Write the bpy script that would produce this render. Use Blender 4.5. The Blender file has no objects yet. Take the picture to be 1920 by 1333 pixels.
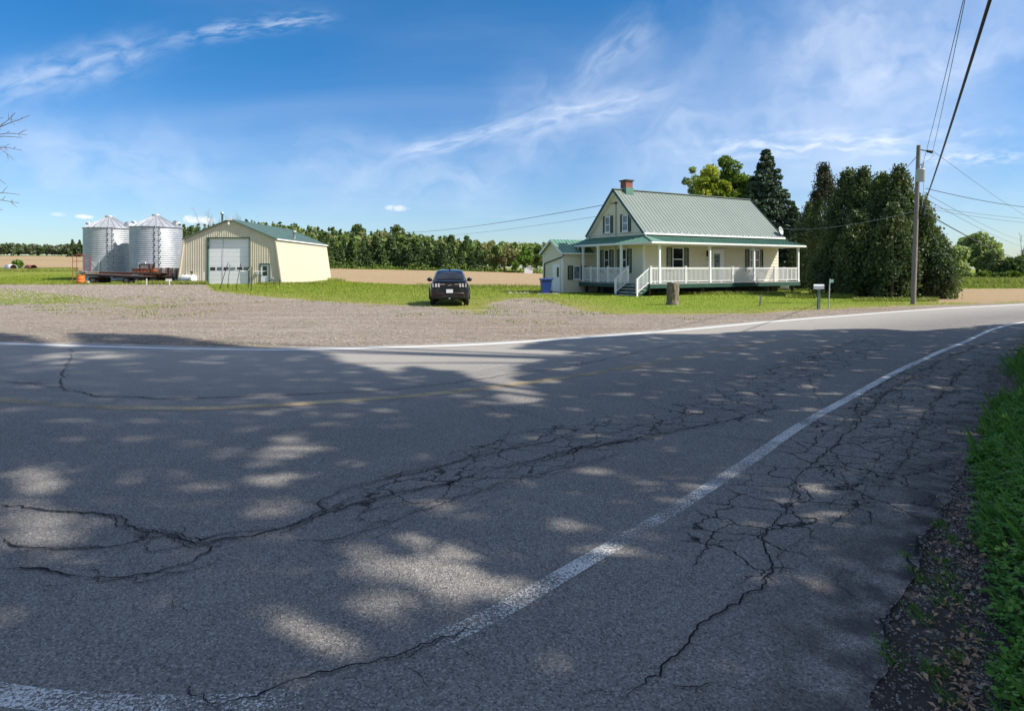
import bpy, math, random
import numpy as np
from mathutils import Vector, Matrix

random.seed(7)
RNG = np.random.default_rng(11)
C = bpy.context.scene.collection
SC = bpy.context.scene

# ------------------------------------------------------------------ camera, sky, sun, exposure
EYE, HOR, F = 1.7, 504.0, 1200.0          # eye height, horizon row and focal length in photo pixels
cam = bpy.data.cameras.new('camera')
cam.sensor_width = 36.0
cam.lens = F / 1920 * 36.0
cam.shift_y = -(666.5 - HOR) / 1920
cam.clip_start, cam.clip_end = 0.05, 6000
co = bpy.data.objects.new('camera', cam)
C.objects.link(co)
co.location = (0, 0, EYE)
co.rotation_euler = (math.radians(90), 0, 0)
SC.camera = co

SUN_AZ = Vector((0.97, -0.24, 0)).normalized()
SUN_EL = math.radians(45)
SUN = Vector((SUN_AZ.x * math.cos(SUN_EL), SUN_AZ.y * math.cos(SUN_EL), math.sin(SUN_EL)))
sl = bpy.data.lights.new('sun', 'SUN')
sl.energy = 4.6
sl.angle = math.radians(0.7)
sl.color = (1.0, 0.94, 0.84)
so = bpy.data.objects.new('sun', sl)
C.objects.link(so)
so.rotation_euler = SUN.to_track_quat('Z', 'Y').to_euler()
so.location = (60, -20, 60)

SC.view_settings.view_transform = 'Standard'
SC.view_settings.look = 'None'
SC.view_settings.exposure = 0.62
SC.view_settings.gamma = 1.0
SC.cycles.use_denoising = True
SC.cycles.max_bounces = 6
SC.cycles.diffuse_bounces = 3
SC.cycles.transparent_max_bounces = 12
SC.cycles.sample_clamp_indirect = 4.0


def pxdir(x, y):
    return Vector(((x - 960) / F, 1.0, (HOR - y) / F)).normalized()


class NT:
    """small node-tree helper"""
    def __init__(s, tree):
        s.t = tree
        s.n = tree.nodes
        s.l = tree.links

    def node(s, typ, **kw):
        nd = s.n.new(typ)
        for k, v in kw.items():
            setattr(nd, k, v)
        return nd

    def put(s, sock, val):
        if val is None:
            return
        if isinstance(val, bpy.types.NodeSocket):
            s.l.new(val, sock)
        elif isinstance(val, (tuple, list)) and len(val) == 3 and sock.type == 'RGBA':
            sock.default_value = (*val, 1)
        else:
            sock.default_value = val

    def math(s, op, a, b=None, c=None, clamp=False):
        nd = s.node('ShaderNodeMath', operation=op, use_clamp=clamp)
        s.put(nd.inputs[0], a)
        s.put(nd.inputs[1], b)
        s.put(nd.inputs[2], c)
        return nd.outputs[0]

    def vmath(s, op, a, b=None, out=0):
        nd = s.node('ShaderNodeVectorMath', operation=op)
        s.put(nd.inputs[0], a)
        s.put(nd.inputs[1], b)
        return nd.outputs['Value'] if op == 'DOT_PRODUCT' else nd.outputs[out]

    def mix(s, f, a, b, blend='MIX'):
        nd = s.node('ShaderNodeMix', data_type='RGBA', blend_type=blend)
        s.put(nd.inputs[0], f)
        s.put(nd.inputs[6], a)
        s.put(nd.inputs[7], b)
        return nd.outputs[2]

    def noise(s, vec, scale, detail=4, rough=.55, dist=0, out=0):
        nd = s.node('ShaderNodeTexNoise')
        s.put(nd.inputs['Vector'], vec)
        nd.inputs['Scale'].default_value = scale
        nd.inputs['Detail'].default_value = detail
        nd.inputs['Roughness'].default_value = rough
        nd.inputs['Distortion'].default_value = dist
        return nd.outputs[out]

    def voro(s, vec, scale, feature='F1', out='Distance', rand=1.0):
        nd = s.node('ShaderNodeTexVoronoi', feature=feature)
        s.put(nd.inputs['Vector'], vec)
        nd.inputs['Scale'].default_value = scale
        nd.inputs['Randomness'].default_value = rand
        return nd.outputs[out]

    def smooth(s, v, a, b, lo=0.0, hi=1.0):
        nd = s.node('ShaderNodeMapRange', interpolation_type='SMOOTHSTEP')
        s.put(nd.inputs[0], v)
        nd.inputs[1].default_value = a
        nd.inputs[2].default_value = b
        nd.inputs[3].default_value = lo
        nd.inputs[4].default_value = hi
        return nd.outputs[0]

    def mapping(s, vec, scale=(1, 1, 1), rot=(0, 0, 0), loc=(0, 0, 0)):
        nd = s.node('ShaderNodeMapping')
        s.put(nd.inputs[0], vec)
        nd.inputs[1].default_value = loc
        nd.inputs[2].default_value = rot
        nd.inputs[3].default_value = scale
        return nd.outputs[0]

    def attr(s, name, out='Fac'):
        nd = s.node('ShaderNodeAttribute', attribute_name=name)
        return nd.outputs[out]


world = bpy.data.worlds.new('World')
SC.world = world
world.use_nodes = True


def build_sky():
    T = NT(world.node_tree)
    T.n.clear()
    out = T.node('ShaderNodeOutputWorld')
    bg = T.node('ShaderNodeBackground')
    sky = T.node('ShaderNodeTexSky', sky_type='NISHITA')
    sky.sun_disc = False
    sky.sun_elevation = SUN_EL
    sky.sun_rotation = math.atan2(SUN_AZ.x, SUN_AZ.y)
    sky.air_density = 1.0
    sky.dust_density = 0.4
    sky.ozone_density = 2.5
    d = T.node('ShaderNodeTexCoord').outputs['Generated']
    sep = T.node('ShaderNodeSeparateXYZ')
    T.put(sep.inputs[0], d)
    z = T.math('MAXIMUM', sep.outputs[2], 0.0)
    inv = T.math('DIVIDE', 1.0, T.math('ADD', z, 0.16))
    cxy = T.vmath('SCALE', d)
    T.put(cxy.node.inputs[3], inv)
    hsv = T.node('ShaderNodeHueSaturation')
    hsv.inputs['Saturation'].default_value = 1.44
    hsv.inputs['Value'].default_value = 1.06
    T.put(hsv.inputs['Color'], sky.outputs[0])
    base = hsv.outputs[0]

    def streak(a, b, w0, stretch, seed, gain, lo=.35, hi=.75):
        d1, d2 = pxdir(*a), pxdir(*b)
        n = d1.cross(d2).normalized()
        mid = (d1 + d2).normalized()
        t = (d2 - d1)
        half = t.length / 2
        t.normalize()
        u = T.vmath('DOT_PRODUCT', d, tuple(t))
        u0 = mid.dot(t)
        uu = T.math('DIVIDE', T.math('SUBTRACT', u, u0), half)
        v = T.vmath('DOT_PRODUCT', d, tuple(n))
        wob = T.math('SUBTRACT', T.noise(d, 5.0 + seed, 3), .5)
        v = T.math('ADD', v, T.math('MULTIPLY', wob, w0 * 1.6))
        va = T.math('DIVIDE', v, w0)
        prof = T.math('POWER', 2.718, T.math('MULTIPLY', T.math('MULTIPLY', va, va), -1.0))
        ends = T.smooth(T.math('ABSOLUTE', uu), 1.15, .35)
        cmb = T.node('ShaderNodeCombineXYZ')
        T.put(cmb.inputs[0], T.math('MULTIPLY', uu, 2.2 * stretch))
        T.put(cmb.inputs[1], T.math('MULTIPLY', va, 1.1))
        cmb.inputs[2].default_value = seed
        nz = T.smooth(T.noise(cmb.outputs[0], 1.3, 5, .5, .45), lo, hi)
        front = T.math('GREATER_THAN', T.vmath('DOT_PRODUCT', d, tuple(mid)), .3)
        m = T.math('MULTIPLY', T.math('MULTIPLY', prof, ends), T.math('MULTIPLY', nz, gain))
        return T.math('MULTIPLY', m, front)

    ms = [streak((-80, 190), (340, 70), .022, 1.3, 1.0, .52, .18, .85),
          streak((300, 78), (640, 28), .010, 1.5, 2.0, .42),
          streak((720, 300), (1010, 225), .011, 1.0, 3.0, .48, .2, .8),
          streak((900, 255), (1280, 165), .020, 1.0, 4.0, .46, .2, .8),
          streak((1060, 180), (1240, 20), .026, .7, 5.0, .34, .15, .85),
          streak((980, 330), (1060, 130), .06, .6, 6.0, .3, .1, .9),
          streak((1050, 330), (2100, 130), .13, .7, 7.0, .42, .0, .75),
          streak((460, 330), (1050, 330), .05, .9, 8.0, .36, .05, .8),
          streak((-80, 270), (460, 330), .05, .9, 9.0, .36, .05, .8),
          streak((1400, 90), (2100, 40), .08, .7, 10.0, .42, .05, .8),
          streak((1250, 290), (1930, 250), .018, 1.8, 11.0, .5),
          streak((1700, 300), (1960, 290), .008, 1.8, 12.0, .5)]
    cir = ms[0]
    for m in ms[1:]:
        cir = T.math('ADD', cir, m)
    # thin overall veil of cirrus, drawn out along one wind direction
    wind = T.mapping(cxy, (.55, 1.7, 1), (0, 0, math.radians(-28)))
    veil = T.smooth(T.noise(wind, .8, 5, .5, .4), .42, .85)
    cir = T.math('ADD', cir, T.math('MULTIPLY', veil, .13))
    # unseen white cloud veil overhead and behind the view, added to lift shade fill
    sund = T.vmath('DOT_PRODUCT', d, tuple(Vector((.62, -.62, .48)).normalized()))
    fill_veil = T.math('MAXIMUM', T.smooth(sund, .05, .75), T.smooth(sep.outputs[2], .46, .78))
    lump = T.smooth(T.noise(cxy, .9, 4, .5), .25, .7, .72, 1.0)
    cir = T.math('ADD', cir, T.math('MULTIPLY', T.math('MULTIPLY', fill_veil, lump), .30))
    # pale moist air low over the horizon
    low = T.smooth(z, .30, .0)
    cir = T.math('ADD', cir, T.math('MULTIPLY', low, .12))
    cir = T.math('MINIMUM', cir, .92)
    base = T.mix(T.smooth(z, .50, .04), base, T.mix(1.0, base, (.70, .81, .98), 'MULTIPLY'))
    white = T.mix(fill_veil, (6.6, 7.3, 8.6), (8.6, 8.4, 8.2))
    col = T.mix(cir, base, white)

    def puff(px, py, wx, wy, seed, gain):
        c = pxdir(px, py)
        r = Vector((c.y, -c.x, 0)).normalized()
        up = r.cross(c)
        if up.z < 0:
            up = -up
        a = T.math('DIVIDE', T.vmath('DOT_PRODUCT', d, tuple(r)), wx / F)
        b = T.math('DIVIDE', T.math('SUBTRACT', T.vmath('DOT_PRODUCT', d, tuple(up)), 0.0), wy / F)
        rr = T.math('ADD', T.math('MULTIPLY', a, a), T.math('MULTIPLY', b, b))
        nz = T.noise(d, 70.0 + seed * 9, 5, .6)
        v = T.math('ADD', T.math('SUBTRACT', 1.0, rr), T.math('MULTIPLY', T.math('SUBTRACT', nz, .5), 2.2))
        front = T.math('GREATER_THAN', T.vmath('DOT_PRODUCT', d, tuple(c)), .5)
        return T.math('MULTIPLY', T.math('MULTIPLY', T.smooth(v, .1, 1.1), gain), front)

    pf = None
    for p in [(158, 407, 16, 5, 1, .8), (372, 413, 30, 9, 2, .8), (742, 391, 26, 7, 3, .55), (108, 402, 14, 4, 4, .3)]:
        q = puff(*p)
        pf = q if pf is None else T.math('ADD', pf, q)
    col = T.mix(T.math('MINIMUM', pf, 1.0), col, (8.3, 8.3, 8.6))
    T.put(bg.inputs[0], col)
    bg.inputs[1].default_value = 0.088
    T.l.new(bg.outputs[0], out.inputs[0])


build_sky()

# ------------------------------------------------------------------ general helpers


def tag(o, label=None, cat=None, group=None, kind=None):
    if label:
        o['label'] = label
    if cat:
        o['category'] = cat
    if group:
        o['group'] = group
    if kind:
        o['kind'] = kind
    return o


def thing(name, label, cat, loc=(0, 0, 0), rz=0.0, group=None):
    o = bpy.data.objects.new(name, None)
    C.objects.link(o)
    o.location = loc
    o.rotation_euler = (0, 0, rz)
    o.empty_display_size = .3
    return tag(o, label, cat, group)


def copy_tree(o, parent=None):
    c = o.copy()
    C.objects.link(c)
    if parent is not None:
        c.parent = parent
    for ch in list(o.children):
        copy_tree(ch, c)
    return c


class MB:
    def __init__(s):
        s.v, s.f, s.m, s.s = [], [], [], []

    def add(s, vs, fs, mi=0, sm=False):
        o = len(s.v)
        s.v += [tuple(v) for v in vs]
        for f in fs:
            s.f.append(tuple(o + i for i in f))
            s.m.append(mi)
            s.s.append(sm)
        return s

    def box(s, x0, x1, y0, y1, z0, z1, mi=0):
        vs = [(x, y, z) for x in (x0, x1) for y in (y0, y1) for z in (z0, z1)]
        return s.add(vs, [(0, 1, 3, 2), (4, 6, 7, 5), (0, 4, 5, 1), (2, 3, 7, 6), (0, 2, 6, 4), (1, 5, 7, 3)], mi)

    def beam(s, p, q, w, h, up=(0, 0, 1), mi=0):
        p, q, up = Vector(p), Vector(q), Vector(up)
        d = (q - p).normalized()
        sd = d.cross(up)
        if sd.length < 1e-4:
            sd = d.cross(Vector((1, 0, 0)))
        sd.normalize()
        u = sd.cross(d).normalized()
        vs = []
        for e in (p, q):
            for a, b in ((-1, -1), (1, -1), (1, 1), (-1, 1)):
                vs.append(e + sd * (a * w / 2) + u * (b * h / 2))
        return s.add(vs, [(3, 2, 1, 0), (4, 5, 6, 7), (0, 1, 5, 4), (1, 2, 6, 5), (2, 3, 7, 6), (3, 0, 4, 7)], mi)

    def tube(s, pts, r, n=8, mi=0, cap=True):
        pts = [Vector(p) for p in pts]
        k = len(pts)
        rs = r if isinstance(r, (list, tuple)) else [r] * k
        vs, fs = [], []
        ref = None
        for i, p in enumerate(pts):
            d = (pts[min(i + 1, k - 1)] - pts[max(i - 1, 0)])
            d = d.normalized() if d.length > 1e-9 else Vector((0, 0, 1))
            if ref is None:
                ref = d.orthogonal().normalized()
            a = (ref - d * ref.dot(d))
            a = a.normalized() if a.length > 1e-6 else d.orthogonal().normalized()
            ref = a
            b = d.cross(a)
            for j in range(n):
                t = 2 * math.pi * j / n
                vs.append(p + (a * math.cos(t) + b * math.sin(t)) * rs[i])
        for i in range(k - 1):
            for j in range(n):
                j2 = (j + 1) % n
                fs.append((i * n + j, i * n + j2, (i + 1) * n + j2, (i + 1) * n + j))
        s.add(vs, fs, mi, True)
        if cap:
            s.add(vs[:n], [tuple(range(n))[::-1]], mi)
            s.add(vs[-n:], [tuple(range(n))], mi)
        return s

    def lathe(s, prof, n=24, mi=0, c=(0, 0, 0), sm=True, axis='z'):
        vs, fs = [], []
        for (r, z) in prof:
            for j in range(n):
                t = 2 * math.pi * j / n
                p = (r * math.cos(t), r * math.sin(t), z)
                if axis == 'x':
                    p = (p[2], p[0], p[1])
                elif axis == 'y':
                    p = (p[0], p[2], p[1])
                vs.append((p[0] + c[0], p[1] + c[1], p[2] + c[2]))
        for i in range(len(prof) - 1):
            for j in range(n):
                j2 = (j + 1) % n
                fs.append((i * n + j, i * n + j2, (i + 1) * n + j2, (i + 1) * n + j))
        return s.add(vs, fs, mi, sm)

    def poly(s, pts, mi=0):
        return s.add(pts, [tuple(range(len(pts)))], mi)

    def prism(s, pts, ext, mi=0):
        n = len(pts)
        e = Vector(ext)
        a = [Vector(p) for p in pts]
        b = [p + e for p in a]
        fs = [tuple(range(n))[::-1], tuple(range(n, 2 * n))]
        fs += [(i, (i + 1) % n, n + (i + 1) % n, n + i) for i in range(n)]
        return s.add(a + b, fs, mi)

    def sphere(s, c, r, mi=0, n=12, sq=(1, 1, 1)):
        prof = [(max(1e-4, math.sin(math.pi * i / (n // 2))), -math.cos(math.pi * i / (n // 2))) for i in range(n // 2 + 1)]
        k = MB()
        k.lathe(prof, n)
        return s.add([(c[0] + v[0] * r * sq[0], c[1] + v[1] * r * sq[1], c[2] + v[2] * r * sq[2]) for v in k.v], k.f, mi, True)

    def build(s, name, mats, parent=None, loc=None, rot=None):
        me = bpy.data.meshes.new(name)
        me.from_pydata(s.v, [], s.f)
        mats = mats if isinstance(mats, (list, tuple)) else [mats]
        for m in mats:
            me.materials.append(m)
        me.polygons.foreach_set('material_index', s.m)
        me.polygons.foreach_set('use_smooth', s.s)
        me.update()
        o = bpy.data.objects.new(name, me)
        C.objects.link(o)
        if parent is not None:
            o.parent = parent
        if loc is not None:
            o.location = loc
        if rot is not None:
            o.rotation_euler = rot
        return o


def np_mesh(name, V, Fq, mats, parent=None, loc=None, smooth=False):
    """mesh from numpy arrays; Fq is (N,k) faces"""
    me = bpy.data.meshes.new(name)
    V = np.ascontiguousarray(V, dtype=np.float32)
    Fq = np.ascontiguousarray(Fq, dtype=np.int32)
    n, k = Fq.shape
    me.vertices.add(len(V))
    me.vertices.foreach_set('co', V.ravel())
    me.loops.add(n * k)
    me.loops.foreach_set('vertex_index', Fq.ravel())
    me.polygons.add(n)
    me.polygons.foreach_set('loop_start', np.arange(0, n * k, k, dtype=np.int32))
    me.polygons.foreach_set('loop_total', np.full(n, k, dtype=np.int32))
    if smooth:
        me.polygons.foreach_set('use_smooth', np.ones(n, dtype=bool))
    for m in (mats if isinstance(mats, (list, tuple)) else [mats]):
        me.materials.append(m)
    me.update(calc_edges=True)
    o = bpy.data.objects.new(name, me)
    C.objects.link(o)
    if parent is not None:
        o.parent = parent
    if loc is not None:
        o.location = loc
    return o


def G(px, py, z=0.0):
    """photo pixel -> point of the level ground"""
    Y = (EYE - z) * F / (py - HOR)
    return Vector(((px - 960) * Y / F, Y, z))


def A(px, py, Y):
    return Vector(((px - 960) * Y / F, Y, EYE + (HOR - py) * Y / F))


def sst(a, b, v):
    t = np.clip((v - a) / (b - a), 0, 1)
    return t * t * (3 - 2 * t)


def tz(x, y):
    """terrain height"""
    x = np.asarray(x, dtype=float)
    y = np.asarray(y, dtype=float)
    a = x / np.maximum(y, 20.0)
    s = np.interp(a, [-.8, -.65, -.45, -.29, -.08, .06], [.026, .026, .016, .0128, .0068, 0.0])
    b = np.interp(a, [-.8, -.68, -.6, -.45], [.7, .7, .3, .0])
    return s * np.maximum(0, y - 75) * (1 - .35 * sst(500, 1500, y)) + b * sst(75, 110, y)


def tzf(x, y):
    return float(tz(x, y))


def inpoly(x, y, poly):
    x = np.asarray(x, float)
    y = np.asarray(y, float)
    r = np.zeros(x.shape, bool)
    n = len(poly)
    for i in range(n):
        x1, y1 = poly[i]
        x2, y2 = poly[(i + 1) % n]
        c = ((y1 > y) != (y2 > y))
        xs = (x2 - x1) * (y - y1) / ((y2 - y1) if y2 != y1 else 1e-9) + x1
        r ^= c & (x < xs)
    return r


def polydist(x, y, poly, closed=True):
    """signed distance to a polygon (positive inside)"""
    x = np.asarray(x, float)
    y = np.asarray(y, float)
    best = np.full(x.shape, 1e9)
    n = len(poly)
    for i in range(n if closed else n - 1):
        x1, y1 = poly[i]
        x2, y2 = poly[(i + 1) % n]
        dx, dy = x2 - x1, y2 - y1
        L = dx * dx + dy * dy + 1e-12
        t = np.clip(((x - x1) * dx + (y - y1) * dy) / L, 0, 1)
        best = np.minimum(best, (x - x1 - t * dx) ** 2 + (y - y1 - t * dy) ** 2)
    dd = np.sqrt(best)
    if closed:
        dd = np.where(inpoly(x, y, poly), dd, -dd)
    return dd


# ------------------------------------------------------------------ materials
def mat(name):
    m = bpy.data.materials.new(name)
    m.use_nodes = True
    T = NT(m.node_tree)
    T.n.clear()
    out = T.node('ShaderNodeOutputMaterial')
    p = T.node('ShaderNodeBsdfPrincipled')
    T.l.new(p.outputs[0], out.inputs[0])
    return m, T, p, out


def obj_co(T):
    return T.node('ShaderNodeTexCoord').outputs['Object']


def PM(name, col, rough=.6, metal=0.0, var=.12, scale=3.0, bump=0.0, bscale=60.0, col2=None, lo=.42, hi=.68, stretch=(1, 1, 1), spec=.5, coat=0):
    """painted / plain material with blotchy variation, optional second colour (rust, dirt) and bump"""
    m, T, p, out = mat(name)
    c = T.mapping(obj_co(T), stretch)
    n1 = T.noise(c, scale, 6, .6)
    a = tuple(x * (1 - var) for x in col)
    b = tuple(min(1, x * (1 + var)) for x in col)
    cc = T.mix(T.smooth(n1, .3, .7), a, b)
    if col2:
        n2 = T.noise(T.mapping(c, loc=(3, 5, 7)), scale * 1.7, 8, .65)
        cc = T.mix(T.smooth(n2, lo, hi), cc, col2)
    T.put(p.inputs['Base Color'], cc)
    p.inputs['Roughness'].default_value = rough
    p.inputs['Metallic'].default_value = metal
    p.inputs['Specular IOR Level'].default_value = spec
    if coat:
        p.inputs['Coat Weight'].default_value = coat
        p.inputs['Coat Roughness'].default_value = .08
    if bump:
        bn = T.node('ShaderNodeBump')
        bn.inputs['Strength'].default_value = bump
        bn.inputs['Distance'].default_value = .01
        T.put(bn.inputs['Height'], T.noise(c, bscale, 5))
        T.put(p.inputs['Normal'], bn.outputs[0])
    return m


def LEAF(name, c1, c2, trans=.3, var=.25, c3=None):
    m, T, p, out = mat(name)
    geo = T.node('ShaderNodeNewGeometry')
    r = geo.outputs['Random Per Island']
    cc = T.mix(r, c1, c2)
    if c3:
        big = T.noise(obj_co(T), .55, 3)
        cc = T.mix(T.smooth(big, .42, .66), cc, c3)
    oi = T.node('ShaderNodeObjectInfo')
    g = T.math('MULTIPLY_ADD', oi.outputs['Random'], var, 1 - var / 2)
    cc = T.mix(1.0, cc, g, 'MULTIPLY')
    T.put(p.inputs['Base Color'], cc)
    p.inputs['Roughness'].default_value = .55
    p.inputs['Specular IOR Level'].default_value = .3
    tr = T.node('ShaderNodeBsdfTranslucent')
    T.put(tr.inputs[0], T.mix(1.0, cc, (1.0, 1.15, .55), 'MULTIPLY'))
    mx = T.node('ShaderNodeMixShader')
    mx.inputs[0].default_value = trans
    T.l.new(p.outputs[0], mx.inputs[1])
    T.l.new(tr.outputs[0], mx.inputs[2])
    T.l.new(mx.outputs[0], out.inputs[0])
    return m


def asphalt_mat():
    m, T, p, out = mat('asphalt')
    c = obj_co(T)
    big = T.noise(c, .35, 5, .6)
    mid = T.noise(c, 2.3, 6, .65)
    fine = T.noise(c, 95, 3, .7)
    st = T.voro(c, 115, 'F1', 'Color')
    sep = T.node('ShaderNodeSeparateColor')
    T.put(sep.inputs[0], st)
    base = T.mix(T.smooth(big, .3, .7), (.190, .177, .163), (.240, .223, .204))
    base = T.mix(T.math('MULTIPLY', T.smooth(mid, .35, .7), .5), base, (.170, .160, .150))
    base = T.mix(T.smooth(sep.outputs[0], .55, 1.0, 0, .65), base, (.42, .40, .375))
    base = T.mix(T.smooth(sep.outputs[1], .62, .95, 0, .8), base, (.065, .062, .062))
    base = T.mix(T.smooth(fine, .50, .70, 0, .6), base, (.115, .107, .10))
    # paler towards the far edge, stored on the road mesh
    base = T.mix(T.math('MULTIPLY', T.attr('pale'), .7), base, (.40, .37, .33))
    # alligator cracking where the road is failing
    dis = T.noise(c, 3.0, 4, .6, out=1)
    cw = T.vmath('ADD', c, T.vmath('SCALE', T.vmath('SUBTRACT', dis, (.5, .5, .5))))
    cw.node.inputs[1].links[0].from_node.inputs[3].default_value = .35
    v1 = T.voro(cw, 2.6, 'DISTANCE_TO_EDGE')
    v2 = T.voro(T.mapping(cw, loc=(4, 9, 0)), 5.6, 'DISTANCE_TO_EDGE')
    cr = T.attr('crack')
    brk = T.smooth(T.noise(c, 1.4, 3), .38, .6)
    k1 = T.math('MULTIPLY', T.smooth(v1, .026, .008), T.smooth(cr, .15, .5))
    k2 = T.math('MULTIPLY', T.math('MULTIPLY', T.smooth(v2, .045, .012), T.smooth(cr, .45, .9)), brk)
    k = T.math('MAXIMUM', k1, T.math('MULTIPLY', k2, .75))
    base = T.mix(k, base, (.018, .018, .019))
    # broken edge, darkened in blotches
    base = T.mix(T.math('MULTIPLY', T.attr('edge'), T.smooth(T.noise(c, 3.2, 5), .35, .6)), base, (.04, .038, .038))
    T.put(p.inputs['Base Color'], base)
    p.inputs['Roughness'].default_value = .88
    p.inputs['Specular IOR Level'].default_value = .25
    bn = T.node('ShaderNodeBump')
    bn.inputs['Strength'].default_value = .75
    bn.inputs['Distance'].default_value = .006
    h = T.math('ADD', T.math('MULTIPLY', T.voro(c, 115), 1.0), T.math('MULTIPLY', T.noise(c, 190, 2), .6))
    h = T.math('SUBTRACT', h, T.math('MULTIPLY', k, 2.5))
    T.put(bn.inputs['Height'], h)
    T.put(p.inputs['Normal'], bn.outputs[0])
    return m


def paint_mat(name, col, keep_lo, keep_hi):
    """road paint worn through to the stones; where it is gone the asphalt below shows"""
    m, T, p, out = mat(name)
    c = obj_co(T)
    n = T.noise(c, 58, 4, .8)
    b = T.noise(c, 1.6, 4, .6)
    w = T.attr('wear')
    s = T.math('ADD', T.math('MULTIPLY', n, .75), T.math('MULTIPLY', b, .35))
    s = T.math('SUBTRACT', s, T.math('MULTIPLY', w, .42))
    f = T.smooth(s, keep_lo, keep_hi)
    T.put(p.inputs['Base Color'], T.mix(T.smooth(T.noise(c, 60, 4), .4, .7), col, tuple(x * .75 for x in col)))
    p.inputs['Roughness'].default_value = .7
    tr = T.node('ShaderNodeBsdfTransparent')
    mx = T.node('ShaderNodeMixShader')
    T.put(mx.inputs[0], f)
    T.l.new(tr.outputs[0], mx.inputs[1])
    T.l.new(p.outputs[0], mx.inputs[2])
    T.l.new(mx.outputs[0], out.inputs[0])
    return m


def ground_mat():
    m, T, p, out = mat('ground')
    c = obj_co(T)
    n_big = T.noise(c, .09, 5, .6)
    n_mid = T.noise(c, .7, 6, .65)
    n_fin = T.noise(c, 9.0, 6, .7)
    n_spk = T.noise(c, 38.0, 3, .7)
    # grass
    g = T.mix(T.smooth(n_mid, .3, .7), (.130, .175, .018), (.215, .245, .034))
    g = T.mix(T.smooth(n_big, .4, .7, 0, .6), g, (.270, .255, .050))
    g = T.mix(T.math('MULTIPLY', T.attr('lush'), .8), g, T.mix(n_mid, (.135, .205, .016), (.215, .275, .030)))
    g = T.mix(T.math('MULTIPLY', T.attr('dry'), T.smooth(n_mid, .25, .6)), g, (.27, .245, .075))
    g = T.mix(T.smooth(n_fin, .45, .72, 0, .6), g, (.075, .115, .012))
    dots = T.math('MULTIPLY', T.smooth(T.voro(c, 2.6), .09, .05), T.smooth(n_big, .5, .62))
    g = T.mix(dots, g, (.55, .56, .36))
    # gravel
    sv = T.node('ShaderNodeSeparateColor')
    T.put(sv.inputs[0], T.voro(c, 16, 'F1', 'Color'))
    gr = T.mix(T.smooth(n_mid, .3, .72), (.225, .182, .143), (.312, .258, .203))
    gr = T.mix(T.smooth(n_big, .42, .62, 0, .65), gr, (.235, .172, .122))
    trk = T.noise(T.mapping(c, (.10, 1.1, 1), (0, 0, math.radians(9))), 1.0, 4, .6)
    gr = T.mix(T.smooth(trk, .48, .68, 0, .55), gr, (.36, .315, .26))
    gr = T.mix(T.smooth(T.noise(T.mapping(c, (.3, 1.0, 1), loc=(9, 3, 0)), .8, 6, .7), .56, .68, 0, .55), gr, (.215, .205, .075))
    gr = T.mix(T.smooth(sv.outputs[0], .72, 1.0, 0, .7), gr, (.42, .40, .37))
    gr = T.mix(T.smooth(sv.outputs[1], .75, 1.0, 0, .7), gr, (.12, .105, .095))
    gr = T.mix(T.smooth(n_spk, .5, .75, 0, .5), gr, (.15, .13, .115))
    # field of old stubble, in rows
    rows = T.noise(T.mapping(c, (.15, 3.0, 1), (0, 0, math.radians(6))), 1.0, 3, .5)
    fd = T.mix(T.smooth(n_fin, .3, .7), (.275, .192, .105), (.425, .322, .188))
    fd = T.mix(T.smooth(rows, .4, .65, 0, .5), fd, (.26, .165, .095))
    fd = T.mix(T.smooth(n_spk, .55, .75, 0, .55), fd, (.62, .50, .33))
    fd = T.mix(T.math('MULTIPLY', T.attr('strip'), .8), fd, (.20, .19, .055))
    # bare dark soil beside the road
    sl_ = T.mix(n_fin, (.030, .027, .025), (.10, .088, .078))
    sl_ = T.mix(T.smooth(sv.outputs[2], .84, 1, 0, .6), sl_, (.16, .15, .14))

    def edge(name, amt):
        w = T.math('ADD', T.attr(name), T.math('MULTIPLY', T.math('SUBTRACT', T.math('ADD', T.math('MULTIPLY', n_mid, .6), T.math('MULTIPLY', n_fin, .4)), .5), amt))
        return T.smooth(w, .42, .58)

    col = T.mix(edge('field', .35), g, fd)
    col = T.mix(edge('gravel', 1.3), col, gr)
    col = T.mix(edge('soil', 1.0), col, sl_)
    T.put(p.inputs['Base Color'], col)
    p.inputs['Roughness'].default_value = .95
    p.inputs['Specular IOR Level'].default_value = .15
    bn = T.node('ShaderNodeBump')
    bn.inputs['Strength'].default_value = .8
    bn.inputs['Distance'].default_value = .05
    T.put(bn.inputs['Height'], T.math('ADD', n_fin, T.math('MULTIPLY', n_spk, .5)))
    T.put(p.inputs['Normal'], bn.outputs[0])
    return m


m_asphalt = asphalt_mat()
m_white_line = paint_mat('worn_white_paint', (.66, .65, .62), .40, .47)
m_yellow_line = paint_mat('worn_yellow_paint', (.47, .36, .20), .50, .56)
m_crack = PM('crack_dark', (.020, .019, .019), .95, var=.3, spec=.1)  # near-black colour of the open cracks
m_ground = ground_mat()

m_siding = PM('cream_siding', (.70, .64, .485), .55, var=.035, scale=1.4)
m_siding_white = PM('white_trim', (.78, .78, .76), .45, var=.04, scale=3)
m_white = PM('white_paint', (.80, .80, .79), .4, var=.03, scale=5)
m_roof = PM('grey_green_metal_roof', (.178, .215, .188), .38, var=.05, scale=.6, spec=.6)
m_roof_green = PM('green_metal_roof', (.115, .245, .175), .36, var=.10, scale=.8, spec=.6)
m_green_dark = PM('dark_green_paint', (.014, .055, .048), .5, var=.12, scale=3)
m_deck_green = PM('green_deck_paint', (.020, .070, .052), .55, var=.15, scale=3)
m_deck_floor = PM('grey_deck_boards', (.36, .36, .34), .6, var=.1, scale=2, stretch=(1, 8, 1))
m_dark = PM('dark_crawl_space', (.018, .017, .016), .9, var=.3)
m_found = PM('dark_foundation', (.055, .050, .045), .9, var=.25, bump=.3)
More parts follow.
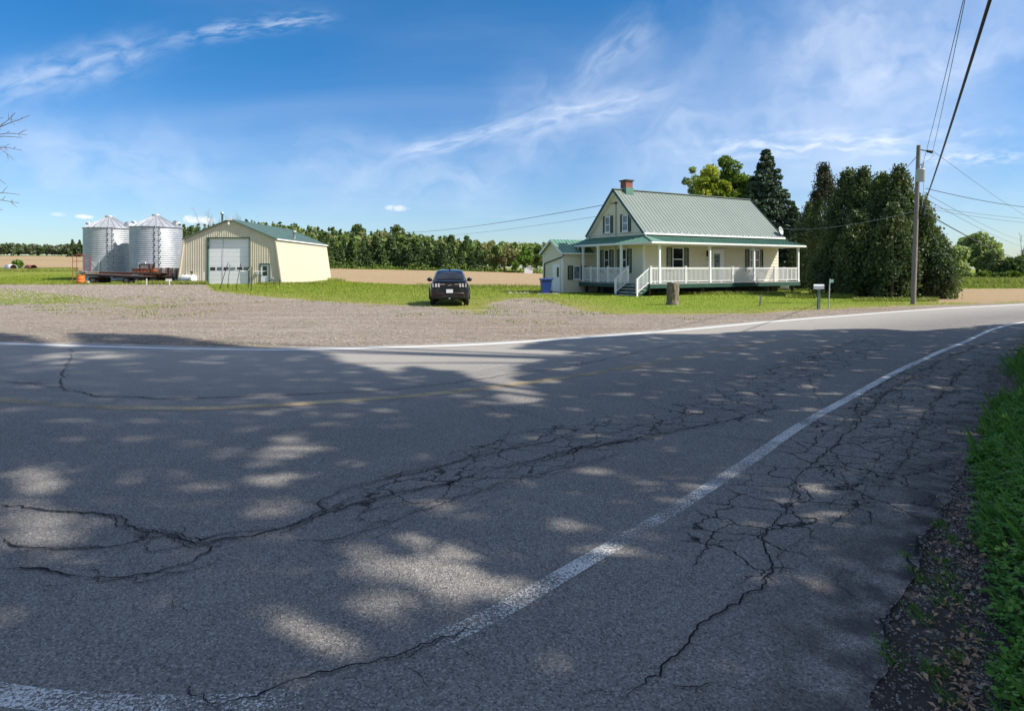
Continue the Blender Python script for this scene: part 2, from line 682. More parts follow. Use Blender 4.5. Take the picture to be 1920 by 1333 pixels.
m_soffit = PM('porch_ceiling', (.68, .66, .58), .6, var=.03)
m_door_green = PM('grey_green_door', (.19, .25, .215), .45, var=.06)
m_shed_front = PM('tan_ribbed_steel', (.58, .52, .39), .45, var=.05, scale=.8)
m_shed_side = PM('cream_steel', (.56, .50, .375), .5, var=.02, scale=.4)
m_shed_roof = PM('shed_green_roof', (.095, .150, .118), .4, var=.05, scale=.5)
m_shed_trim = PM('shed_green_trim', (.045, .10, .085), .45, var=.1)
m_door_white = PM('white_garage_door', (.82, .82, .82), .4, var=.03, scale=.6)
m_galv = None
m_black = PM('black_metal', (.012, .012, .013), .5, var=.2)
m_rubber = PM('tyre_rubber', (.018, .018, .018), .8, var=.2, bump=.2)
m_rust = PM('rusty_steel', (.115, .040, .022), .8, var=.35, scale=2.5, col2=(.045, .022, .017), bump=.3)
m_rust_bright = PM('orange_rust', (.30, .085, .030), .85, var=.3, scale=3, col2=(.12, .04, .02), bump=.3)
m_red_pipe = PM('faded_red_paint', (.28, .085, .060), .7, var=.15, scale=2, col2=(.17, .05, .035))
m_orange = PM('orange_drum_paint', (.62, .165, .025), .5, var=.10, scale=2, col2=(.30, .09, .03), lo=.58, hi=.75)
m_wood_grey = PM('weathered_grey_wood', (.235, .210, .185), .85, var=.3, scale=4, stretch=(.6, .6, 3), bump=.4)
m_wood_pile = PM('grey_scrap_wood', (.33, .29, .24), .85, var=.35, scale=4, bump=.4)
m_wood_dark = PM('dark_plank', (.11, .065, .055), .8, var=.3, scale=3)
m_tank = PM('white_tank_paint', (.74, .74, .72), .4, var=.05, scale=2, col2=(.5, .46, .40), lo=.62, hi=.8)
m_bin_blue = PM('blue_plastic', (.012, .045, .225), .42, var=.06)
m_concrete = PM('pale_concrete', (.40, .38, .35), .9, var=.12, scale=5)
m_pole = PM('weathered_pole_wood', (.22, .19, .165), .85, var=.18, scale=5, stretch=(4, 4, .4), bump=.4)
m_transformer = PM('transformer_grey', (.44, .47, .47), .45, var=.06)
m_wire = PM('black_cable', (.022, .022, .025), .6, var=.1)
m_wire_grey = PM('bare_wire', (.12, .125, .13), .5, var=.1)
m_bark = PM('grey_brown_bark', (.105, .085, .068), .95, var=.35, scale=6, stretch=(3, 3, .6), bump=.7, bscale=18)
m_bark_pale = PM('pale_twig_bark', (.19, .155, .13), .9, var=.2)
m_brick = None


def galv_mat():
    m, T, p, out = mat('galvanised_steel')
    c = obj_co(T)
    n = T.noise(c, 2.2, 5, .6)
    panel = T.noise(T.mapping(c, (.25, .25, 1.15)), 1.0, 2)
    col = T.mix(T.smooth(n, .3, .7), (.42, .435, .46), (.56, .575, .60))
    col = T.mix(T.smooth(panel, .4, .6, 0, .35), col, (.42, .44, .47))
    T.put(p.inputs['Base Color'], col)
    p.inputs['Metallic'].default_value = .55
    p.inputs['Roughness'].default_value = .5
    return m


def brick_mat():
    m, T, p, out = mat('red_brick')
    c = obj_co(T)
    b = T.node('ShaderNodeTexBrick')
    sp = T.node('ShaderNodeSeparateXYZ')
    T.put(sp.inputs[0], c)
    cb = T.node('ShaderNodeCombineXYZ')
    T.put(cb.inputs[0], T.math('ADD', sp.outputs[0], sp.outputs[1]))
    T.put(cb.inputs[1], sp.outputs[2])
    T.put(b.inputs['Vector'], cb.outputs[0])
    b.inputs['Color1'].default_value = (.27, .060, .040, 1)
    b.inputs['Color2'].default_value = (.20, .050, .036, 1)
    b.inputs['Mortar'].default_value = (.30, .22, .18, 1)
    b.inputs['Scale'].default_value = 1.0
    b.inputs['Brick Width'].default_value = .21
    b.inputs['Row Height'].default_value = .075
    b.inputs['Mortar Size'].default_value = .008
    T.put(p.inputs['Base Color'], b.outputs[0])
    p.inputs['Roughness'].default_value = .9
    return m


m_galv = galv_mat()
m_brick = brick_mat()


def glass_mat(name, tint=(.010, .013, .016), rough=.06):
    m, T, p, out = mat(name)
    c = obj_co(T)
    T.put(p.inputs['Base Color'], T.mix(T.smooth(T.noise(c, 1.7, 2), .4, .6), tint, tuple(x * 2.2 for x in tint)))
    p.inputs['Roughness'].default_value = rough
    p.inputs['Specular IOR Level'].default_value = .6
    return m


m_glass = glass_mat('window_glass')
m_glass_curtain = glass_mat('curtained_glass', (.10, .12, .14), .12)
m_carpaint = PM('dark_navy_car_paint', (.006, .007, .012), .25, .0, var=.04, coat=.6, spec=.35)
m_car_glass = glass_mat('car_glass', (.006, .008, .012), .04)
m_lens_glint = PM('tail_lens_sun_glint', (.62, .56, .56), .15, var=.05, spec=.8)  # pale so the sun's glint is painted into the lens colour
m_lens_red = PM('dark_red_lens', (.10, .008, .010), .2, var=.1)
m_plate = PM('white_number_plate', (.78, .79, .80), .4, var=.02)
m_plate_ink = PM('plate_ink', (.30, .32, .34), .5, var=.02)
m_chrome = PM('chrome', (.7, .7, .72), .15, 1.0, var=.02)
m_rim = PM('dark_rim', (.06, .06, .065), .35, .8, var=.05)

# ------------------------------------------------------------------ road and ground
FAR = [G(*p) for p in [(-30, 644), (0, 645), (130, 649), (260, 653), (400, 656), (550, 657), (720, 653), (900, 647), (1100, 634), (1300, 618), (1450, 604), (1600, 592), (1760, 580), (1920, 571.5)]]
far_line = [Vector((-48, 36, 0)), Vector((-32, 25, 0)), Vector((-22, 18.6, 0)), Vector((-16, 15.9, 0))] + FAR[1:]
dv = (FAR[-1] - FAR[-2]).normalized()
far_line += [FAR[-1] + dv * d for d in (12, 30, 60, 110)]
NEAR = [G(*p) for p in [(0, 1310), (150, 1326), (300, 1331), (450, 1327), (600, 1303), (720, 1252), (820, 1208), (900, 1172), (1000, 1117), (1120, 1046), (1250, 970), (1400, 872), (1500, 802), (1600, 745), (1700, 690), (1800, 646), (1920, 605)]]
dn = Vector((.87, .49, 0)).normalized()
near_line = [Vector((-38, 22, 0)), Vector((-22, 12.5, 0)), Vector((-12, 7.0, 0)), Vector((-6, 3.9, 0)), Vector((-3.4, 2.85, 0))] + NEAR + [NEAR[-1] + dn * d for d in (10, 25, 60, 120)]
YEL = [G(*p) for p in [(0, 752), (120, 762), (250, 767), (380, 768), (520, 762), (660, 753), (800, 742), (930, 727), (1060, 709), (1200, 687), (1300, 668), (1400, 650), (1500, 634), (1580, 623), (1660, 613)]]
yel_line = [Vector((-30, 19.5, 0)), Vector((-16, 11.6, 0)), Vector((-10, 9.1, 0))] + YEL
RE = [(1640, 1333), (1668, 1250), (1655, 1160), (1700, 1125), (1735, 1080), (1730, 1020), (1770, 960), (1800, 900), (1812, 850), (1840, 800), (1868, 755), (1893, 700), (1905, 665), (1935, 635), (1960, 618)]
near_edge = [Vector((-36, 17, 0)), Vector((-22, 8, 0)), Vector((-12, 3.2, 0)), Vector((-6, 1.1, 0)), Vector((-3, .4, 0)), Vector((-1, .5, 0)), Vector((.4, 1.2, 0)), Vector((1.22, 2.0, 0))] + [G(*p) for p in RE]
ne = Vector((.87, .49, 0)).normalized()
near_edge += [near_edge[-1] + ne * d for d in (10, 25, 60, 110)]
far_edge = []
for i, p in enumerate(far_line):
    d = (far_line[min(i + 1, len(far_line) - 1)] - far_line[max(i - 1, 0)]).normalized()
    far_edge.append(p + Vector((-d.y, d.x, 0)) * .42)


def resample(pts, n, power=None):
    pts = [Vector(p) for p in pts]
    L = [0]
    for a, b in zip(pts, pts[1:]):
        L.append(L[-1] + (b - a).length)
    ts = np.linspace(0, L[-1], n)
    xs = np.interp(ts, L, [p.x for p in pts])
    ys = np.interp(ts, L, [p.y for p in pts])
    return np.stack([xs, ys], 1)


def smooth_line(pts, n):
    """Catmull-Rom through the points, then even resampling"""
    P = [Vector(p) for p in pts]
    out = []
    for i in range(len(P) - 1):
        p0, p1, p2, p3 = P[max(i - 1, 0)], P[i], P[i + 1], P[min(i + 2, len(P) - 1)]
        for k in range(8):
            t = k / 8
            out.append(.5 * ((2 * p1) + (p2 - p0) * t + (2 * p0 - 5 * p1 + 4 * p2 - p3) * t * t + (3 * p1 - p0 - 3 * p2 + p3) * t ** 3))
    out.append(P[-1])
    return resample(out, n)


def fnoise(n, seed, octaves=6, base=6):
    """1-D fractal noise"""
    r = np.random.default_rng(seed)
    x = np.linspace(0, 1, n)
    o = np.zeros(n)
    for k in range(octaves):
        m = base * 2 ** k
        o += np.interp(x, np.linspace(0, 1, m + 1), r.normal(0, 1, m + 1)) * .6 ** k
    return o


ROAD_Z = .014


def build_road():
    n = 900
    # pair stations on both edges through anchor pairs along the road
    fe = smooth_line(far_edge, 1400)
    npt = smooth_line(near_edge, 3000)

    def arc(c):
        return np.concatenate([[0], np.cumsum(np.hypot(*np.diff(c, axis=0).T))])
    an, af = arc(npt), arc(fe)
    at = lambda c, ar, p: ar[np.argmin(np.hypot(c[:, 0] - p[0], c[:, 1] - p[1]))]
    pairs = [((-22, 8), (-26, 21.5)), ((-6, 1.1), (-10, 14.6)), ((-1, .5), (-4.5, 13.7)), ((1.4, 2.46), (-1.5, 14.7)), ((2.4, 3.9), (1.5, 16.2)), ((3.8, 5.15), (3.6, 17.6)), ((5.2, 6.9), (5.8, 19)),
             ((7.6, 10.2), (9.0, 21.4)), ((11.2, 14), (13.5, 24.3)), ((16, 20.5), (19.5, 28))]
    sn = np.array([0] + [at(npt, an, p) for p, q in pairs] + [an[-1]])
    sf = np.array([0] + [at(fe, af, q) for p, q in pairs] + [af[-1]])
    dist = np.hypot(npt[:, 0], npt[:, 1])
    w = np.concatenate([[0], np.cumsum(np.diff(an) / np.maximum(dist[1:], 2.0))])
    san = np.interp(np.linspace(0, w[-1], n), w, an)
    saf = np.interp(san, sn, sf)
    nx, ny = np.interp(san, an, npt[:, 0]), np.interp(san, an, npt[:, 1])
    fx, fy = np.interp(saf, af, fe[:, 0]), np.interp(saf, af, fe[:, 1])
    # raggedness
    kb = np.ones(25) / 25
    pad = lambda v: np.convolve(np.pad(v, 12, mode='edge'), kb, mode='valid')
    dnx, dny = np.gradient(pad(nx)), np.gradient(pad(ny))
    nx, ny = .4 * nx + .6 * pad(nx), .4 * ny + .6 * pad(ny)
    ln = np.hypot(dnx, dny) + 1e-9
    rag = fnoise(n, 5, 5, 60) * .018 + fnoise(n, 15, 2, 300) * .004
    nx = nx + dny / ln * rag
    ny = ny - dnx / ln * rag
    rag2 = fnoise(n, 8, 7, 30) * .06
    fy = fy + rag2
    m = 26
    vs = []
    s = np.linspace(0, 1, m)
    X = nx[:, None] * (1 - s) + fx[:, None] * s
    Y = ny[:, None] * (1 - s) + fy[:, None] * s
    V = np.stack([X.ravel(), Y.ravel(), np.full(X.size, ROAD_Z)], 1)
    idx = np.arange(n * m).reshape(n, m)
    Fq = np.stack([idx[:-1, :-1].ravel(), idx[1:, :-1].ravel(), idx[1:, 1:].ravel(), idx[:-1, 1:].ravel()], 1)
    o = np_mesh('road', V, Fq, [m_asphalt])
    tag(o, 'worn grey country road curving past, cracked asphalt with white edge lines', 'road', kind='structure')
    x, y = V[:, 0], V[:, 1]

    def pp(l):
        return [tuple(G(*q)[:2]) for q in l]
    z1 = pp([(1330, 1010), (1470, 900), (1560, 790), (1660, 720), (1800, 655), (1915, 640), (1880, 780), (1800, 900), (1760, 960), (1640, 960), (1500, 960), (1400, 1060)])
    z2 = pp([(1020, 850), (1180, 780), (1330, 720), (1480, 660), (1640, 630), (1700, 650), (1560, 720), (1480, 780), (1330, 800), (1180, 850)])
    z3 = pp([(560, 1000), (600, 920), (760, 870), (940, 800), (1180, 770), (1460, 745), (1480, 790), (1240, 840), (960, 950), (700, 1030)])
    crack = np.maximum(np.clip(polydist(x, y, z3) / .5, 0, .42), np.maximum(np.clip(polydist(x, y, z1) / .8 + .6, 0, 1), np.clip(polydist(x, y, z2) / .9 + .1, 0, .6)))
    a = o.data.attributes.new('crack', 'FLOAT', 'POINT')
    a.data.foreach_set('value', crack.astype(np.float32))
    ed = np.tile(np.clip(1 - s * 14, 0, 1), n)
    a = o.data.attributes.new('edge', 'FLOAT', 'POINT')
    a.data.foreach_set('value', ed.astype(np.float32))
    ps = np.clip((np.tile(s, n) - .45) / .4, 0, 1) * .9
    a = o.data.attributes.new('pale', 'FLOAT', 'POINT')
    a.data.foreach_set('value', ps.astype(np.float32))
    return o


road = build_road()


def ribbon(name, pts, width, z, m, parent, n=300, wear=None, jit=0.0, seed=1):
    c = smooth_line(pts, n)
    d = np.gradient(c, axis=0)
    d /= (np.hypot(d[:, 0], d[:, 1])[:, None] + 1e-9)
    nr = np.stack([-d[:, 1], d[:, 0]], 1)
    w = np.full(n, width) if np.isscalar(width) else np.interp(np.linspace(0, 1, n), np.linspace(0, 1, len(width)), width)
    rows = 5
    V = []
    for k in range(rows):
        f = k / (rows - 1) - .5
        e = c + nr * (w * f)[:, None]
        if k in (0, rows - 1) and jit:
            e = e + nr * (fnoise(n, seed + k, 6, 24) * jit)[:, None]
        V.append(np.concatenate([e, np.full((n, 1), z)], 1))
    V = np.stack(V, 1).reshape(-1, 3)
    idx = np.arange(n * rows).reshape(n, rows)
    Fq = np.stack([idx[:-1, :-1].ravel(), idx[1:, :-1].ravel(), idx[1:, 1:].ravel(), idx[:-1, 1:].ravel()], 1)
    o = np_mesh(name, V, Fq, [m], parent)
    wv = np.zeros(n) if wear is None else np.interp(np.linspace(0, 1, n), [q[0] for q in wear], [q[1] for q in wear])
    a = o.data.attributes.new('wear', 'FLOAT', 'POINT')
    a.data.foreach_set('value', np.repeat(wv, rows).astype(np.float32))
    return o


tag(ribbon('edge_line', far_line, .25, ROAD_Z + .004, m_white_line, road, 600, [(0, -.3), (1, -.25)], .012, 3), 'clean white edge line on the far side')
nl = len(near_line)
# wear along the near line: heavy at the bottom of the picture
c_near = smooth_line(near_line, 900)
tag(ribbon('edge_line', near_line, .112, ROAD_Z + .004, m_white_line, road, 900, None, .006, 9), 'worn white edge line on the near side')
o_near = [ch for ch in road.children][-1]
cd = np.hypot(c_near[:, 0], c_near[:, 1])
wv = np.interp(c_near[:, 0], [-3, -1.9, -1.3, -.75, -.3, .1, .5, 1.1, 2.5, 4.5, 8], [.235, .25, .38, .44, .38, .26, .28, .275, .245, .18, .06])
o_near.data.attributes['wear'].data.foreach_set('value', np.repeat(wv, 5).astype(np.float32))
tag(ribbon('centre_line', yel_line, [.14, .14, .14, .16, .20, .22, .22, .20], ROAD_Z + .004, m_yellow_line, road, 600,
           [(0, .12), (.35, .11), (.5, .10), (.58, .03), (.64, -.08), (.7, .01), (.8, .10), (1, .22)], .008, 21), 'faint worn yellow centre line')


def jag(pts, seed, amp, per=40):
    """pixel polyline -> jagged ground polyline"""
    g = [G(*p) for p in pts]
    L = sum((b - a).length for a, b in zip(g, g[1:]))
    n = max(30, int(L * per))
    c = resample(g, n)
    base = max(4, int(L * 4))
    for k in (0, 1):
        c[:, k] += (fnoise(n, seed + 50 * k, 5, base) * .75 + fnoise(n, seed + 7 + 50 * k, 2, base * 6) * .3) * amp
    return c


def build_cracks():
    lines = [
        ([(-20, 716), (60, 722), (110, 730), (180, 745), (300, 750), (430, 747), (560, 743), (700, 735), (850, 721), (950, 705), (1060, 690), (1150, 672), (1230, 655), (1310, 640)], .030),
        ([(136, 655), (130, 680), (118, 700), (112, 722), (128, 738)], .022), ([(0, 718), (110, 722)], .015),
        ([(-20, 950), (100, 965), (230, 972), (272, 1002), (330, 1012), (385, 1023), (470, 1008), (560, 990), (610, 972), (680, 945), (770, 922), (860, 903), (960, 876), (1060, 852), (1130, 838), (1230, 816), (1330, 797), (1400, 780), (1470, 764)], .030),
        ([(-20, 1016), (45, 1032), (130, 1036), (230, 1024), (300, 1012), (385, 1023)], .024),
        ([(268, 1000), (270, 1016)], .018),
        ([(-20, 1073), (100, 1078), (210, 1086), (290, 1078), (350, 1058), (400, 1032), (450, 1018)], .026),
        ([(610, 972), (606, 940), (650, 920), (720, 905), (800, 885), (860, 868), (960, 846), (1060, 822), (1170, 812)], .020),
        ([(690, 905), (760, 878), (860, 862), (940, 838), (960, 800), (920, 765)], .012),
        ([(520, 1022), (620, 1018), (720, 992), (790, 962), (880, 932), (960, 905), (1060, 880), (1180, 850)], .016),
        ([(640, 960), (700, 962), (760, 950), (850, 938), (920, 912)], .012),
        ([(1060, 855), (1180, 830), (1260, 812), (1340, 798)], .016),
        ([(1050, 830), (1130, 822), (1200, 800), (1270, 788), (1330, 775), (1450, 756)], .016),
        ([(1190, 745), (1240, 770), (1290, 778)], .012), ([(940, 765), (1000, 780), (1040, 800)], .012),
        ([(350, 1292), (385, 1318), (420, 1345)], .012), ([(385, 1335), (480, 1312), (560, 1290), (640, 1270), (740, 1246), (800, 1222), (860, 1192), (900, 1165)], .022),
        ([(318, 1110), (335, 1150), (350, 1170)], .006),
        ([(1180, 1333), (1270, 1240), (1340, 1162), (1400, 1125), (1445, 1100), (1448, 1060), (1424, 1012), (1470, 978), (1484, 940), (1488, 905), (1520, 878), (1560, 838), (1600, 808), (1630, 770), (1660, 742), (1710, 705), (1770, 676), (1830, 652), (1900, 628)], .024),
        ([(1424, 1012), (1350, 1020), (1310, 1060), (1290, 1100)], .012), ([(1300, 812), (1350, 825), (1430, 830), (1520, 855)], .016),
        ([(1520, 855), (1535, 820), (1590, 790), (1622, 740), (1690, 700), (1750, 660), (1820, 640)], .016),
        ([(1470, 960), (1540, 952), (1620, 955), (1680, 960)], .012), ([(1560, 1000), (1590, 960), (1640, 930), (1690, 880), (1720, 820), (1735, 780), (1760, 745), (1800, 700), (1850, 668)], .020),
        ([(1445, 1060), (1500, 1020), (1560, 1000)], .010), ([(1600, 940), (1640, 880), (1690, 830), (1710, 790)], .012),
        ([(1560, 838), (1640, 828), (1720, 812)], .010), ([(1510, 700), (1530, 740), (1545, 770)], .012), ([(1330, 720), (1420, 700), (1500, 680), (1560, 655), (1640, 632)], .016),
        ([(1380, 745), (1460, 722), (1520, 690)], .012),
        ([(1710, 1090), (1700, 1050), (1735, 1015), (1775, 990)], .030), ([(1668, 1250), (1652, 1215), (1650, 1190), (1660, 1160), (1690, 1128)], .022),
    ]
    V, Fq = [], []
    off = 0
    runs = []
    rt = np.random.default_rng(17)
    for i, (pl, w) in enumerate(lines):
        c = jag(pl, 100 + i, .016 + w * .30)
        runs.append((c, w * (.44 if pl[-1][0] > 700 else .5)))
        if w >= .016:
            nn = len(c)
            d = np.gradient(c, axis=0)
            d /= (np.hypot(d[:, 0], d[:, 1])[:, None] + 1e-9)
            nr = np.stack([-d[:, 1], d[:, 0]], 1)
            L0 = float(np.hypot(*np.diff(c, axis=0).T).sum())
            for q in range(3):
                off_ = fnoise(nn, 700 + i * 5 + q, 5, max(4, int(L0 * 1.6))) * rt.uniform(.03, .07)
                a0_ = int(rt.integers(0, nn // 2))
                a1_ = int(rt.integers(a0_ + nn // 4, nn))
                runs.append(((c + nr * off_[:, None])[a0_:a1_], w * rt.uniform(.14, .28)))
        ln = float(np.hypot(*np.diff(c, axis=0).T).sum())
        for k in range(int(ln * (1.7 if pl[-1][0] > 700 else .5))):
            j = int(rt.integers(2, len(c) - 2))
            d = c[j + 1] - c[j - 1]
            a = math.atan2(d[1], d[0]) + rt.choice((-1, 1)) * rt.uniform(.5, 1.3)
            q = c[j].copy()
            tw = [q.copy()]
            for _ in range(int(rt.integers(8, 38))):
                a += rt.normal(0, .35)
                q = q + np.array([math.cos(a), math.sin(a)]) * .022
                tw.append(q.copy())
            runs.append((np.array(tw), w * .2))
    for i, (c, w) in enumerate(runs):
        n = len(c)
        d = np.gradient(c, axis=0)
        d /= (np.hypot(d[:, 0], d[:, 1])[:, None] + 1e-9)
        nr = np.stack([-d[:, 1], d[:, 0]], 1)
        ww = w * np.clip(.85 + .22 * fnoise(n, 300 + i, 6, 12), .35, 1.8)
        ww *= np.clip(np.minimum(np.arange(n), np.arange(n)[::-1]) / 8.0, .1, 1)
        a = c + nr * ww[:, None] / 2
        b = c - nr * ww[:, None] / 2
        z = np.full((n, 1), ROAD_Z + .008 + .00002 * i)
        V.append(np.concatenate([np.concatenate([a, z], 1), np.concatenate([b, z], 1)], 0))
        k = np.arange(n - 1)
        Fq.append(np.stack([off + k, off + n + k, off + n + k + 1, off + k + 1], 1))
        off += 2 * n
    o = np_mesh('crack_network', np.concatenate(V), np.concatenate(Fq), [m_crack], road)
    return o


build_cracks()


def pxpoly(l):
    return [tuple(G(*q)[:2]) for q in l]


GRAVEL = [tuple(p[:2]) for p in (Vector((-75, 60, 0)), Vector((-56, 70, 0)))] + \
    pxpoly([(150, 534), (385, 534), (400, 546), (500, 557), (620, 566), (720, 571), (800, 574), (900, 587), (918, 572), (940, 563), (985, 559), (1022, 561), (1052, 570), (1090, 583), (1160, 589), (1270, 590), (1400, 588), (1560, 580), (1700, 574), (1920, 567)]) + \
    [(60, 50), (60, 20), (0, 5), (-30, 10), (-75, 30)]
GRASS_PATCH = [(-70, 46)] + pxpoly([(0, 541), (60, 545), (120, 553), (140, 562), (90, 568), (0, 570)]) + [(-70, 33)]
SEMI = pxpoly([(60, 556), (330, 558), (420, 575), (300, 592), (120, 588), (20, 575)])   # thin yellow grass in the gravel
FIELD_L = [(-420, 505), (-160, 505), (-88, 300), (-80, 210), (-60, 205), (-38, 205), (-20, 215), (-5, 222), (16, 226), (20, 150), (12, 72), (2, 60), (-8, 63), (-25, 86), (-50, 104), (-74, 108), (-140, 150), (-420, 330)]
FIELD_R = pxpoly([(1765, 542), (1920, 541)]) + [(70, 55), (70, 36)] + pxpoly([(1935, 565), (1840, 569), (1740, 567)])
VERGE = [G(*p) for p in [(1785, 1345), (1796, 1200), (1822, 1100), (1826, 1000), (1842, 900), (1862, 800), (1884, 700), (1912, 655), (1955, 628)]]
verge_edge = [(-8, -.6), (-2, -.4), (.85, .8), (1.42, 1.9)] + [tuple(v[:2]) for v in VERGE] + [(31, 25.5), (62, 43)]


def build_ground():
    def axis(lo, dlo, dhi, hi, step, grow=1.16):
        a = list(np.arange(dlo, dhi + 1e-6, step))
        s = step
        while a[-1] < hi:
            s *= grow
            a.append(a[-1] + s)
        s = step
        b = []
        x = dlo
        while x > lo:
            s *= grow
            x -= s
            b.append(x)
        return np.array(b[::-1] + a)
    xs = axis(-1800, -72, 48, 1800, .5)
    ys = axis(-400, -3, 96, 2600, .5)
    X, Y = np.meshgrid(xs, ys, indexing='ij')
    x, y = X.ravel(), Y.ravel()
    z = tz(x, y)
    V = np.stack([x, y, z], 1)
    idx = np.arange(len(xs) * len(ys)).reshape(len(xs), len(ys))
    Fq = np.stack([idx[:-1, :-1].ravel(), idx[1:, :-1].ravel(), idx[1:, 1:].ravel(), idx[:-1, 1:].ravel()], 1)
    o = np_mesh('ground', V, Fq, [m_ground], smooth=True)
    tag(o, 'lawn, gravel yard and stubble field around the farm', 'ground', kind='structure')

    def put(name, v):
        a = o.data.attributes.new(name, 'FLOAT', 'POINT')
        a.data.foreach_set('value', v.astype(np.float32))
    gv = np.clip(.5 + polydist(x, y, GRAVEL) / 3.0, 0, 1)
    gv = np.minimum(gv, np.clip(.5 - polydist(x, y, GRASS_PATCH) / 3.0, 0, 1))
    sm = np.clip(.5 + polydist(x, y, SEMI) / 8.0, 0, 1)
    gv = np.where(gv > .5, gv - .52 * sm, gv)
    put('gravel', gv)
    put('field', np.maximum(np.clip(.5 + polydist(x, y, FIELD_L) / 2.5, 0, 1), np.clip(.5 + polydist(x, y, FIELD_R) / 1.5, 0, 1)))
    # grassy strip across the left field
    sd = np.abs(y - (np.interp(x, [-400, -150, -60], [300, 225, 190])))
    put('strip', np.clip(1.3 - sd / 7, 0, 1) * (x < -55))
    lawn = np.maximum(polydist(x, y, pxpoly([(1040, 566), (1100, 583), (1250, 590), (1560, 580), (1700, 574), (1700, 556), (1400, 551), (1040, 549)])),
                      polydist(x, y, [(14, 24), (60, 52), (75, 90), (40, 90), (30, 40)]))
    put('lush', np.clip(.5 + lawn / 3, 0, 1))
    put('dry', np.clip(1.15 - np.abs(polydist(x, y, GRAVEL)) / 2.6, 0, 1) * (polydist(x, y, GRAVEL) < .5))
    ve = [(p[0], p[1]) for p in verge_edge] + [(60, -30), (-8, -30)]
    soil = np.clip(.5 + (1.1 - np.abs(polydist(x, y, verge_edge, False) - .2)) / 1.2, 0, 1)
    soil *= (x < 14) & (y < 14)
    put('soil', soil)
    return o


build_ground()
#PART2
# ------------------------------------------------------------------ the farmhouse
TH = math.radians(30)


def siding(mb, p0, u, out, z0, z1, span, board=.22, lip=.034, mi=0):
    """lapped boards on a wall: p0 corner, u direction along, out normal, span(z)->(a,b)"""
    p0, u, out = Vector(p0), Vector(u), Vector(out)
    z = z0
    while z < z1 - 1e-4:
        zt = min(z + board, z1)
        a0, b0 = span(z)
        a1, b1 = span(zt)
        if b0 - a0 > .01:
            q = lambda a, zz, o: p0 + u * a + out * o + Vector((0, 0, zz))
            l, t = q(a0, z, lip), q(b0, z, lip)
            l2, t2 = q(a1, zt, 0.003), q(b1, zt, 0.003)
            mb.add([l, t, t2, l2], [(0, 1, 2, 3)], mi)
            mb.add([q(a0, z, 0), q(b0, z, 0), t, l], [(0, 1, 2, 3)], mi)
        z = zt


def window(parent, c, u, out, w, h, bars=1, curtain=False, name='window', frame=.06):
    """double-hung window centred on the wall point c; window > frame is the mesh itself, pane, sill"""
    c, u, out = Vector(c), Vector(u), Vector(out)
    up = Vector((0, 0, 1))

    def bx(mb, a0, a1, b0, b1, o0, o1, mi=0):
        vs = [c + u * a + up * b + out * o for a in (a0, a1) for b in (b0, b1) for o in (o0, o1)]
        mb.add(vs, [(0, 1, 3, 2), (4, 6, 7, 5), (0, 4, 5, 1), (2, 3, 7, 6), (0, 2, 6, 4), (1, 5, 7, 3)], mi)
    f = MB()
    f_ = frame
    bx(f, -w / 2, -w / 2 + f_, -h / 2, h / 2, -.02, .075)
    bx(f, w / 2 - f_, w / 2, -h / 2, h / 2, -.02, .075)
    bx(f, -w / 2 + f_, w / 2 - f_, h / 2 - f_, h / 2, -.02, .075)
    bx(f, -w / 2 + f_, w / 2 - f_, -h / 2, -h / 2 + f_, -.02, .075)
    if bars:
        bx(f, -w / 2 + f_, w / 2 - f_, -.03, .03, -.01, .062)
    o = f.build(name, m_white, parent)
    g = MB()
    bx(g, -w / 2 + f_, w / 2 - f_, -h / 2 + f_, -.03 if bars else h / 2 - f_, .0, .035)
    if bars:
        bx(g, -w / 2 + f_, w / 2 - f_, .03, h / 2 - f_, .0, .035)
    g.build('pane', m_glass_curtain if curtain else m_glass, o)
    s = MB()
    bx(s, -w / 2 - .04, w / 2 + .04, -h / 2 - .05, -h / 2, -.02, .10)
    s.build('sill', m_white, o)
    return o


def shutter(parent, c, u, out, w, h):
    c, u, out = Vector(c), Vector(u), Vector(out)
    up = Vector((0, 0, 1))
    mb = MB()

    def bx(a0, a1, b0, b1, o0, o1):
        vs = [c + u * a + up * b + out * o for a in (a0, a1) for b in (b0, b1) for o in (o0, o1)]
        mb.add(vs, [(0, 1, 3, 2), (4, 6, 7, 5), (0, 4, 5, 1), (2, 3, 7, 6), (0, 2, 6, 4), (1, 5, 7, 3)])
    bx(-w / 2, -w / 2 + .05, -h / 2, h / 2, 0, .06)
    bx(w / 2 - .05, w / 2, -h / 2, h / 2, 0, .06)
    bx(-w / 2 + .05, w / 2 - .05, h / 2 - .06, h / 2, 0, .058)
    bx(-w / 2 + .05, w / 2 - .05, -h / 2, -h / 2 + .06, 0, .058)
    n = int(h / .09)
    for i in range(n):
        z = -h / 2 + .06 + (h - .12) * (i + .5) / n
        p, q = c + u * (-w / 2 + .05) + up * z + out * .03, c + u * (w / 2 - .05) + up * z + out * .03
        mb.beam(p, q, .05, .014, up + out * .9)
    mb.build('shutter', m_green_dark, parent)


def ribs(mb, e0, e1, r0, r1, n, h=.035, w=.035, nrm=(0, 0, 1), mi=0):
    """standing seams running from eave line e0-e1 to ridge line r0-r1"""
    e0, e1, r0, r1 = map(Vector, (e0, e1, r0, r1))
    N = Vector(nrm).normalized()
    for i in range(n + 1):
        t = i / n
        p, q = e0.lerp(e1, t) + N * h / 2, r0.lerp(r1, t) + N * h / 2
        mb.beam(p, q, w, h, N, mi)


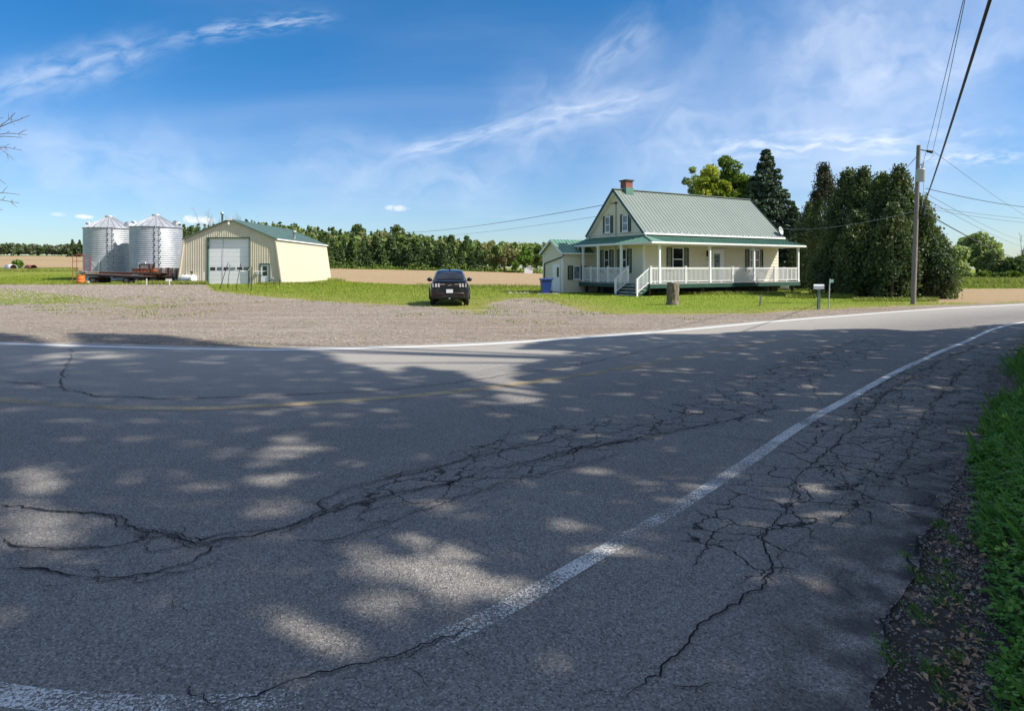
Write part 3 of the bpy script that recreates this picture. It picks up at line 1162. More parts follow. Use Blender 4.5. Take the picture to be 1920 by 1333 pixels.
def build_house():
    H = thing('farmhouse', 'cream clapboard farmhouse with grey-green metal roof and white-railed wraparound porch', 'house', (8.65, 42, 0), TH)
    L, D, FL, EV, RG = 13.35, 5.7, .78, 4.12, 7.20
    X, Yv, Z = Vector((1, 0, 0)), Vector((0, 1, 0)), Vector((0, 0, 1))
    ym = D / 2
    # walls
    w = MB()
    w.box(.02, L - .02, .02, D - .02, FL - .1, EV, 0)
    siding(w, (0, 0, 0), X, -Yv, FL, EV, lambda z: (0, L))
    siding(w, (0, D, 0), -Yv, -X, FL, EV, lambda z: (0, D))
    siding(w, (L, 0, 0), Yv, X, FL, EV, lambda z: (0, D))
    siding(w, (L, D, 0), -X, Yv, FL, EV, lambda z: (0, L))
    gs = lambda z: ((z - EV) / (RG - .12 - EV) * ym, D - (z - EV) / (RG - .12 - EV) * ym)
    siding(w, (0, D, 0), -Yv, -X, EV, RG - .16, gs)
    siding(w, (L, 0, 0), Yv, X, EV, RG - .16, gs)
    w.prism([(.02, 0.05, EV - .01), (.02, D - .05, EV - .01), (.02, ym, RG - .2)], (L - .04, 0, 0))
    w.build('wall', m_siding, H)
    for (x, y) in ((-.03, -.03), (L - .09, -.03), (-.03, D - .09), (L - .09, D - .09)):
        t = MB()
        t.box(x, x + .12, y, y + .12, FL, EV - .02)
        t.build('corner_trim', m_siding_white, H)
    fo = MB()
    fo.box(.35, L - .35, .35, D - .3, -.1, FL - .1)
    fo.build('foundation', m_found, H)
    # main roof
    r = MB()
    oy, ox, th = .27, .28, .12
    sl = (RG - EV) / ym
    ez = EV - sl * oy * .55 + .10
    e0, e1 = (-ox, -oy, ez), (L + ox, -oy, ez)
    q0, q1 = (-ox, ym, RG), (L + ox, ym, RG)
    b0, b1 = (-ox, D + oy, ez), (L + ox, D + oy, ez)
    nf = Vector((0, -(RG - ez), ym + oy)).normalized()
    nb = Vector((0, (RG - ez), ym + oy)).normalized()
    r.prism([e0, q0, (-ox, ym, RG - th * 1.3), (-ox, -oy + .02, ez - th)], (L + 2 * ox, 0, 0))
    r.prism([q0, b0, (-ox, D + oy - .02, ez - th), (-ox, ym, RG - th * 1.3)], (L + 2 * ox, 0, 0))
    ribs(r, e0, e1, q0, q1, 44, .022, .035, nf)
    ribs(r, b0, b1, q0, q1, 44, .035, .04, nb)
    r.beam((-ox - .02, ym, RG + .035), (L + ox + .02, ym, RG + .035), .22, .05)
    ro = r.build('roof', m_roof, H)
    for x in (-ox - .015, L + ox + .015):
        rt = MB()
        for (a, b) in ((e0, q0), (b0, q0)):
            rt.beam((x, a[1], a[2] - .03), (x, ym, RG - .03), .03, .17, (0, 0, 1))
        rt.build('rake_trim', m_green_dark, ro)
    bs = MB()
    for (a, sgn) in ((e0, 1), (b0, -1)):
        bs.beam((-ox + .13, a[1] + .1 * sgn, a[2] - .1), (-ox + .13, ym, RG - .22), .26, .03, (0, sgn * -.7, .7))
    bs.build('bargeboard', m_siding_white, ro)
    gu = MB()
    gu.box(-ox, L + ox + .1, -oy - .13, -oy, ez - .13, ez - .01)
    for i in range(23):
        x = -ox + .15 + i * (L + 2 * ox - .2) / 22
        gu.box(x, x + .05, -oy - .10, -oy + .12, ez + .02, ez + .075)
    gu.build('gutter', m_white, ro)
    # chimney
    c = MB()
    cx, cy = .95, ym
    c.box(cx - .3, cx + .3, cy - .3, cy + .3, RG - .2, RG + .62)
    ch = c.build('chimney', m_brick, ro)
    c = MB()
    c.box(cx - .38, cx + .38, cy - .38, cy + .38, RG + .62, RG + .70)
    c.box(cx - .2, cx + .2, cy - .2, cy + .2, RG + .70, RG + .74)
    c.build('chimney_cap', m_found, ch)
    c = MB()
    c.box(cx - .34, cx + .34, cy - .36, cy + .36, RG - .32, RG + .14)
    c.build('chimney_flashing', m_roof_green, ch)
    # porch roof wrapping front and left
    PX, PY = -1.3, -2.2
    wz, pz = 3.92, 3.40
    p = MB()
    FRx = L + .15
    Bk = 6.1
    thk = .05
    fl, fr = Vector((PX, PY, pz)), Vector((FRx, PY, pz))
    wl, wr_ = Vector((0, -.02, wz)), Vector((FRx, -.02, wz))
    lb, wb = Vector((PX, Bk, pz)), Vector((0, Bk, wz))
    dz = Vector((0, 0, -thk))
    for quad in ([fl, fr, wr_, wl], [lb, fl, wl, wb]):
        vs = quad + [v + dz for v in quad]
        p.add(vs, [(0, 1, 2, 3), (7, 6, 5, 4), (0, 4, 5, 1), (1, 5, 6, 2), (2, 6, 7, 3), (3, 7, 4, 0)])
    n1 = Vector((0, -(wz - pz), -PY)).normalized()
    ns = 46
    for i in range(ns + 1):
        x = 0 + (FRx) * i / ns
        p.beam((x, PY, pz + .015), (x, -.02, wz + .015), .035, .03, n1)
    n2 = Vector((-(wz - pz), 0, -PX)).normalized()
    for i in range(21):
        y = 0 + Bk * i / 20
        p.beam((PX, y, pz + .015), (-.01, y, wz + .015), .035, .03, n2)
    p.beam(fl + Vector((0, 0, .03)), wl + Vector((0, 0, .03)), .12, .04)
    pr = p.build('porch_roof', m_roof_green, H)
    f = MB()
    f.box(PX - .03, FRx + .03, PY - .10, PY, pz - .13, pz - .015)
    f.box(PX - .10, PX - .03, PY - .10, Bk, pz - .13, pz - .015)
    f.box(FRx - .04, FRx + .028, PY + .002, -.1, pz - .13, pz - .052)
    f.prism([(FRx - .001, PY + .1, pz - .052), (FRx - .001, -.1, pz - .052), (FRx - .001, -.1, wz - .06)], (.02, 0, 0))
    f.build('fascia', m_white, pr)
    s = MB()
    s.box(PX + .0, FRx - .05, PY + .002, -.03, pz - .16, pz - .132)
    s.box(PX + .0, -.03, -.03, Bk, pz - .16, pz - .132)
    s.build('ceiling', m_soffit, pr)
    ds = MB()
    ds.tube([(PX + .05, Bk - .5, pz - .1), (PX + .05, Bk - .5, pz - .5), (PX + .25, Bk - .35, pz - .8)], .045, 8)
    ds.build('downpipe', m_white, pr)
    # deck
    d = MB()
    DX, DY = -1.3, -2.05
    DR = L - .25
    d.box(DX, DR, DY, 0, FL - .05, FL)
    d.box(DX, 0, 0, 5.4, FL - .05, FL)
    dk = d.build('deck', m_deck_floor, H)
    d = MB()
    d.box(DX - .02, DR + .02, DY - .04, DY, FL - .30, FL - .052)
    d.box(DX - .04, DX, DY - .04, 5.4, FL - .30, FL - .052)
    d.box(DR, DR + .04, DY - .038, -.02, FL - .30, FL - .052)
    d.build('rim_board', m_deck_green, dk)
    prs = [(DX + .3 + i * (DR - DX - .5) / 6, DY + .43, .08) for i in range(7)] + [(DX + .38, y, .08) for y in (1.4, 3.2, 5.0)] + [(DR - .78, -.4, .22)]
    for (x, y, w2) in prs:
        d = MB()
        d.box(x - w2, x + w2, y - w2, y + w2, -.05, FL - .05)
        d.build('pier', m_found, dk)
    # porch posts: each of its own
    RH = .98
    posts = [(-.48, DY + .07), (3.95, DY + .07), (8.25, DY + .07), (DR - .08, DY + .07), (DX + .07, .8), (DX + .07, 3.25), (DX + .07, 5.0), (DR - .08, -.5)]
    for (x, y) in posts[:7]:
        q = MB()
        q.box(x - .065, x + .065, y - .065, y + .065, FL, pz - .16)
        q.box(x - .085, x + .085, y - .085, y + .085, FL, FL + .10)
        q.box(x - .085, x + .085, y - .085, y + .085, pz - .28, pz - .161)
        q.build('porch_post', m_white, H)

    def rail(a, b, drop=0.0, pick=.115):
        """railing from a to b (floor points)"""
        a, b = Vector(a), Vector(b)
        q = MB()
        up = Vector((0, 0, 1))
        q.beam(a + up * RH, b + up * RH, .075, .05)
        q.beam(a + up * .12, b + up * .12, .05, .045)
        q.beam(a + up * (RH - .07), b + up * (RH - .07), .045, .04)
        ln = (b - a).length
        k = max(2, int(ln / pick))
        for i in range(1, k):
            c = a.lerp(b, i / k)
            q.beam(c + up * .14, c + up * (RH - .06), .03, .03, (b - a).normalized())
        mid = a.lerp(b, .5)
        q.beam(mid, mid + up * .1, .05, .05, (b - a).normalized())
        q.build('railing', m_white, H)

    def newel(x, y, z0=FL, h=RH + .08):
        q = MB()
        q.box(x - .055, x + .055, y - .055, y + .055, z0, z0 + h)
        q.box(x - .07, x + .07, y - .07, y + .07, z0 + h, z0 + h + .03)
        q.build('newel_post', m_white, H)
    yf = DY + .07
    xs = [-1.22, -.48, 1.75, 3.95, 6.1, 8.25, 10.4, DR - .08]
    for i in range(len(xs) - 1):
        rail((xs[i] + .06, yf, FL), (xs[i + 1] - .06, yf, FL))
    for x in (-1.22, 1.75, 6.1, 10.4):
        newel(x, yf)
    rail((DR - .08, yf + .06, FL), (DR - .08, -.1, FL))
    xl = DX + .07
    ys = [.15, .8, 2.15, 3.25, 4.05, 5.0]
    for i in range(len(ys) - 1):
        rail((xl, ys[i] + .06, FL), (xl, ys[i + 1] - .06, FL))
    for y in (.15, 2.15, 4.05):
        newel(xl, y)
    rail((xl, 5.06, FL), (-.05, 5.06, FL))
    # stairs off the left end of the front
    st = MB()
    tr = MB()
    nst = 4
    ya, yb = -1.95, .1
    rise = FL / (nst + 0.0)
    run = .26
    for i in range(nst):
        zt = FL - rise * (i + 1) + .0
        x1 = DX - .04 - run * i
        st.box(x1 - run, x1, ya + .04, yb - .04, max(zt - rise, -.02) if zt > .05 else -.05, zt - .03 if zt > .05 else .0)
        tr.box(x1 - run - .03, x1 - .002, ya, yb, zt + (.0 if zt > .05 else .03), zt + .035 + (0 if zt > .05 else .02))
    for y in (ya + .02, yb - .02):
        st.beam((DX, y, FL - .25), (DX - run * nst, y, .02), .035, .24)
    sto = st.build('stairs', m_deck_green, H)
    tr.build('tread', m_deck_floor, sto)
    for y in (ya, yb):
        q = MB()
        bx_ = DX - run * nst + .05
        q.box(bx_ - .05, bx_ + .05, y - .05, y + .05, .0, RH + .12)
        a, b = Vector((xl, y, FL)), Vector((bx_, y, .12))
        up = Vector((0, 0, 1))
        q.beam(a + up * (RH + .02), b + up * (RH - .06), .07, .05)
        q.beam(a + up * .12, b + up * .10, .05, .045)
        for i in range(1, 10):
            c = a.lerp(b, i / 10)
            q.beam(c + up * .12, c + up * (RH - .02), .028, .028, X)
        q.build('stair_rail', m_white, sto)
    newel(xl, ya)
    # front windows and door
    wy = -.02
    for (cxw, wd, sh) in ((2.98, 1.02, .48), (10.65, 1.06, .42)):
        window(H, (cxw, wy, 2.34), X, -Yv, wd, 1.58)
        for sg in (-1, 1):
            shutter(H, (cxw + sg * (wd / 2 + sh / 2 + .01), wy, 2.30), X, -Yv, sh, 1.62)
    dr = MB()
    dr.box(6.42, 7.02, -.075, -.02, FL + .04, 2.75)
    do = dr.build('front_door', m_door_green, H)
    q = MB()
    q.box(6.52, 6.92, -.10, -.075, 1.75, 2.6)
    q.build('pane', m_glass_curtain, do)
    q = MB()
    q.box(6.62, 6.78, -.115, -.1, 2.15, 2.3)
    q.build('knocker', m_black, do)
    q = MB()
    q.tube([(6.94, -.12, 1.55), (6.94, -.12, 1.72)], .02, 6)
    q.build('handle', m_black, do)
    q = MB()
    q.box(6.28, 6.42, -.09, -.02, FL, 3.0)
    q.box(7.02, 7.42, -.09, -.02, FL, 3.0)
    q.box(6.42, 7.02, -.088, -.02, 2.75, 3.0)
    q.box(6.2, 7.5, -.11, -.02, 3.0, 3.08)
    q.build('door_surround', m_white, H)
    q = MB()
    q.box(5.72, 5.86, -.16, -.02, 2.55, 2.85)
    q.prism([(5.68, -.20, 2.85), (5.90, -.20, 2.85), (5.79, -.10, 2.98)], (0, .16, 0))
    q.build('porch_lamp', m_black, H)
    for ch_, xx in (('1', 5.62), ('2', 5.80)):
        cu = bpy.data.curves.new('house_number', 'FONT')
        cu.body = ch_
        cu.size = .20
        cu.extrude = .008
        cu.materials.append(m_black)
        tmp = bpy.data.objects.new('tmp', cu)
        C.objects.link(tmp)
        bpy.context.view_layer.update()
        nm = bpy.data.meshes.new_from_object(tmp.evaluated_get(bpy.context.evaluated_depsgraph_get()))
        bpy.data.objects.remove(tmp)
        to = bpy.data.objects.new('house_number', nm)
        C.objects.link(to)
        to.parent = H
        to.location = (xx, -.045, 2.28)
        to.rotation_euler = (math.radians(90), 0, 0)
    # gable side windows (faces -x)
    for yy in (1.78, 3.68):
        window(H, (-.02, yy, 4.80), -Yv, -X, .58, 1.12, curtain=True)
        for sg in (-1, 1):
            shutter(H, (-.02, yy + sg * .41, 4.80), -Yv, -X, .24, 1.20)
    for yy in (1.75, 3.65):
        window(H, (-.02, yy + .15, 2.30), -Yv, -X, .55, 1.5)
        shutter(H, (-.02, yy - .36, 2.22), -Yv, -X, .42, 1.62)
        shutter(H, (-.02, yy + .66, 2.22), -Yv, -X, .42, 1.62)
    q = MB()
    q.tube([(-.06, ym - .06, 4.0), (-.06, ym - .06, 6.25)], .02, 6)
    q.box(-.12, -.02, ym - .16, ym + .04, 6.2, 6.32)
    q.tube([(-.06, ym - .06, .9), (-.06, ym - .06, 3.2)], .02, 6)
    q.build('service_conduit', m_black, H)
    # satellite dish on the right end of the roof
    q = MB()
    prof = [(.001, .0), (.15, .02), (.28, .07), (.33, .11), (.335, .115), (.28, .085), (.15, .035), (.001, .012)]
    k = MB()
    k.lathe(prof, 20)
    R = Matrix.Rotation(math.radians(75), 3, 'X') @ Matrix.Rotation(math.radians(12), 3, 'Y')
    q.add([R @ Vector(v) + Vector((L + .1, -.1, 4.55)) for v in k.v], k.f, 0, True)
    q.tube([(L + .1, -.02, 4.55), (L + .1, .1, 4.1)], .025, 6)
    q.tube([(L + .1, -.12, 4.30), (L + .02, -.5, 4.45)], .012, 6)
    q.build('satellite_dish', m_transformer, H)
    # annex behind the porch
    ax0, ax1, ay0, ay1, ae, ar = -2.75, .0, 5.4, 7.9, 2.92, 3.76
    am = (ay0 + ay1) / 2
    a = MB()
    a.box(ax0 + .02, 6, ay0 + .02, ay1 - .02, -.05, ae)
    siding(a, (ax0, ay0, 0), X, -Yv, .02, ae, lambda z: (0, 6 - ax0), .25, .03)
    siding(a, (ax0, ay1, 0), -Yv, -X, .02, ae, lambda z: (0, ay1 - ay0), .25, .03)
    g2 = lambda z: ((z - ae) / (ar - ae) * (am - ay0), (ay1 - ay0) - (z - ae) / (ar - ae) * (am - ay0))
    siding(a, (ax0, ay1, 0), -Yv, -X, ae, ar - .1, g2, .25, .03)
    a.prism([(ax0 + .02, ay0 + .05, ae - .01), (ax0 + .02, ay1 - .05, ae - .01), (ax0 + .02, am, ar - .12)], (6 - ax0, 0, 0))
    an = a.build('annex_wall', m_siding, H)
    for (y0_, y1_) in ((ay0 - .035, ay0 + .08), (ay1 - .08, ay1 + .03)):
        a = MB()
        a.box(ax0 - .03, ax0 + .09, y0_, y1_, 0, ae - .05)
        a.build('corner_trim', m_siding_white, an)
    a = MB()
    sl2 = (ar - ae) / (am - ay0)
    zz = ae - sl2 * .2
    ox2 = .22
    a.prism([(ax0 - ox2, ay0 - .2, zz + .06), (ax0 - ox2, am, ar + .06), (ax0 - ox2, am, ar - .04), (ax0 - ox2, ay0 - .2, zz - .02)], (6.3 + ox2 - ax0, 0, 0))
    a.prism([(ax0 - ox2, am, ar + .06), (ax0 - ox2, ay1 + .2, zz + .06), (ax0 - ox2, ay1 + .2, zz - .02), (ax0 - ox2, am, ar - .04)], (6.3 + ox2 - ax0, 0, 0))
    nn = Vector((0, -sl2, 1)).normalized()
    ribs(a, (ax0 - ox2, ay0 - .2, zz + .06), (6.3, ay0 - .2, zz + .06), (ax0 - ox2, am, ar + .06), (6.3, am, ar + .06), 30, .03, .035, nn)
    aro = a.build('annex_roof', m_roof_green, H)
    a = MB()
    a.beam((ax0 - ox2 - .012, ay0 - .2, zz - .0), (ax0 - ox2 - .012, am, ar), .024, .15)
    a.beam((ax0 - ox2 - .012, ay1 + .2, zz - .0), (ax0 - ox2 - .012, am, ar), .024, .15)
    a.box(ax0 - ox2, 6, ay0 - .30, ay0 - .2, zz - .06, zz + .04)
    a.build('rake_trim', m_siding_white, aro)
    a = MB()
    a.tube([(ax0 - .05, ay0 - .24, zz - .05), (ax0 - .06, ay0 - .1, zz - .25), (ax0 - .07, ay1 - .3, zz - .7), (ax0 - .07, ay1 - .15, .2)], .04, 8)
    a.build('downpipe', m_found, aro)
    window(H, (-1.55, ay0 - .02, 1.42), X, -Yv, .62, .98, bars=0, curtain=True)
    shutter(H, (-2.1, ay0 - .03, 1.42), X, -Yv, .42, 1.0)
    shutter(H, (-1.0, ay0 - .03, 1.42), X, -Yv, .42, 1.0)
    a = MB()
    a.box(ax0 - .07, ax0 - .02, ay0 + .25, ay0 + 1.15, .06, 2.02)
    ad = a.build('side_door', m_white, H)
    a = MB()
    a.box(ax0 - .085, ax0 - .07, ay0 + .34, ay0 + .6, 1.1, 1.8)
    a.build('pane', m_glass, ad)
    a = MB()
    a.sphere((ax0 - .11, ay0 + 1.05, 1.0), .035)
    a.build('handle', m_black, ad)
    return H


house = build_house()

# ------------------------------------------------------------------ the steel shed
def build_shed():
    Y0 = 70.0
    S = thing('farm_shed', 'cream steel farm shed with green roof, leaning side walls and white overhead door', 'shed', (-30.8, Y0, 0))
    # local: x across, y back
    bl, br, tl, tr_, ez, az, Ld = -5.75, 5.72, -5.05, 5.0, 5.02, 7.1, 19.0
    OV = .2
    f = MB()
    nrm = lambda z, s: (bl + (tl - bl) * z / ez) if s < 0 else (br + (tr_ - br) * z / ez)

    def top(x):
        return ez + (az - ez) * (1 - abs(x - (-.02)) / 5.0)
    # ribbed front: columns between openings
    gx0, gx1, gz = -2.52, 2.08, 5.05 - .0
    gz = 5.02
    dx0, dx1, dz_ = 3.22, 4.30, 2.22

    def column(x0, x1, z0f, z1f):
        k = max(1, int(round((x1 - x0) / .245)))
        for i in range(k):
            a, b = x0 + (x1 - x0) * i / k, x0 + (x1 - x0) * (i + 1) / k
            m1, m2 = a + (b - a) * .68, a + (b - a) * .80
            m3 = a + (b - a) * .90
            for (u0, u1, d0, d1) in ((a, m1, 0, 0), (m1, m2, 0, -.022), (m2, m3, -.022, -.022), (m3, b, -.022, 0)):
                f.add([(u0, d0, z0f(u0)), (u1, d1, z0f(u1)), (u1, d1, z1f(u1)), (u0, d0, z1f(u0))], [(0, 1, 2, 3)])
    zero = lambda x: -.05
    column(bl + .72, gx0, zero, lambda x: min(top(x), 99))
    column(gx1, dx0, zero, top)
    column(dx0, dx1, lambda x: dz_, top)
    column(dx1, br - .74, zero, top)
    column(gx0, gx1, lambda x: gz, top)
    # sloped bits at both edges
    f.add([(bl, 0, -.05), (bl + .72, 0, -.05), (bl + .72, 0, top(bl + .72)), (tl, 0, ez)], [(0, 1, 2, 3)])
    f.add([(br - .74, 0, -.05), (br, 0, -.05), (tr_, 0, ez), (br - .74, 0, top(br - .74))], [(0, 1, 2, 3)])
    f.build('front_wall', m_shed_front, S)
    # side walls and rear, wings project past the front
    w = MB()
    for s in (-1, 1):
        b, t = (bl, tl) if s < 0 else (br, tr_)
        w.add([(b, -OV, -.05), (b, Ld, -.05), (t, Ld, ez), (t, -OV, ez)], [(0, 1, 2, 3) if s > 0 else (3, 2, 1, 0)])
        w.add([(b - s * .12, -OV, -.05), (b, -OV, -.05), (t, -OV, ez), (t - s * .12, -OV, ez)], [(0, 1, 2, 3)])
        w.add([(b - s * .12, -OV, -.05), (b - s * .12, .05, -.05), (t - s * .12, .05, ez), (t - s * .12, -OV, ez)], [(0, 1, 2, 3)])
    w.add([(bl, Ld, -.05), (br, Ld, -.05), (tr_, Ld, ez), (0, Ld, az), (tl, Ld, ez)], [(0, 1, 2, 3, 4)])
    w.build('side_wall', m_shed_side, S)
    r = MB()
    e = .14
    pts = [(tl - e, -OV - .05, ez - .03), (-.02, -OV - .05, az + .06), (tr_ + e, -OV - .05, ez - .03), (tr_ + e - .02, -OV - .05, ez - .13), (-.02, -OV - .05, az - .06), (tl - e + .02, -OV - .05, ez - .13)]
    q = [Vector(p) for p in pts]
    back = Vector((0, Ld + OV + .15, 0))
    vs = q + [p + back for p in q]
    r.add(vs, [(0, 1, 7, 6), (1, 2, 8, 7), (2, 3, 9, 8), (3, 4, 10, 9), (4, 5, 11, 10), (5, 0, 6, 11), (5, 4, 1, 0), (4, 3, 2, 1), (6, 7, 10, 11), (7, 8, 9, 10)])
    for s, xe in ((-1, tl - e), (1, tr_ + e)):
        n = Vector((s * (az - ez), 0, 5.0)).normalized()
        for i in range(26):
            y = -OV + i * (Ld + OV) / 25
            r.beam((xe, y, ez - .03), (-.02, y, az + .06), .05, .035, n)
    ro = r.build('roof', m_shed_roof, S)
    v = MB()
    v.box(tr_ + e, tr_ + e + .09, -OV, Ld + .1, ez - .17, ez - .04)
    v.build('gutter', m_white, ro)
    v = MB()
    v.lathe([(.16, 0), (.16, .75), (.28, .78), (.28, .92), (.05, 1.0)], 12, c=(4.2, 8.2, 5.35))
    v.build('roof_vent', m_galv, ro)
    v = MB()
    v.lathe([(.12, 0), (.12, 2.6), (.2, 2.62), (.2, 2.85), (.03, 2.95)], 12, c=(-3.6, 6.0, 5.5))
    v.build('stove_pipe', m_galv, ro)
    # overhead door set back
    d = MB()
    rec = .22
    for i in range(10):
        z0, z1 = i * gz / 10, (i + 1) * gz / 10
        d.box(gx0 + .1, gx1 - .05, rec, rec + .05, z0 + .008 if i else -.03, z1 - .008)
    do = d.build('overhead_door', m_door_white, S)
    k = MB()
    k.box(gx0 + .1, gx1 - .05, rec + .02, rec + .06, 0, gz)
    k.build('door_seam', m_transformer, do)
    for i in range(6):
        x0 = gx0 + .22 + i * .735
        p = MB()
        p.box(x0, x0 + .55, rec - .015, rec, 1.52, 1.86)
        p.build('pane', m_glass_curtain if i in (1, 3, 5) else m_glass, do)
    t = MB()
    t.box(gx0 - .06, gx0 + .10, -.06, rec + .06, 0, gz + .12)
    t.box(gx1 - .05, gx1 + .05, -.05, rec + .06, 0, gz + .12)
    t.box(gx0 + .10, gx1 - .05, -.055, rec + .06, gz, gz + .12)
    t.build('door_trim', m_shed_trim, S)
    t = MB()
    t.tube([(-.95, .2, .05), (-.92, .18, 2.5), (-.85, .19, 4.95)], .012, 5)
    t.build('door_cord', m_wire_grey, do)
    # man door
    d = MB()
    d.box(dx0 + .1, dx1 - .1, .02, .07, .02, dz_ - .1)
    md = d.build('side_door', m_white, S)
    d = MB()
    d.box(dx0 + .32, dx1 - .3, -.0, .02, .95, 1.42)
    d.box(dx0 + .32, dx1 - .3, -.0, .02, 1.48, 1.98)
    d.build('pane', m_glass, md)
    d = MB()
    d.sphere((dx0 + .2, -.02, 1.0), .04)
    d.build('handle', m_black, md)
    t = MB()
    t.box(dx0 - .02, dx0 + .1, -.045, .06, 0, dz_ + .06)
    t.box(dx1 - .1, dx1 + .02, -.045, .06, 0, dz_ + .06)
    t.box(dx0 + .1, dx1 - .1, -.043, .06, dz_ - .1, dz_ + .06)
    t.build('door_frame', m_shed_trim, S)
    for bxs in ((dx0 - .38, dx0 - .12, -.18, -.03, 1.05, 1.38), (br - 1.12, br - .98, -.12, -.0, .55, .75)):
        t = MB()
        t.box(*bxs)
        t.build('meter_box', m_transformer, S)
    # lamp at the apex
    t = MB()
    t.tube([(.0, .0, az - .35), (.0, -.35, az - .28), (.02, -.55, az - .35)], .035, 8)
    t.lathe([(.05, .12), (.12, .05), (.15, -.1), (.13, -.16), (.001, -.17)], 12, c=(.02, -.55, az - .5))
    la = t.build('yard_lamp', m_transformer, S)
    t = MB()
    t.box(-.35, .3, -OV - .10, -OV - .055, az - .12, az + .07)
    t.build('apex_cap', m_white, ro)
    return S


build_shed()

# ------------------------------------------------------------------ grain bins
def build_bin(px, wpx, eave, peak, Y, label, lad, hatch):
    R = wpx / 2 * Y / F
    X = (px - 960) * Y / F
    z0 = tzf(X, Y)
    ze = EYE + (HOR - eave) * Y / F - z0
    zp = EYE + (HOR - peak) * Y / F - z0
    B = thing('grain_bin', label, 'grain bin', (X, Y, z0), 0, 'corrugated grain bins')
    w = MB()
    n, rows = 64, int(ze / .24)
    prof = []
    for i in range(rows * 4 + 1):
        z = ze * i / (rows * 4)
        prof.append((R + .026 * math.sin(i * math.pi / 2), z - (.2 if i == 0 else 0)))
    w.lathe(prof, n)
    w.build('wall', m_galv, B)
    r = MB()
    sec = 24
    for i in range(sec):
        a0, a1 = 2 * math.pi * i / sec, 2 * math.pi * (i + 1) / sec
        Re = R + .10
        p = lambda a, rr, z: (rr * math.cos(a), rr * math.sin(a), z)
        zt = zp - .25
        r.add([p(a0, Re, ze), p(a1, Re, ze), p(a1, .45, zt), p(a0, .45, zt)], [(0, 1, 2, 3)])
        r.beam(Vector(p(a0, Re, ze + .02)), Vector(p(a0, .45, zt + .02)), .06, .09, (0, 0, 1))
    r.lathe([(R + .10, ze), (R + .12, ze - .06), (R, ze - .06)], n)
    ro = r.build('roof', m_galv, B)
    c = MB()
    c.lathe([(.45, zp - .27), (.5, zp - .12), (.5, zp - .02), (.32, zp + .05), (.001, zp + .07)], 20)
    c.build('lid', m_galv, ro)
    for a in (-8, 52, 188, 128):
        t = math.radians(a)
        v = MB()
        d = Vector((math.cos(t), math.sin(t), 0))
        k = (R - .45)
        pb = d * (R - .55) + Vector((0, 0, ze + (zp - ze) * .16))
        pt = pb + d * .12 + Vector((0, 0, .42))
        v.tube([pb, pt, pt + d * .32 + Vector((0, 0, .02))], .2, 10)
        v.build('roof_vent', m_galv, ro)
    # ladder with stand-offs
    la = MB()
    t = math.radians(lad)
    d = Vector((math.cos(t), math.sin(t), 0))
    s = Vector((-d.y, d.x, 0))
    for sg in (-1, 1):
        la.tube([d * (R + .17) + s * .24 * sg + Vector((0, 0, .6)), d * (R + .17) + s * .24 * sg + Vector((0, 0, ze + .15))], .045, 6)
    for k in range(int(ze / .3)):
        z = .7 + k * .3
        la.beam(d * (R + .17) - s * .24 + Vector((0, 0, z)), d * (R + .17) + s * .24 + Vector((0, 0, z)), .03, .03)
    lo = la.build('ladder', m_galv, B)
    for k in range(9):
        z = .8 + k * (ze - .9) / 8
        for sg in (-1, 1):
            br = MB()
            br.beam(d * R + s * .32 * sg + Vector((0, 0, z)), d * (R + .17) + s * .30 * sg + Vector((0, 0, z)), .09, .14)
            br.build('bracket', m_black, lo)
    h = MB()
    t = math.radians(hatch)
    d = Vector((math.cos(t), math.sin(t), 0))
    s = Vector((-d.y, d.x, 0))
    up = Vector((0, 0, 1))
    zz0, zz1 = .9, 2.35
    c0 = d * (R + .03)
    h.add([c0 - s * .45 + up * zz0, c0 + s * .45 + up * zz0, c0 + s * .45 + up * zz1, c0 - s * .45 + up * zz1,
           c0 - s * .45 + up * zz0 + d * .1, c0 + s * .45 + up * zz0 + d * .1, c0 + s * .45 + up * zz1 + d * .1, c0 - s * .45 + up * zz1 + d * .1],
          [(4, 5, 6, 7), (0, 4, 7, 3), (1, 2, 6, 5), (3, 7, 6, 2)])
    h.beam(c0 - s * .4 + up * (zz1 - .1) + d * .11, c0 + s * .4 + up * (zz0 + .1) + d * .11, .03, .03)
    ho = h.build('hatch_door', m_transformer, B)
    k = MB()
    k.beam(c0 + s * .5 + up * (zz0 - .05) + d * .08, c0 + s * .5 + up * (zz1 + .05) + d * .08, .1, .12, d)
    k.build('door_frame', m_white, ho)
    return B


build_bin(205, 83, 429, 405, 83, 'corrugated steel grain bin on the left, taller ladder down its front, red rack beside it', -55, -88)
build_bin(293, 88, 427, 402.5, 80.6, 'corrugated steel grain bin on the right, next to the cream shed', -58, -92)

# ------------------------------------------------------------------ yard clutter in front of the bins
def wheel(mb_t, mb_r, c, r, w, axis='y', n=18):
    prof = [(r * .55, -w / 2), (r * .9, -w / 2), (r, -w * .32), (r, w * .32), (r * .9, w / 2), (r * .55, w / 2)]
    mb_t.lathe(prof, n, c=c, axis=axis)
    mb_r.lathe([(.001, -w * .3), (r * .3, -w * .32), (r * .35, -w * .2), (r * .56, -w * .42), (r * .56, w * .42), (r * .35, w * .2), (.001, w * .3)], n, c=c, axis=axis)


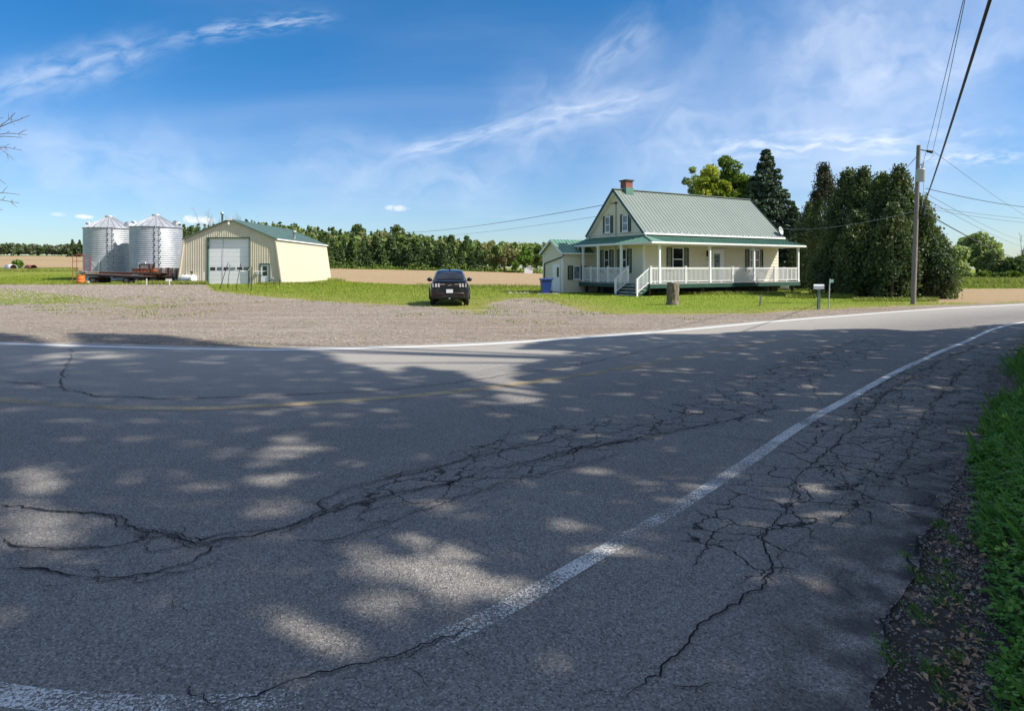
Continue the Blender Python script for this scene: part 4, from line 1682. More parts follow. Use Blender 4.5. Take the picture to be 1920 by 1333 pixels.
def flat_wagon(label, px0, px1, py, Y, depth, red, wheels, tilt=0.0, m_deck=None):
    x0, x1 = (px0 - 960) * Y / F, (px1 - 960) * Y / F
    zt = EYE + (HOR - py) * Y / F
    o = thing('flatbed_wagon', label, 'wagon', ((x0 + x1) / 2, Y, 0), 0, 'old flatbed wagons by the bins')
    h = (x1 - x0) / 2
    b = MB()
    rr = random.Random(int(px0))
    k = 9
    for i in range(k):
        y0 = depth * i / k
        e0, e1 = rr.uniform(-.12, .12), rr.uniform(-.15, .15)
        za = zt + tilt
        zb = zt - tilt
        b.add([(-h + e0, y0 + .01, za - .05), (h + e1, y0 + .01, zb - .05), (h + e1, y0 + depth / k - .01, zb - .05), (-h + e0, y0 + depth / k - .01, za - .05),
               (-h + e0, y0 + .01, za), (h + e1, y0 + .01, zb), (h + e1, y0 + depth / k - .01, zb), (-h + e0, y0 + depth / k - .01, za)],
              [(4, 5, 6, 7), (0, 3, 2, 1), (0, 1, 5, 4), (1, 2, 6, 5), (2, 3, 7, 6), (3, 0, 4, 7)])
    b.build('deck', m_deck or m_wood_dark, o)
    f = MB()
    for y in (.06, depth / 2, depth - .06):
        f.beam((-h + .1, y, zt + tilt - .14), (h - .1, y, zt - tilt - .14), .1, .18)
    for i in range(5):
        x = -h + .4 + i * (2 * h - .8) / 4
        f.box(x - .05, x + .05, 0.1, depth - .1, zt - .32, zt - .24)
    f.tube([(h - .2, depth / 2, zt - .35), (h + 1.0, depth / 2, .45)], .05, 6)
    f.build('frame', m_rust if red else m_black, o)
    for (t, r) in wheels:
        x = -h + t * 2 * h
        for y in (.2, depth - .2):
            a, c = MB(), MB()
            wheel(a, c, (x, y, r), r, .24)
            wo = a.build('wheel', m_rubber, o)
            c.build('rim', m_wood_pile if y < 1 else m_rust, wo)
        g = MB()
        g.tube([(x, .1, r), (x, depth - .1, r)], .05, 6)
        g.box(x - .06, x + .06, .5, depth - .5, r, zt - .3)
        g.build('axle', m_rust, o)
    return o


flat_wagon('long dark flatbed wagon behind, nearest the grain bins', 150, 303, 510.3, 73.8, 2.2, True, [(.2, .40), (.75, .40), (.88, .40)], .08)
flat_wagon('low rust-brown flatbed wagon in front, beside the orange drum', 150, 272, 515.5, 70.6, 2.2, False, [(.17, .40), (.70, .38), (.86, .38)], .16)


def stake_wagon():
    Y = 75
    x0, x1 = (281 - 960) * Y / F, (334 - 960) * Y / F
    h = (x1 - x0) / 2
    o = thing('stake_wagon', 'grey weathered wagon with stake sides in front of right grain bin', 'wagon', ((x0 + x1) / 2, Y, 0))
    b = MB()
    for i in range(4):
        z = .78 + i * .24
        b.box(-h, h, 0, .04, z, z + .22)
        b.box(-h, h, 1.9, 1.94, z, z + .22)
        b.box(-h, -h + .04, .05, 1.89, z, z + .22)
        b.box(h - .04, h, .05, 1.89, z, z + .22)
    b.box(-h, h, 0, 1.94, .70, .77)
    b.build('side_board', m_wood_grey, o)
    stk = [(x, x + .08, a, b, .62, 1.80) for x in (-h + .3, -h + .8, -h + 1.3, h - .7, h - .25, h - .02) for a, b in ((-.07, -.002), (1.942, 2.0))]
    for q in stk + [(h - 1.25, h - 1.0, -.08, -.003, .6, 1.85)]:
        s = MB()
        s.box(*q)
        s.build('stake', m_rust, o)
    f = MB()
    f.beam((-h, .4, .6), (h + .4, .4, .6), .12, .16)
    f.beam((-h, 1.5, .6), (h + .4, 1.5, .6), .12, .16)
    f.tube([(h, .9, .5), (h + 1.4, .6, .35)], .05, 6)
    f.build('frame', m_rust, o)
    for x in (-h + .5, h - .4):
        for y in (.15, 1.75):
            a, c = MB(), MB()
            wheel(a, c, (x, y, .38), .38, .2)
            w = a.build('wheel', m_rubber, o)
            c.build('rim', m_galv, w)


stake_wagon()


def small_things():
    # rusty trough and grey crate on the wagon
    Y = 73.9
    z = 1.345
    x0, x1 = (245.5 - 960) * Y / F, (286 - 960) * Y / F
    o = thing('rusty_trough', 'orange rusted steel trough lying on the long wagon', 'trough', ((x0 + x1) / 2, Y + .2, z))
    h = (x1 - x0) / 2
    b = MB()
    b.box(-h, h, 0, .03, 0, .34)
    b.box(-h, h, .8, .83, 0, .34)
    b.box(-h, -h + .03, .031, .799, 0, .34)
    b.box(h - .03, h, .031, .799, 0, .34)
    b.box(-h + .03, h - .03, .031, .799, 0, .03)
    for i in range(6):
        x = -h + .2 + i * (2 * h - .45) / 5
        b.box(x, x + .06, -.03, -.001, 0, .34)
    b.box(-h - .02, h + .02, -.045, -.002, .34, .37)
    b.build('shell', m_rust_bright, o)
    Y = 76.15
    z = EYE + (HOR - 507) * Y / F - .35
    x0, x1 = (261 - 960) * Y / F, (281.5 - 960) * Y / F
    h = (x1 - x0) / 2
    o = thing('board_crate', 'grey wooden crate with rusty end posts standing behind the rusted trough', 'crate', ((x0 + x1) / 2, Y, 0))
    b = MB()
    for i in range(6):
        b.box(-h + .15, h - .15, 0, .03, .7 + i * .26, .7 + i * .26 + .24)
        b.box(-h + .15, h - .15, 1.0, 1.03, .7 + i * .26, .7 + i * .26 + .24)
    b.box(-h + .15, h - .15, .0, 1.03, .63, .69)
    b.build('board', m_wood_grey, o)
    b = MB()
    for x in (-h, h - .16):
        b.box(x, x + .15, -.03, .08, 0, 2.28)
        b.box(x, x + .15, .95, 1.06, 0, 2.28)
    b.box(-h + .15, h - .16, -.028, .0, 2.22, 2.28)
    b.build('corner_post', m_rust, o)
    # scrap wood pile: boards in one heap
    rr = random.Random(4)
    for i in range(16):
        Yb = 70.5 + rr.uniform(-.15, 1.2)
        px, py = rr.uniform(146, 172), 513.6 - (i // 5) * 2.0
        c = A(px, py, Yb)
        a = rr.uniform(-.5, .5)
        ln = rr.uniform(.7, 1.7)
        b = MB()
        d = Vector((math.cos(a), math.sin(a), rr.uniform(-.08, .10)))
        b.beam(-d * ln / 2, d * ln / 2, rr.uniform(.08, .2), rr.uniform(.04, .09))
        q = b.build('scrap_board', m_wood_pile, None, (c.x, c.y, max(c.z, .3)))
        tag(q, 'weathered scrap board in the heap on the front wagon above the orange drum', 'board', 'scrap boards heaped on the front wagon')
    # orange drum
    g = A(151.2, 529, 69)
    o = thing('oil_drum', 'orange steel drum standing at the left end of the wagons', 'drum', (g.x, 69, 0))
    b = MB()
    R = .40
    prof = [(.001, .02), (R - .02, .02), (R, .0), (R, .30), (R + .015, .32), (R, .34), (R, .64), (R + .015, .66), (R, .68), (R, .98), (R + .012, 1.0), (R - .02, 1.0), (R - .02, .97), (.001, .97)]
    b.lathe(prof, 28)
    b.build('shell', m_orange, o)
    # bucket
    g = A(164.8, 530, 69.2)
    o = thing('bucket', 'small white bucket on the grass right of the orange drum', 'bucket', (g.x, 69.2, 0))
    b = MB()
    b.lathe([(.001, .01), (.13, .0), (.17, .34), (.18, .36), (.16, .36), (.12, .03), (.001, .03)], 16)
    b.build('shell', m_tank, o)
    # red steel rack
    Y = 77
    o = thing('steel_rack', 'thin red steel rack frame standing left of the left grain bin', 'rack', (A(151, 500, Y).x, Y, 0))
    b = MB()
    for x in (-.95, -.45, .5):
        b.tube([(x, 0, 0), (x, 0, 3.35)], .035, 6)
    b.tube([(.98, .3, 0), (.98, .3, 3.35)], .05, 6)
    for z in (3.3, 2.6, 1.75):
        b.tube([(-.95, 0, z), (.5, 0, z)], .03, 6)
        b.tube([(.5, 0, z), (.98, .3, z)], .025, 6)
    b.tube([(-.5, -.05, 3.4), (.5, .1, 3.36)], .06, 6)
    b.build('frame', m_red_pipe, o)
    # white fuel tank
    Y = 69.8
    g0, g1 = A(337, 515, Y), A(369, 515, Y)
    o = thing('fuel_tank', 'white cylindrical fuel tank lying on the grass left of the shed door', 'tank', ((g0.x + g1.x) / 2, Y, 0), math.radians(-16))
    b = MB()
    h = (g1.x - g0.x) / 2 - .05
    R = .46
    b.lathe([(.001, -h), (R * .6, -h + .02), (R * .93, -h + .08), (R, -h + .16), (R, h - .16), (R * .93, h - .08), (R * .6, h - .02), (.001, h)], 28, c=(0, 0, R + .12), axis='x')
    b.build('shell', m_tank, o)
    b = MB()
    for x in (-.55, .5):
        b.box(x - .06, x + .06, -.4, .4, -.03, .2)
    b.build('cradle', m_rust, o)
    b = MB()
    b.tube([(.45, 0, R * 2 + .1), (.45, 0, R * 2 + .35)], .05, 8)
    b.lathe([(.001, 0), (.12, .0), (.12, .18), (.001, .2)], 12, c=(.45, 0, R * 2 + .32))
    b.tube([(.5, -.1, R * 2 + .4), (.7, -.3, R * 2 - .1), (.65, -.48, .75), (.3, -.5, .4), (.2, -.49, .7)], .025, 6)
    b.tube([(-.5, 0, R * 2 + .1), (-.5, 0, R * 2 + .22)], .04, 8)
    b.build('pump', m_black, o)
    # white post left of the shed door
    for px, py0, py1, Y, lab in ((382, 511, 530, 69.3, 'short white post against the ribbed wall of the shed'), (274.8, 523.5, 535, 65.8, 'small white stake in the grass left of the other one, before the front wagon'),
                                 (317.6, 524.5, 535, 65.8, 'small white stake in the grass before the stake-sided wagon')):
        g = A(px, py1, Y)
        h = (py1 - py0) * Y / F
        b = MB()
        b.box(-.045, .045, -.03, .03, -.05, h)
        b.prism([(-.045, -.03, h), (.045, -.03, h), (0, -.03, h + .06)], (0, .06, 0))
        q = b.build('white_stake', m_tank, None, (g.x, Y, max(0, g.z)))
        tag(q, lab, 'stake')
    # culvert pipes in the grass at the left
    for (pa, pb, pt, pbm, Y, m, lab) in ((4, 36.5, 497.3, 507.5, 104, m_tank, 'white culvert pipe lying in the grass at the field edge'), (41, 74, 497.6, 506.5, 105, m_red_pipe, 'rust-red culvert pipe lying in the grass at the field edge')):
        xa, xb = (pa - 960) * Y / F, (pb - 960) * Y / F
        R = (pbm - pt) * Y / F / 2 + .08
        o = thing('culvert_pipe', lab, 'pipe', ((xa + xb) / 2, Y, tzf((xa + xb) / 2, Y) - .06), math.radians(-38), 'culvert pipes at the field edge')
        h = (xb - xa) / 2 * 1.08
        b = MB()
        b.lathe([(R - .03, -h), (R, -h), (R, h), (R - .03, h), (R - .03, -h)], 26, c=(0, 0, R), axis='x')
        b.build('shell', m, o)
        b = MB()
        b.lathe([(R - .035, h * .7), (.001, h * .7)], 26, c=(0, 0, R), axis='x')
        b.build('lining', m_rust, o)
    # leaning rods in front of the shed
    rods = [((411.5, 542), (427, 492.5)), ((426.5, 540), (430.5, 496)), ((442, 543), (450.5, 494.5)), ((465.5, 541.5), (465.5, 500)), ((471.2, 545.5), (471, 500)), ((499.5, 542), (497.5, 520)), ((512.5, 537), (512.5, 528)), ((523.5, 538), (523.8, 525))]
    labs = ['dark rod most tilted of those stuck in the grass before the overhead door',
            'thin dark rod leaning slightly, second from the left before the overhead door',
            'leaning dark rod before the middle of the overhead door',
            'upright dark rod before the right edge of the overhead door, the higher-standing one',
            'upright dark rod reaching lowest, just right of the overhead door',
            'short dark rod standing before the white side door of the shed',
            'very short rod right of the side door, at the foot of the wall',
            'very short rod at the right front corner of the shed']
    for (b0, t0), lab in zip(rods, labs):
        g = G(*b0)
        Y = g.y
        t = A(t0[0], t0[1], Y)
        b = MB()
        b.tube([(0, 0, -.05), tuple(Vector((t.x - g.x, .1, t.z)))], .026, 6)
        q = b.build('steel_rod', m_black, None, (g.x, g.y, 0))
        tag(q, lab, 'rod', 'rods stuck in the grass before the shed')
    b = MB()
    pts = [A(424, 505, 62), A(430, 508.5, 55), A(445, 506, 53), A(456, 509, 53), A(465, 507.5, 54), A(470, 502, 52), A(474, 509, 56), A(484, 509, 60), A(497, 509, 65)]
    b.tube(pts, .022, 5)
    tag(b.build('slack_rope', m_white), 'white cord strung between the leaning rods', 'rope')
    # blue wheeled bin
    g = G(1023.5, 551)
    o = thing('wheeled_bin', 'blue plastic wheeled bin beside the annex of the house', 'bin', (g.x, g.y, 0), math.radians(8))
    b = MB()
    b.add([(-.27, -.3, .08), (.27, -.3, .08), (.27, .3, .08), (-.27, .3, .08), (-.35, -.38, .98), (.35, -.38, .98), (.35, .38, .98), (-.35, .38, .98)],
          [(3, 2, 1, 0), (0, 1, 5, 4), (1, 2, 6, 5), (2, 3, 7, 6), (3, 0, 4, 7)])
    b.box(-.38, .38, -.41, .41, .94, .985)
    b.build('body', m_bin_blue, o)
    b = MB()
    b.add([(-.4, -.44, .985), (.4, -.44, .985), (.4, .44, .985), (-.4, .44, .985), (-.37, -.38, 1.05), (.37, -.38, 1.05), (.37, .4, 1.05), (-.37, .4, 1.05)],
          [(0, 1, 5, 4), (1, 2, 6, 5), (2, 3, 7, 6), (3, 0, 4, 7), (4, 5, 6, 7), (3, 2, 1, 0)])
    b.tube([(.42, -.25, .98), (.48, -.25, .98), (.48, .25, .98), (.42, .25, .98)], .02, 6)
    b.build('lid', m_bin_blue, o)
    for y in (-.28, .28):
        a, c = MB(), MB()
        wheel(a, c, (.3, y, .13), .13, .07)
        w = a.build('wheel', m_rubber, o)
        c.build('rim', m_black, w)
    b = MB()
    b.box(-.6, .95, -.55, .6, -.03, .035)
    q = b.build('concrete_slab', m_concrete, None, (g.x, g.y, 0))
    tag(q, 'pale concrete slab under the blue wheeled bin', 'slab')
    # pale stones edging the grass left of the bin
    rr = random.Random(9)
    for i in range(14):
        g = G(rr.uniform(955, 1003), rr.uniform(549, 551.2))
        b = MB()
        b.sphere((0, 0, .02), rr.uniform(.05, .11), 0, 8, (1.4, 1, .6))
        q = b.build('pale_stone', m_concrete, None, g, (0, 0, rr.uniform(0, 3)))
        tag(q, 'small pale stone in the row across the grass left of the blue bin', 'stone', 'pale stones left of the blue bin')
    # tree stump
    g = G(1261, 571.5)
    o = thing('tree_stump', 'tall weathered grey tree stump on the lawn before the porch', 'stump', g)
    n, rows = 40, 22
    vs, fs = [], []
    rs = np.random.default_rng(3)
    fl = fnoise(n + 1, 33, 4, 8)
    for i in range(rows):
        z = 1.02 * i / (rows - 1)
        for j in range(n):
            a = 2 * math.pi * j / n
            r = .275 + .06 * max(0, 1 - z / .25) ** 2 + .012 * math.sin(a * 9 + z * 3) + .018 * (fl[j] * .6) + rs.normal(0, .006)
            zz = z - (.03 if i == 0 else 0) + (.03 * math.sin(a * 2) if i == rows - 1 else 0)
            vs.append((r * math.cos(a), r * math.sin(a), zz))
    for i in range(rows - 1):
        for j in range(n):
            j2 = (j + 1) % n
            fs.append((i * n + j, i * n + j2, (i + 1) * n + j2, (i + 1) * n + j))
    b = MB()
    b.add(vs, fs, 0, True)
    mstump = PM('stump_bark', (.22, .175, .125), .95, var=.3, scale=5, stretch=(3, 3, .8), bump=.9, bscale=14, col2=(.045, .032, .024), lo=.5, hi=.6)
    b.build('bark', mstump, o)
    b = MB()
    b.poly([(v[0] * .98, v[1] * .98, v[2] - .005) for v in vs[-n:]])
    b.build('cut_top', PM('old_cut_wood', (.30, .26, .20), .9, var=.3, scale=9), o)
    # letterbox
    g = G(1534.5, 580)
    o = thing('letterbox', 'white arched letterbox on a green wooden post by the road', 'letterbox', g)
    b = MB()
    b.beam((0, 0, -.05), (.02, 0, .84), .10, .10, (0, 1, 0))
    b.build('post', PM('peeling_green_paint', (.10, .17, .14), .8, var=.2, scale=9, stretch=(2, 2, .5), col2=(.22, .22, .18), lo=.5, hi=.62, bump=.4), o)
    b = MB()
    prof = [(-.10, 0), (.10, 0), (.10, .12)] + [(.10 * math.cos(t), .12 + .10 * math.sin(t)) for t in np.linspace(.2, math.pi - .2, 9)] + [(-.10, .12)]
    ca, sa = math.cos(-.35), math.sin(-.35)
    pts = []
    for (v, w_) in prof:
        pts.append((-.18 * ca - v * sa, -.18 * sa + v * ca, .84 + w_ * .92))
    b.prism(pts, (.36 * ca, .36 * sa, 0))
    bo = b.build('box', m_white, o)
    b = MB()
    pts2 = [(.182 * ca - v * 1.06 * sa, .182 * sa + v * 1.06 * ca, .84 + w_ * .95) for (v, w_) in prof]
    b.prism(pts2, (.03 * ca, .03 * sa, 0))
    b.build('door', m_tank, bo)
    b = MB()
    b.tube([(.215 * ca, .215 * sa - .02, .96), (.215 * ca, .215 * sa + .02, .96)], .02, 6)
    b.build('handle', m_rust, bo)
    # address marker on a thin post
    g = G(1553.5, 580)
    o = thing('marker_post', 'thin white marker post carrying a small green plate, right of the letterbox', 'marker', g)
    b = MB()
    t = A(1556, 523, g.y)
    b.tube([(0, 0, -.05), (t.x - g.x, 0, t.z)], .022, 8)
    b.build('post', m_transformer, o)
    b = MB()
    b.box(t.x - g.x + .02, t.x - g.x + .15, -.012, .0, t.z - .16, t.z - .02)
    b.build('plate', PM('green_plate', (.22, .40, .34), .5, var=.05), o)
    # lone stake in the lawn
    g = G(1424, 574)
    t = A(1427.5, 552.5, g.y)
    b = MB()
    b.beam((0, 0, -.05), (t.x - g.x, 0, t.z), .06, .04, (0, 1, 0))
    tag(b.build('lawn_stake', m_wood_grey, None, g), 'short grey stake leaning in the lawn between stump and letterbox', 'stake')
    # far white hut before the trees
    Y = 205
    g = A(991, 511, Y)
    z0 = tzf(g.x, Y)
    o = thing('field_hut', 'tiny white hut at the foot of the trees beyond the field', 'hut', (g.x, Y, z0))
    b = MB()
    h = 1.35
    b.box(-h, h, 0, 3, -.2, 1.5)
    b.prism([(-h, 0, 1.5), (h, 0, 1.5), (0, 0, 2.25)], (0, 3, 0))
    b.build('wall', m_white, o)
    b = MB()
    for s in (-1, 1):
        b.beam((s * (h + .15), 1.5, 1.45), (0, 1.5, 2.36), 3.3, .08, (s * .5, 0, 1))
    b.build('roof', m_transformer, o)
    # white tank under the right end of the porch
    o = thing('propane_tank', 'pale upright tank on the ground past the right end of the porch', 'tank', (21.5, 50.5, 0), TH)
    b = MB()
    b.lathe([(.001, .0), (.30, .05), (.34, .15), (.34, 1.45), (.26, 1.62), (.001, 1.68)], 24, c=(0, 0, .05))
    b.build('shell', m_tank, o)
    b = MB()
    b.lathe([(.12, 0), (.12, .16), (.10, .18), (.001, .18)], 12, c=(0, 0, 1.68))
    b.build('collar', m_transformer, o)


small_things()
#PART3
# ------------------------------------------------------------------ the parked car (seen from behind)
def loft(mb, secs, mi=0, sm=True, mis=None):
    n = len(secs[0])
    vs = [p for s in secs for p in s]
    fs, k = [], len(secs)
    for i in range(k - 1):
        for j in range(n - 1):
            fs.append((i * n + j, i * n + j + 1, (i + 1) * n + j + 1, (i + 1) * n + j))
    mb.add(vs, fs, mi, sm)


def lerp_tab(tab, y):
    return [float(np.interp(y, [r[0] for r in tab], [r[k] for r in tab])) for k in range(1, len(tab[0]))]


def build_car():
    g = G(843, 574.5)
    rz = math.atan2(-g.x, g.y)
    K = thing('parked_car', 'dark navy fastback crossover car parked at the gravel edge, seen from behind', 'car', (g.x, g.y, 0), rz + 0.0)
    S = .965
    K.scale = (S, S, S * 1.05)
    # y: half width, bottom z, shoulder z, top z
    tab = [(0.0, .80, .44, .86, 1.00), (.05, .86, .36, .88, 1.06), (.18, .90, .30, .90, 1.10), (.45, .925, .26, .92, 1.10), (.9, .94, .24, .93, 1.08), (1.6, .94, .22, .92, 1.06), (2.6, .935, .22, .90, 1.03),
           (3.4, .935, .22, .90, 1.02), (3.9, .93, .22, .88, .96), (4.35, .89, .26, .80, .84), (4.62, .78, .32, .66, .70), (4.70, .66, .40, .58, .60)]
    secs = []
    for y in [0, .02, .05, .1, .18, .3, .45, .7, .9, 1.2, 1.6, 2.1, 2.6, 3, 3.4, 3.7, 3.9, 4.1, 4.35, 4.5, 4.62, 4.70]:
        w, zb, zs, zt = lerp_tab(tab, y)
        half = [(w * .80, zb), (w * .93, zb + .03), (w * .985, zb + .14), (w * 1.0, (zb + zs) / 2 + .04), (w * .985, zs), (w * .95, zs + (zt - zs) * .55), (w * .86, zt - .01), (w * .6, zt + .01), (0, zt + .015)]
        sec = [(-x, y, z) for x, z in half] + [(x, y, z) for x, z in half[::-1][1:]]
        secs.append(sec)
    b = MB()
    loft(b, secs)
    b.add(secs[0], [tuple(range(len(secs[0])))[::-1]], 0, True)
    b.add(secs[-1], [tuple(range(len(secs[-1])))], 0, True)
    b.add([(-.75, .2, .22), (.75, .2, .22), (.75, 4.5, .22), (-.75, 4.5, .22)], [(3, 2, 1, 0)])
    b.build('body', m_carpaint, K)
    # cabin
    tabc = [(.22, .76, .70, 1.09, 1.10), (.5, .77, .66, 1.09, 1.26), (.85, .79, .64, 1.07, 1.43), (1.2, .81, .64, 1.06, 1.54), (1.6, .82, .64, 1.05, 1.60), (2.1, .82, .63, 1.04, 1.625), (2.6, .82, .60, 1.03, 1.58), (3.0, .80, .60, 1.02, 1.42), (3.4, .78, .62, 1.01, 1.16), (3.62, .76, .66, 1.0, 1.02)]
    secs = []
    for y in [.22, .35, .5, .68, .85, 1.0, 1.2, 1.4, 1.6, 1.85, 2.1, 2.35, 2.6, 2.8, 3, 3.2, 3.4, 3.62]:
        wb, wt, zb, zt = lerp_tab(tabc, y)
        h = zt - zb
        half = [(wb, zb - .03), (wb * .985 + .0, zb + h * .1), (wb * .55 + wt * .45, zb + h * .55), (wt + .02, zt - h * .12), (wt * .93, zt - h * .02), (wt * .5, zt + .018), (0, zt + .025)]
        secs.append([(-x, y, z) for x, z in half] + [(x, y, z) for x, z in half[::-1][1:]])
    b = MB()
    loft(b, secs)
    ca = b.build('roof', m_carpaint, K)

    def strip(name, y0, y1, wfun, off, m, parent, k=8):
        vs = []
        mb = MB()
        for i in range(k + 1):
            y = y0 + (y1 - y0) * i / k
            wb, wt, zb, zt = lerp_tab(tabc, y)
            w = wfun(i / k, wb, wt)
            row = []
            for j in range(9):
                u = -1 + 2 * j / 8
                row.append((u * w, y - off, zt + .03 - .035 * abs(u) ** 3 + off))
            vs.append(row)
        for i in range(k):
            for j in range(8):
                mb.add([vs[i][j], vs[i][j + 1], vs[i + 1][j + 1], vs[i + 1][j]], [(0, 1, 2, 3)], 0, True)
        return mb.build(name, m, parent)
    strip('rear_window', .34, 1.12, lambda t, wb, wt: wt * (.93 - .05 * t), .012, m_car_glass, K)
    strip('windscreen', 3.45, 2.72, lambda t, wb, wt: wt * .92, .0, m_car_glass, K)
    for s in (-1, 1):
        mb = MB()
        rows = []
        for y in np.linspace(.95, 3.1, 9):
            wb, wt, zb, zt = lerp_tab(tabc, y)
            h = zt - zb
            p = [(s * (wb * .985 + .012), y, zb + h * .12), (s * (wb * .55 + wt * .45 + .012), y, zb + h * .55), (s * (wt + .03), y, zt - h * .16)]
            rows.append(p)
        for i in range(8):
            for j in range(2):
                mb.add([rows[i][j], rows[i][j + 1], rows[i + 1][j + 1], rows[i + 1][j]], [(0, 1, 2, 3)], 0, True)
        mb.build('side_window', m_car_glass, K)
    # roof spoiler, deck lip, black strip between the lamps
    mb = MB()
    mb.beam((-.55, 1.14, 1.545), (.55, 1.14, 1.545), .20, .03, (0, -.25, 1))
    mb.build('spoiler', m_carpaint, ca)
    mb = MB()
    mb.tube([(0, 1.55, 1.62), (0, 1.47, 1.70)], [.035, .012], 8)
    mb.build('roof_antenna', m_black, ca)
    mb = MB()
    mb.beam((-.74, .09, 1.115), (.74, .09, 1.115), .16, .03, (0, -.2, 1))
    mb.build('deck_lip', m_carpaint, K)
    mb = MB()
    mb.box(-.74, .74, -.028, .05, .885, 1.03)
    mb.build('lamp_strip', m_black, K)
    for s in (-1, 1):
        mb = MB()
        for i in range(3):
            x = s * (.50 + i * .125)
            mb.prism([(x - .04, -.045 + .012 * i, .86), (x + .04, -.045 + .012 * i, .86), (x + .04 - .01, -.045 + .012 * i, 1.02), (x - .04 - .01, -.045 + .012 * i, 1.02)], (0, .07, 0))
        mb.build('tail_lamp', m_lens_glint, K)
        mb = MB()
        mb.box(s * .22 if s > 0 else -.46, .46 if s > 0 else -.22, -.036, -.028, .975, .992)
        mb.build('light_bar', m_lens_glint, K)
    mb = MB()
    # small running-horse shaped badge: body, neck, legs and tail as one thin relief
    mb.prism([(-.07, -.03, .955), (-.03, -.03, .945), (.03, -.03, .955), (.07, -.03, .985), (.085, -.03, .975), (.06, -.03, .94), (.05, -.03, .915), (.035, -.03, .935), (-.02, -.03, .925), (-.06, -.03, .905), (-.05, -.03, .935), (-.10, -.03, .95)], (0, -.012, 0))
    mb.build('badge', m_chrome, K)
    # bumper and lower cladding
    mb = MB()
    w = .80
    prof = [(-.05, .62), (-.075, .58), (-.075, .40), (-.03, .33), (.12, .30)]
    rows = []
    for u in np.linspace(-1, 1, 13):
        dy = .16 * abs(u) ** 4
        rows.append([(u * .86, y + dy, z) for y, z in prof])
    for i in range(12):
        for j in range(4):
            mb.add([rows[i][j], rows[i + 1][j], rows[i + 1][j + 1], rows[i][j + 1]], [(0, 1, 2, 3)], 0, True)
    bu = mb.build('bumper', m_black, K)
    mb = MB()
    mb.beam((-.78, -.07, .585), (-.3, -.085, .55), .03, .02)
    mb.beam((.78, -.07, .585), (.3, -.085, .55), .03, .02)
    mb.box(-.62, -.5, -.09, -.074, .47, .49)
    mb.box(.5, .62, -.09, -.074, .47, .49)
    mb.build('reflector', m_lens_red, bu)
    for s in (-1, 1):
        mb = MB()
        mb.prism([(s * .22, -.012, .80), (s * .30, -.012, .80), (s * .46, -.012, .66), (s * .40, -.012, .66)], (0, -.012, 0))
        mb.prism([(s * .44, -.012, .80), (s * .78, .0, .76), (s * .80, .0, .70), (s * .52, -.012, .68)], (0, -.02, 0))
        mb.build('tailgate_crease', m_carpaint, K)
    mb = MB()
    mb.box(-.155, .155, -.10, -.085, .60, .76)
    pl = mb.build('number_plate', m_plate, K)
    mb = MB()
    mb.box(-.2, .2, -.086, -.05, .57, .79)
    mb.build('plate_recess', m_black, K)
    mb = MB()
    mb.box(-.04, .04, -.09, .0, .335, .375)
    mb.build('tow_eye', m_transformer, bu)
    for s in (-1, 1):
        mb = MB()
        mb.sphere((s * 1.02, 2.95, 1.15), .13, 0, 12, (1.05, .55, .78))
        mb.beam((s * .84, 2.98, 1.08), (s * .98, 2.96, 1.10), .05, .04)
        mb.build('mirror', m_carpaint, K)
        for y in (.86, 3.78):
            a, c = MB(), MB()
            wheel(a, c, (s * .80, y, .36), .36, .24, 'x', 22)
            wo = a.build('wheel', m_rubber, K)
            c.build('rim', m_rim, wo)
        mb = MB()
        for y in (.86, 3.78):
            pts = [(s * .946, y + .43 * math.cos(t), .36 + .43 * math.sin(t)) for t in np.linspace(-.15, math.pi + .15, 14)]
            mb.tube(pts, .035, 6)
        mb.build('wheel_arch', m_black, K)
    return K


build_car()

# ------------------------------------------------------------------ utility pole and its wires
def sag(a, b, s, n=24):
    a, b = Vector(a), Vector(b)
    return [a.lerp(b, i / n) - Vector((0, 0, s * 4 * (i / n) * (1 - i / n))) for i in range(n + 1)]


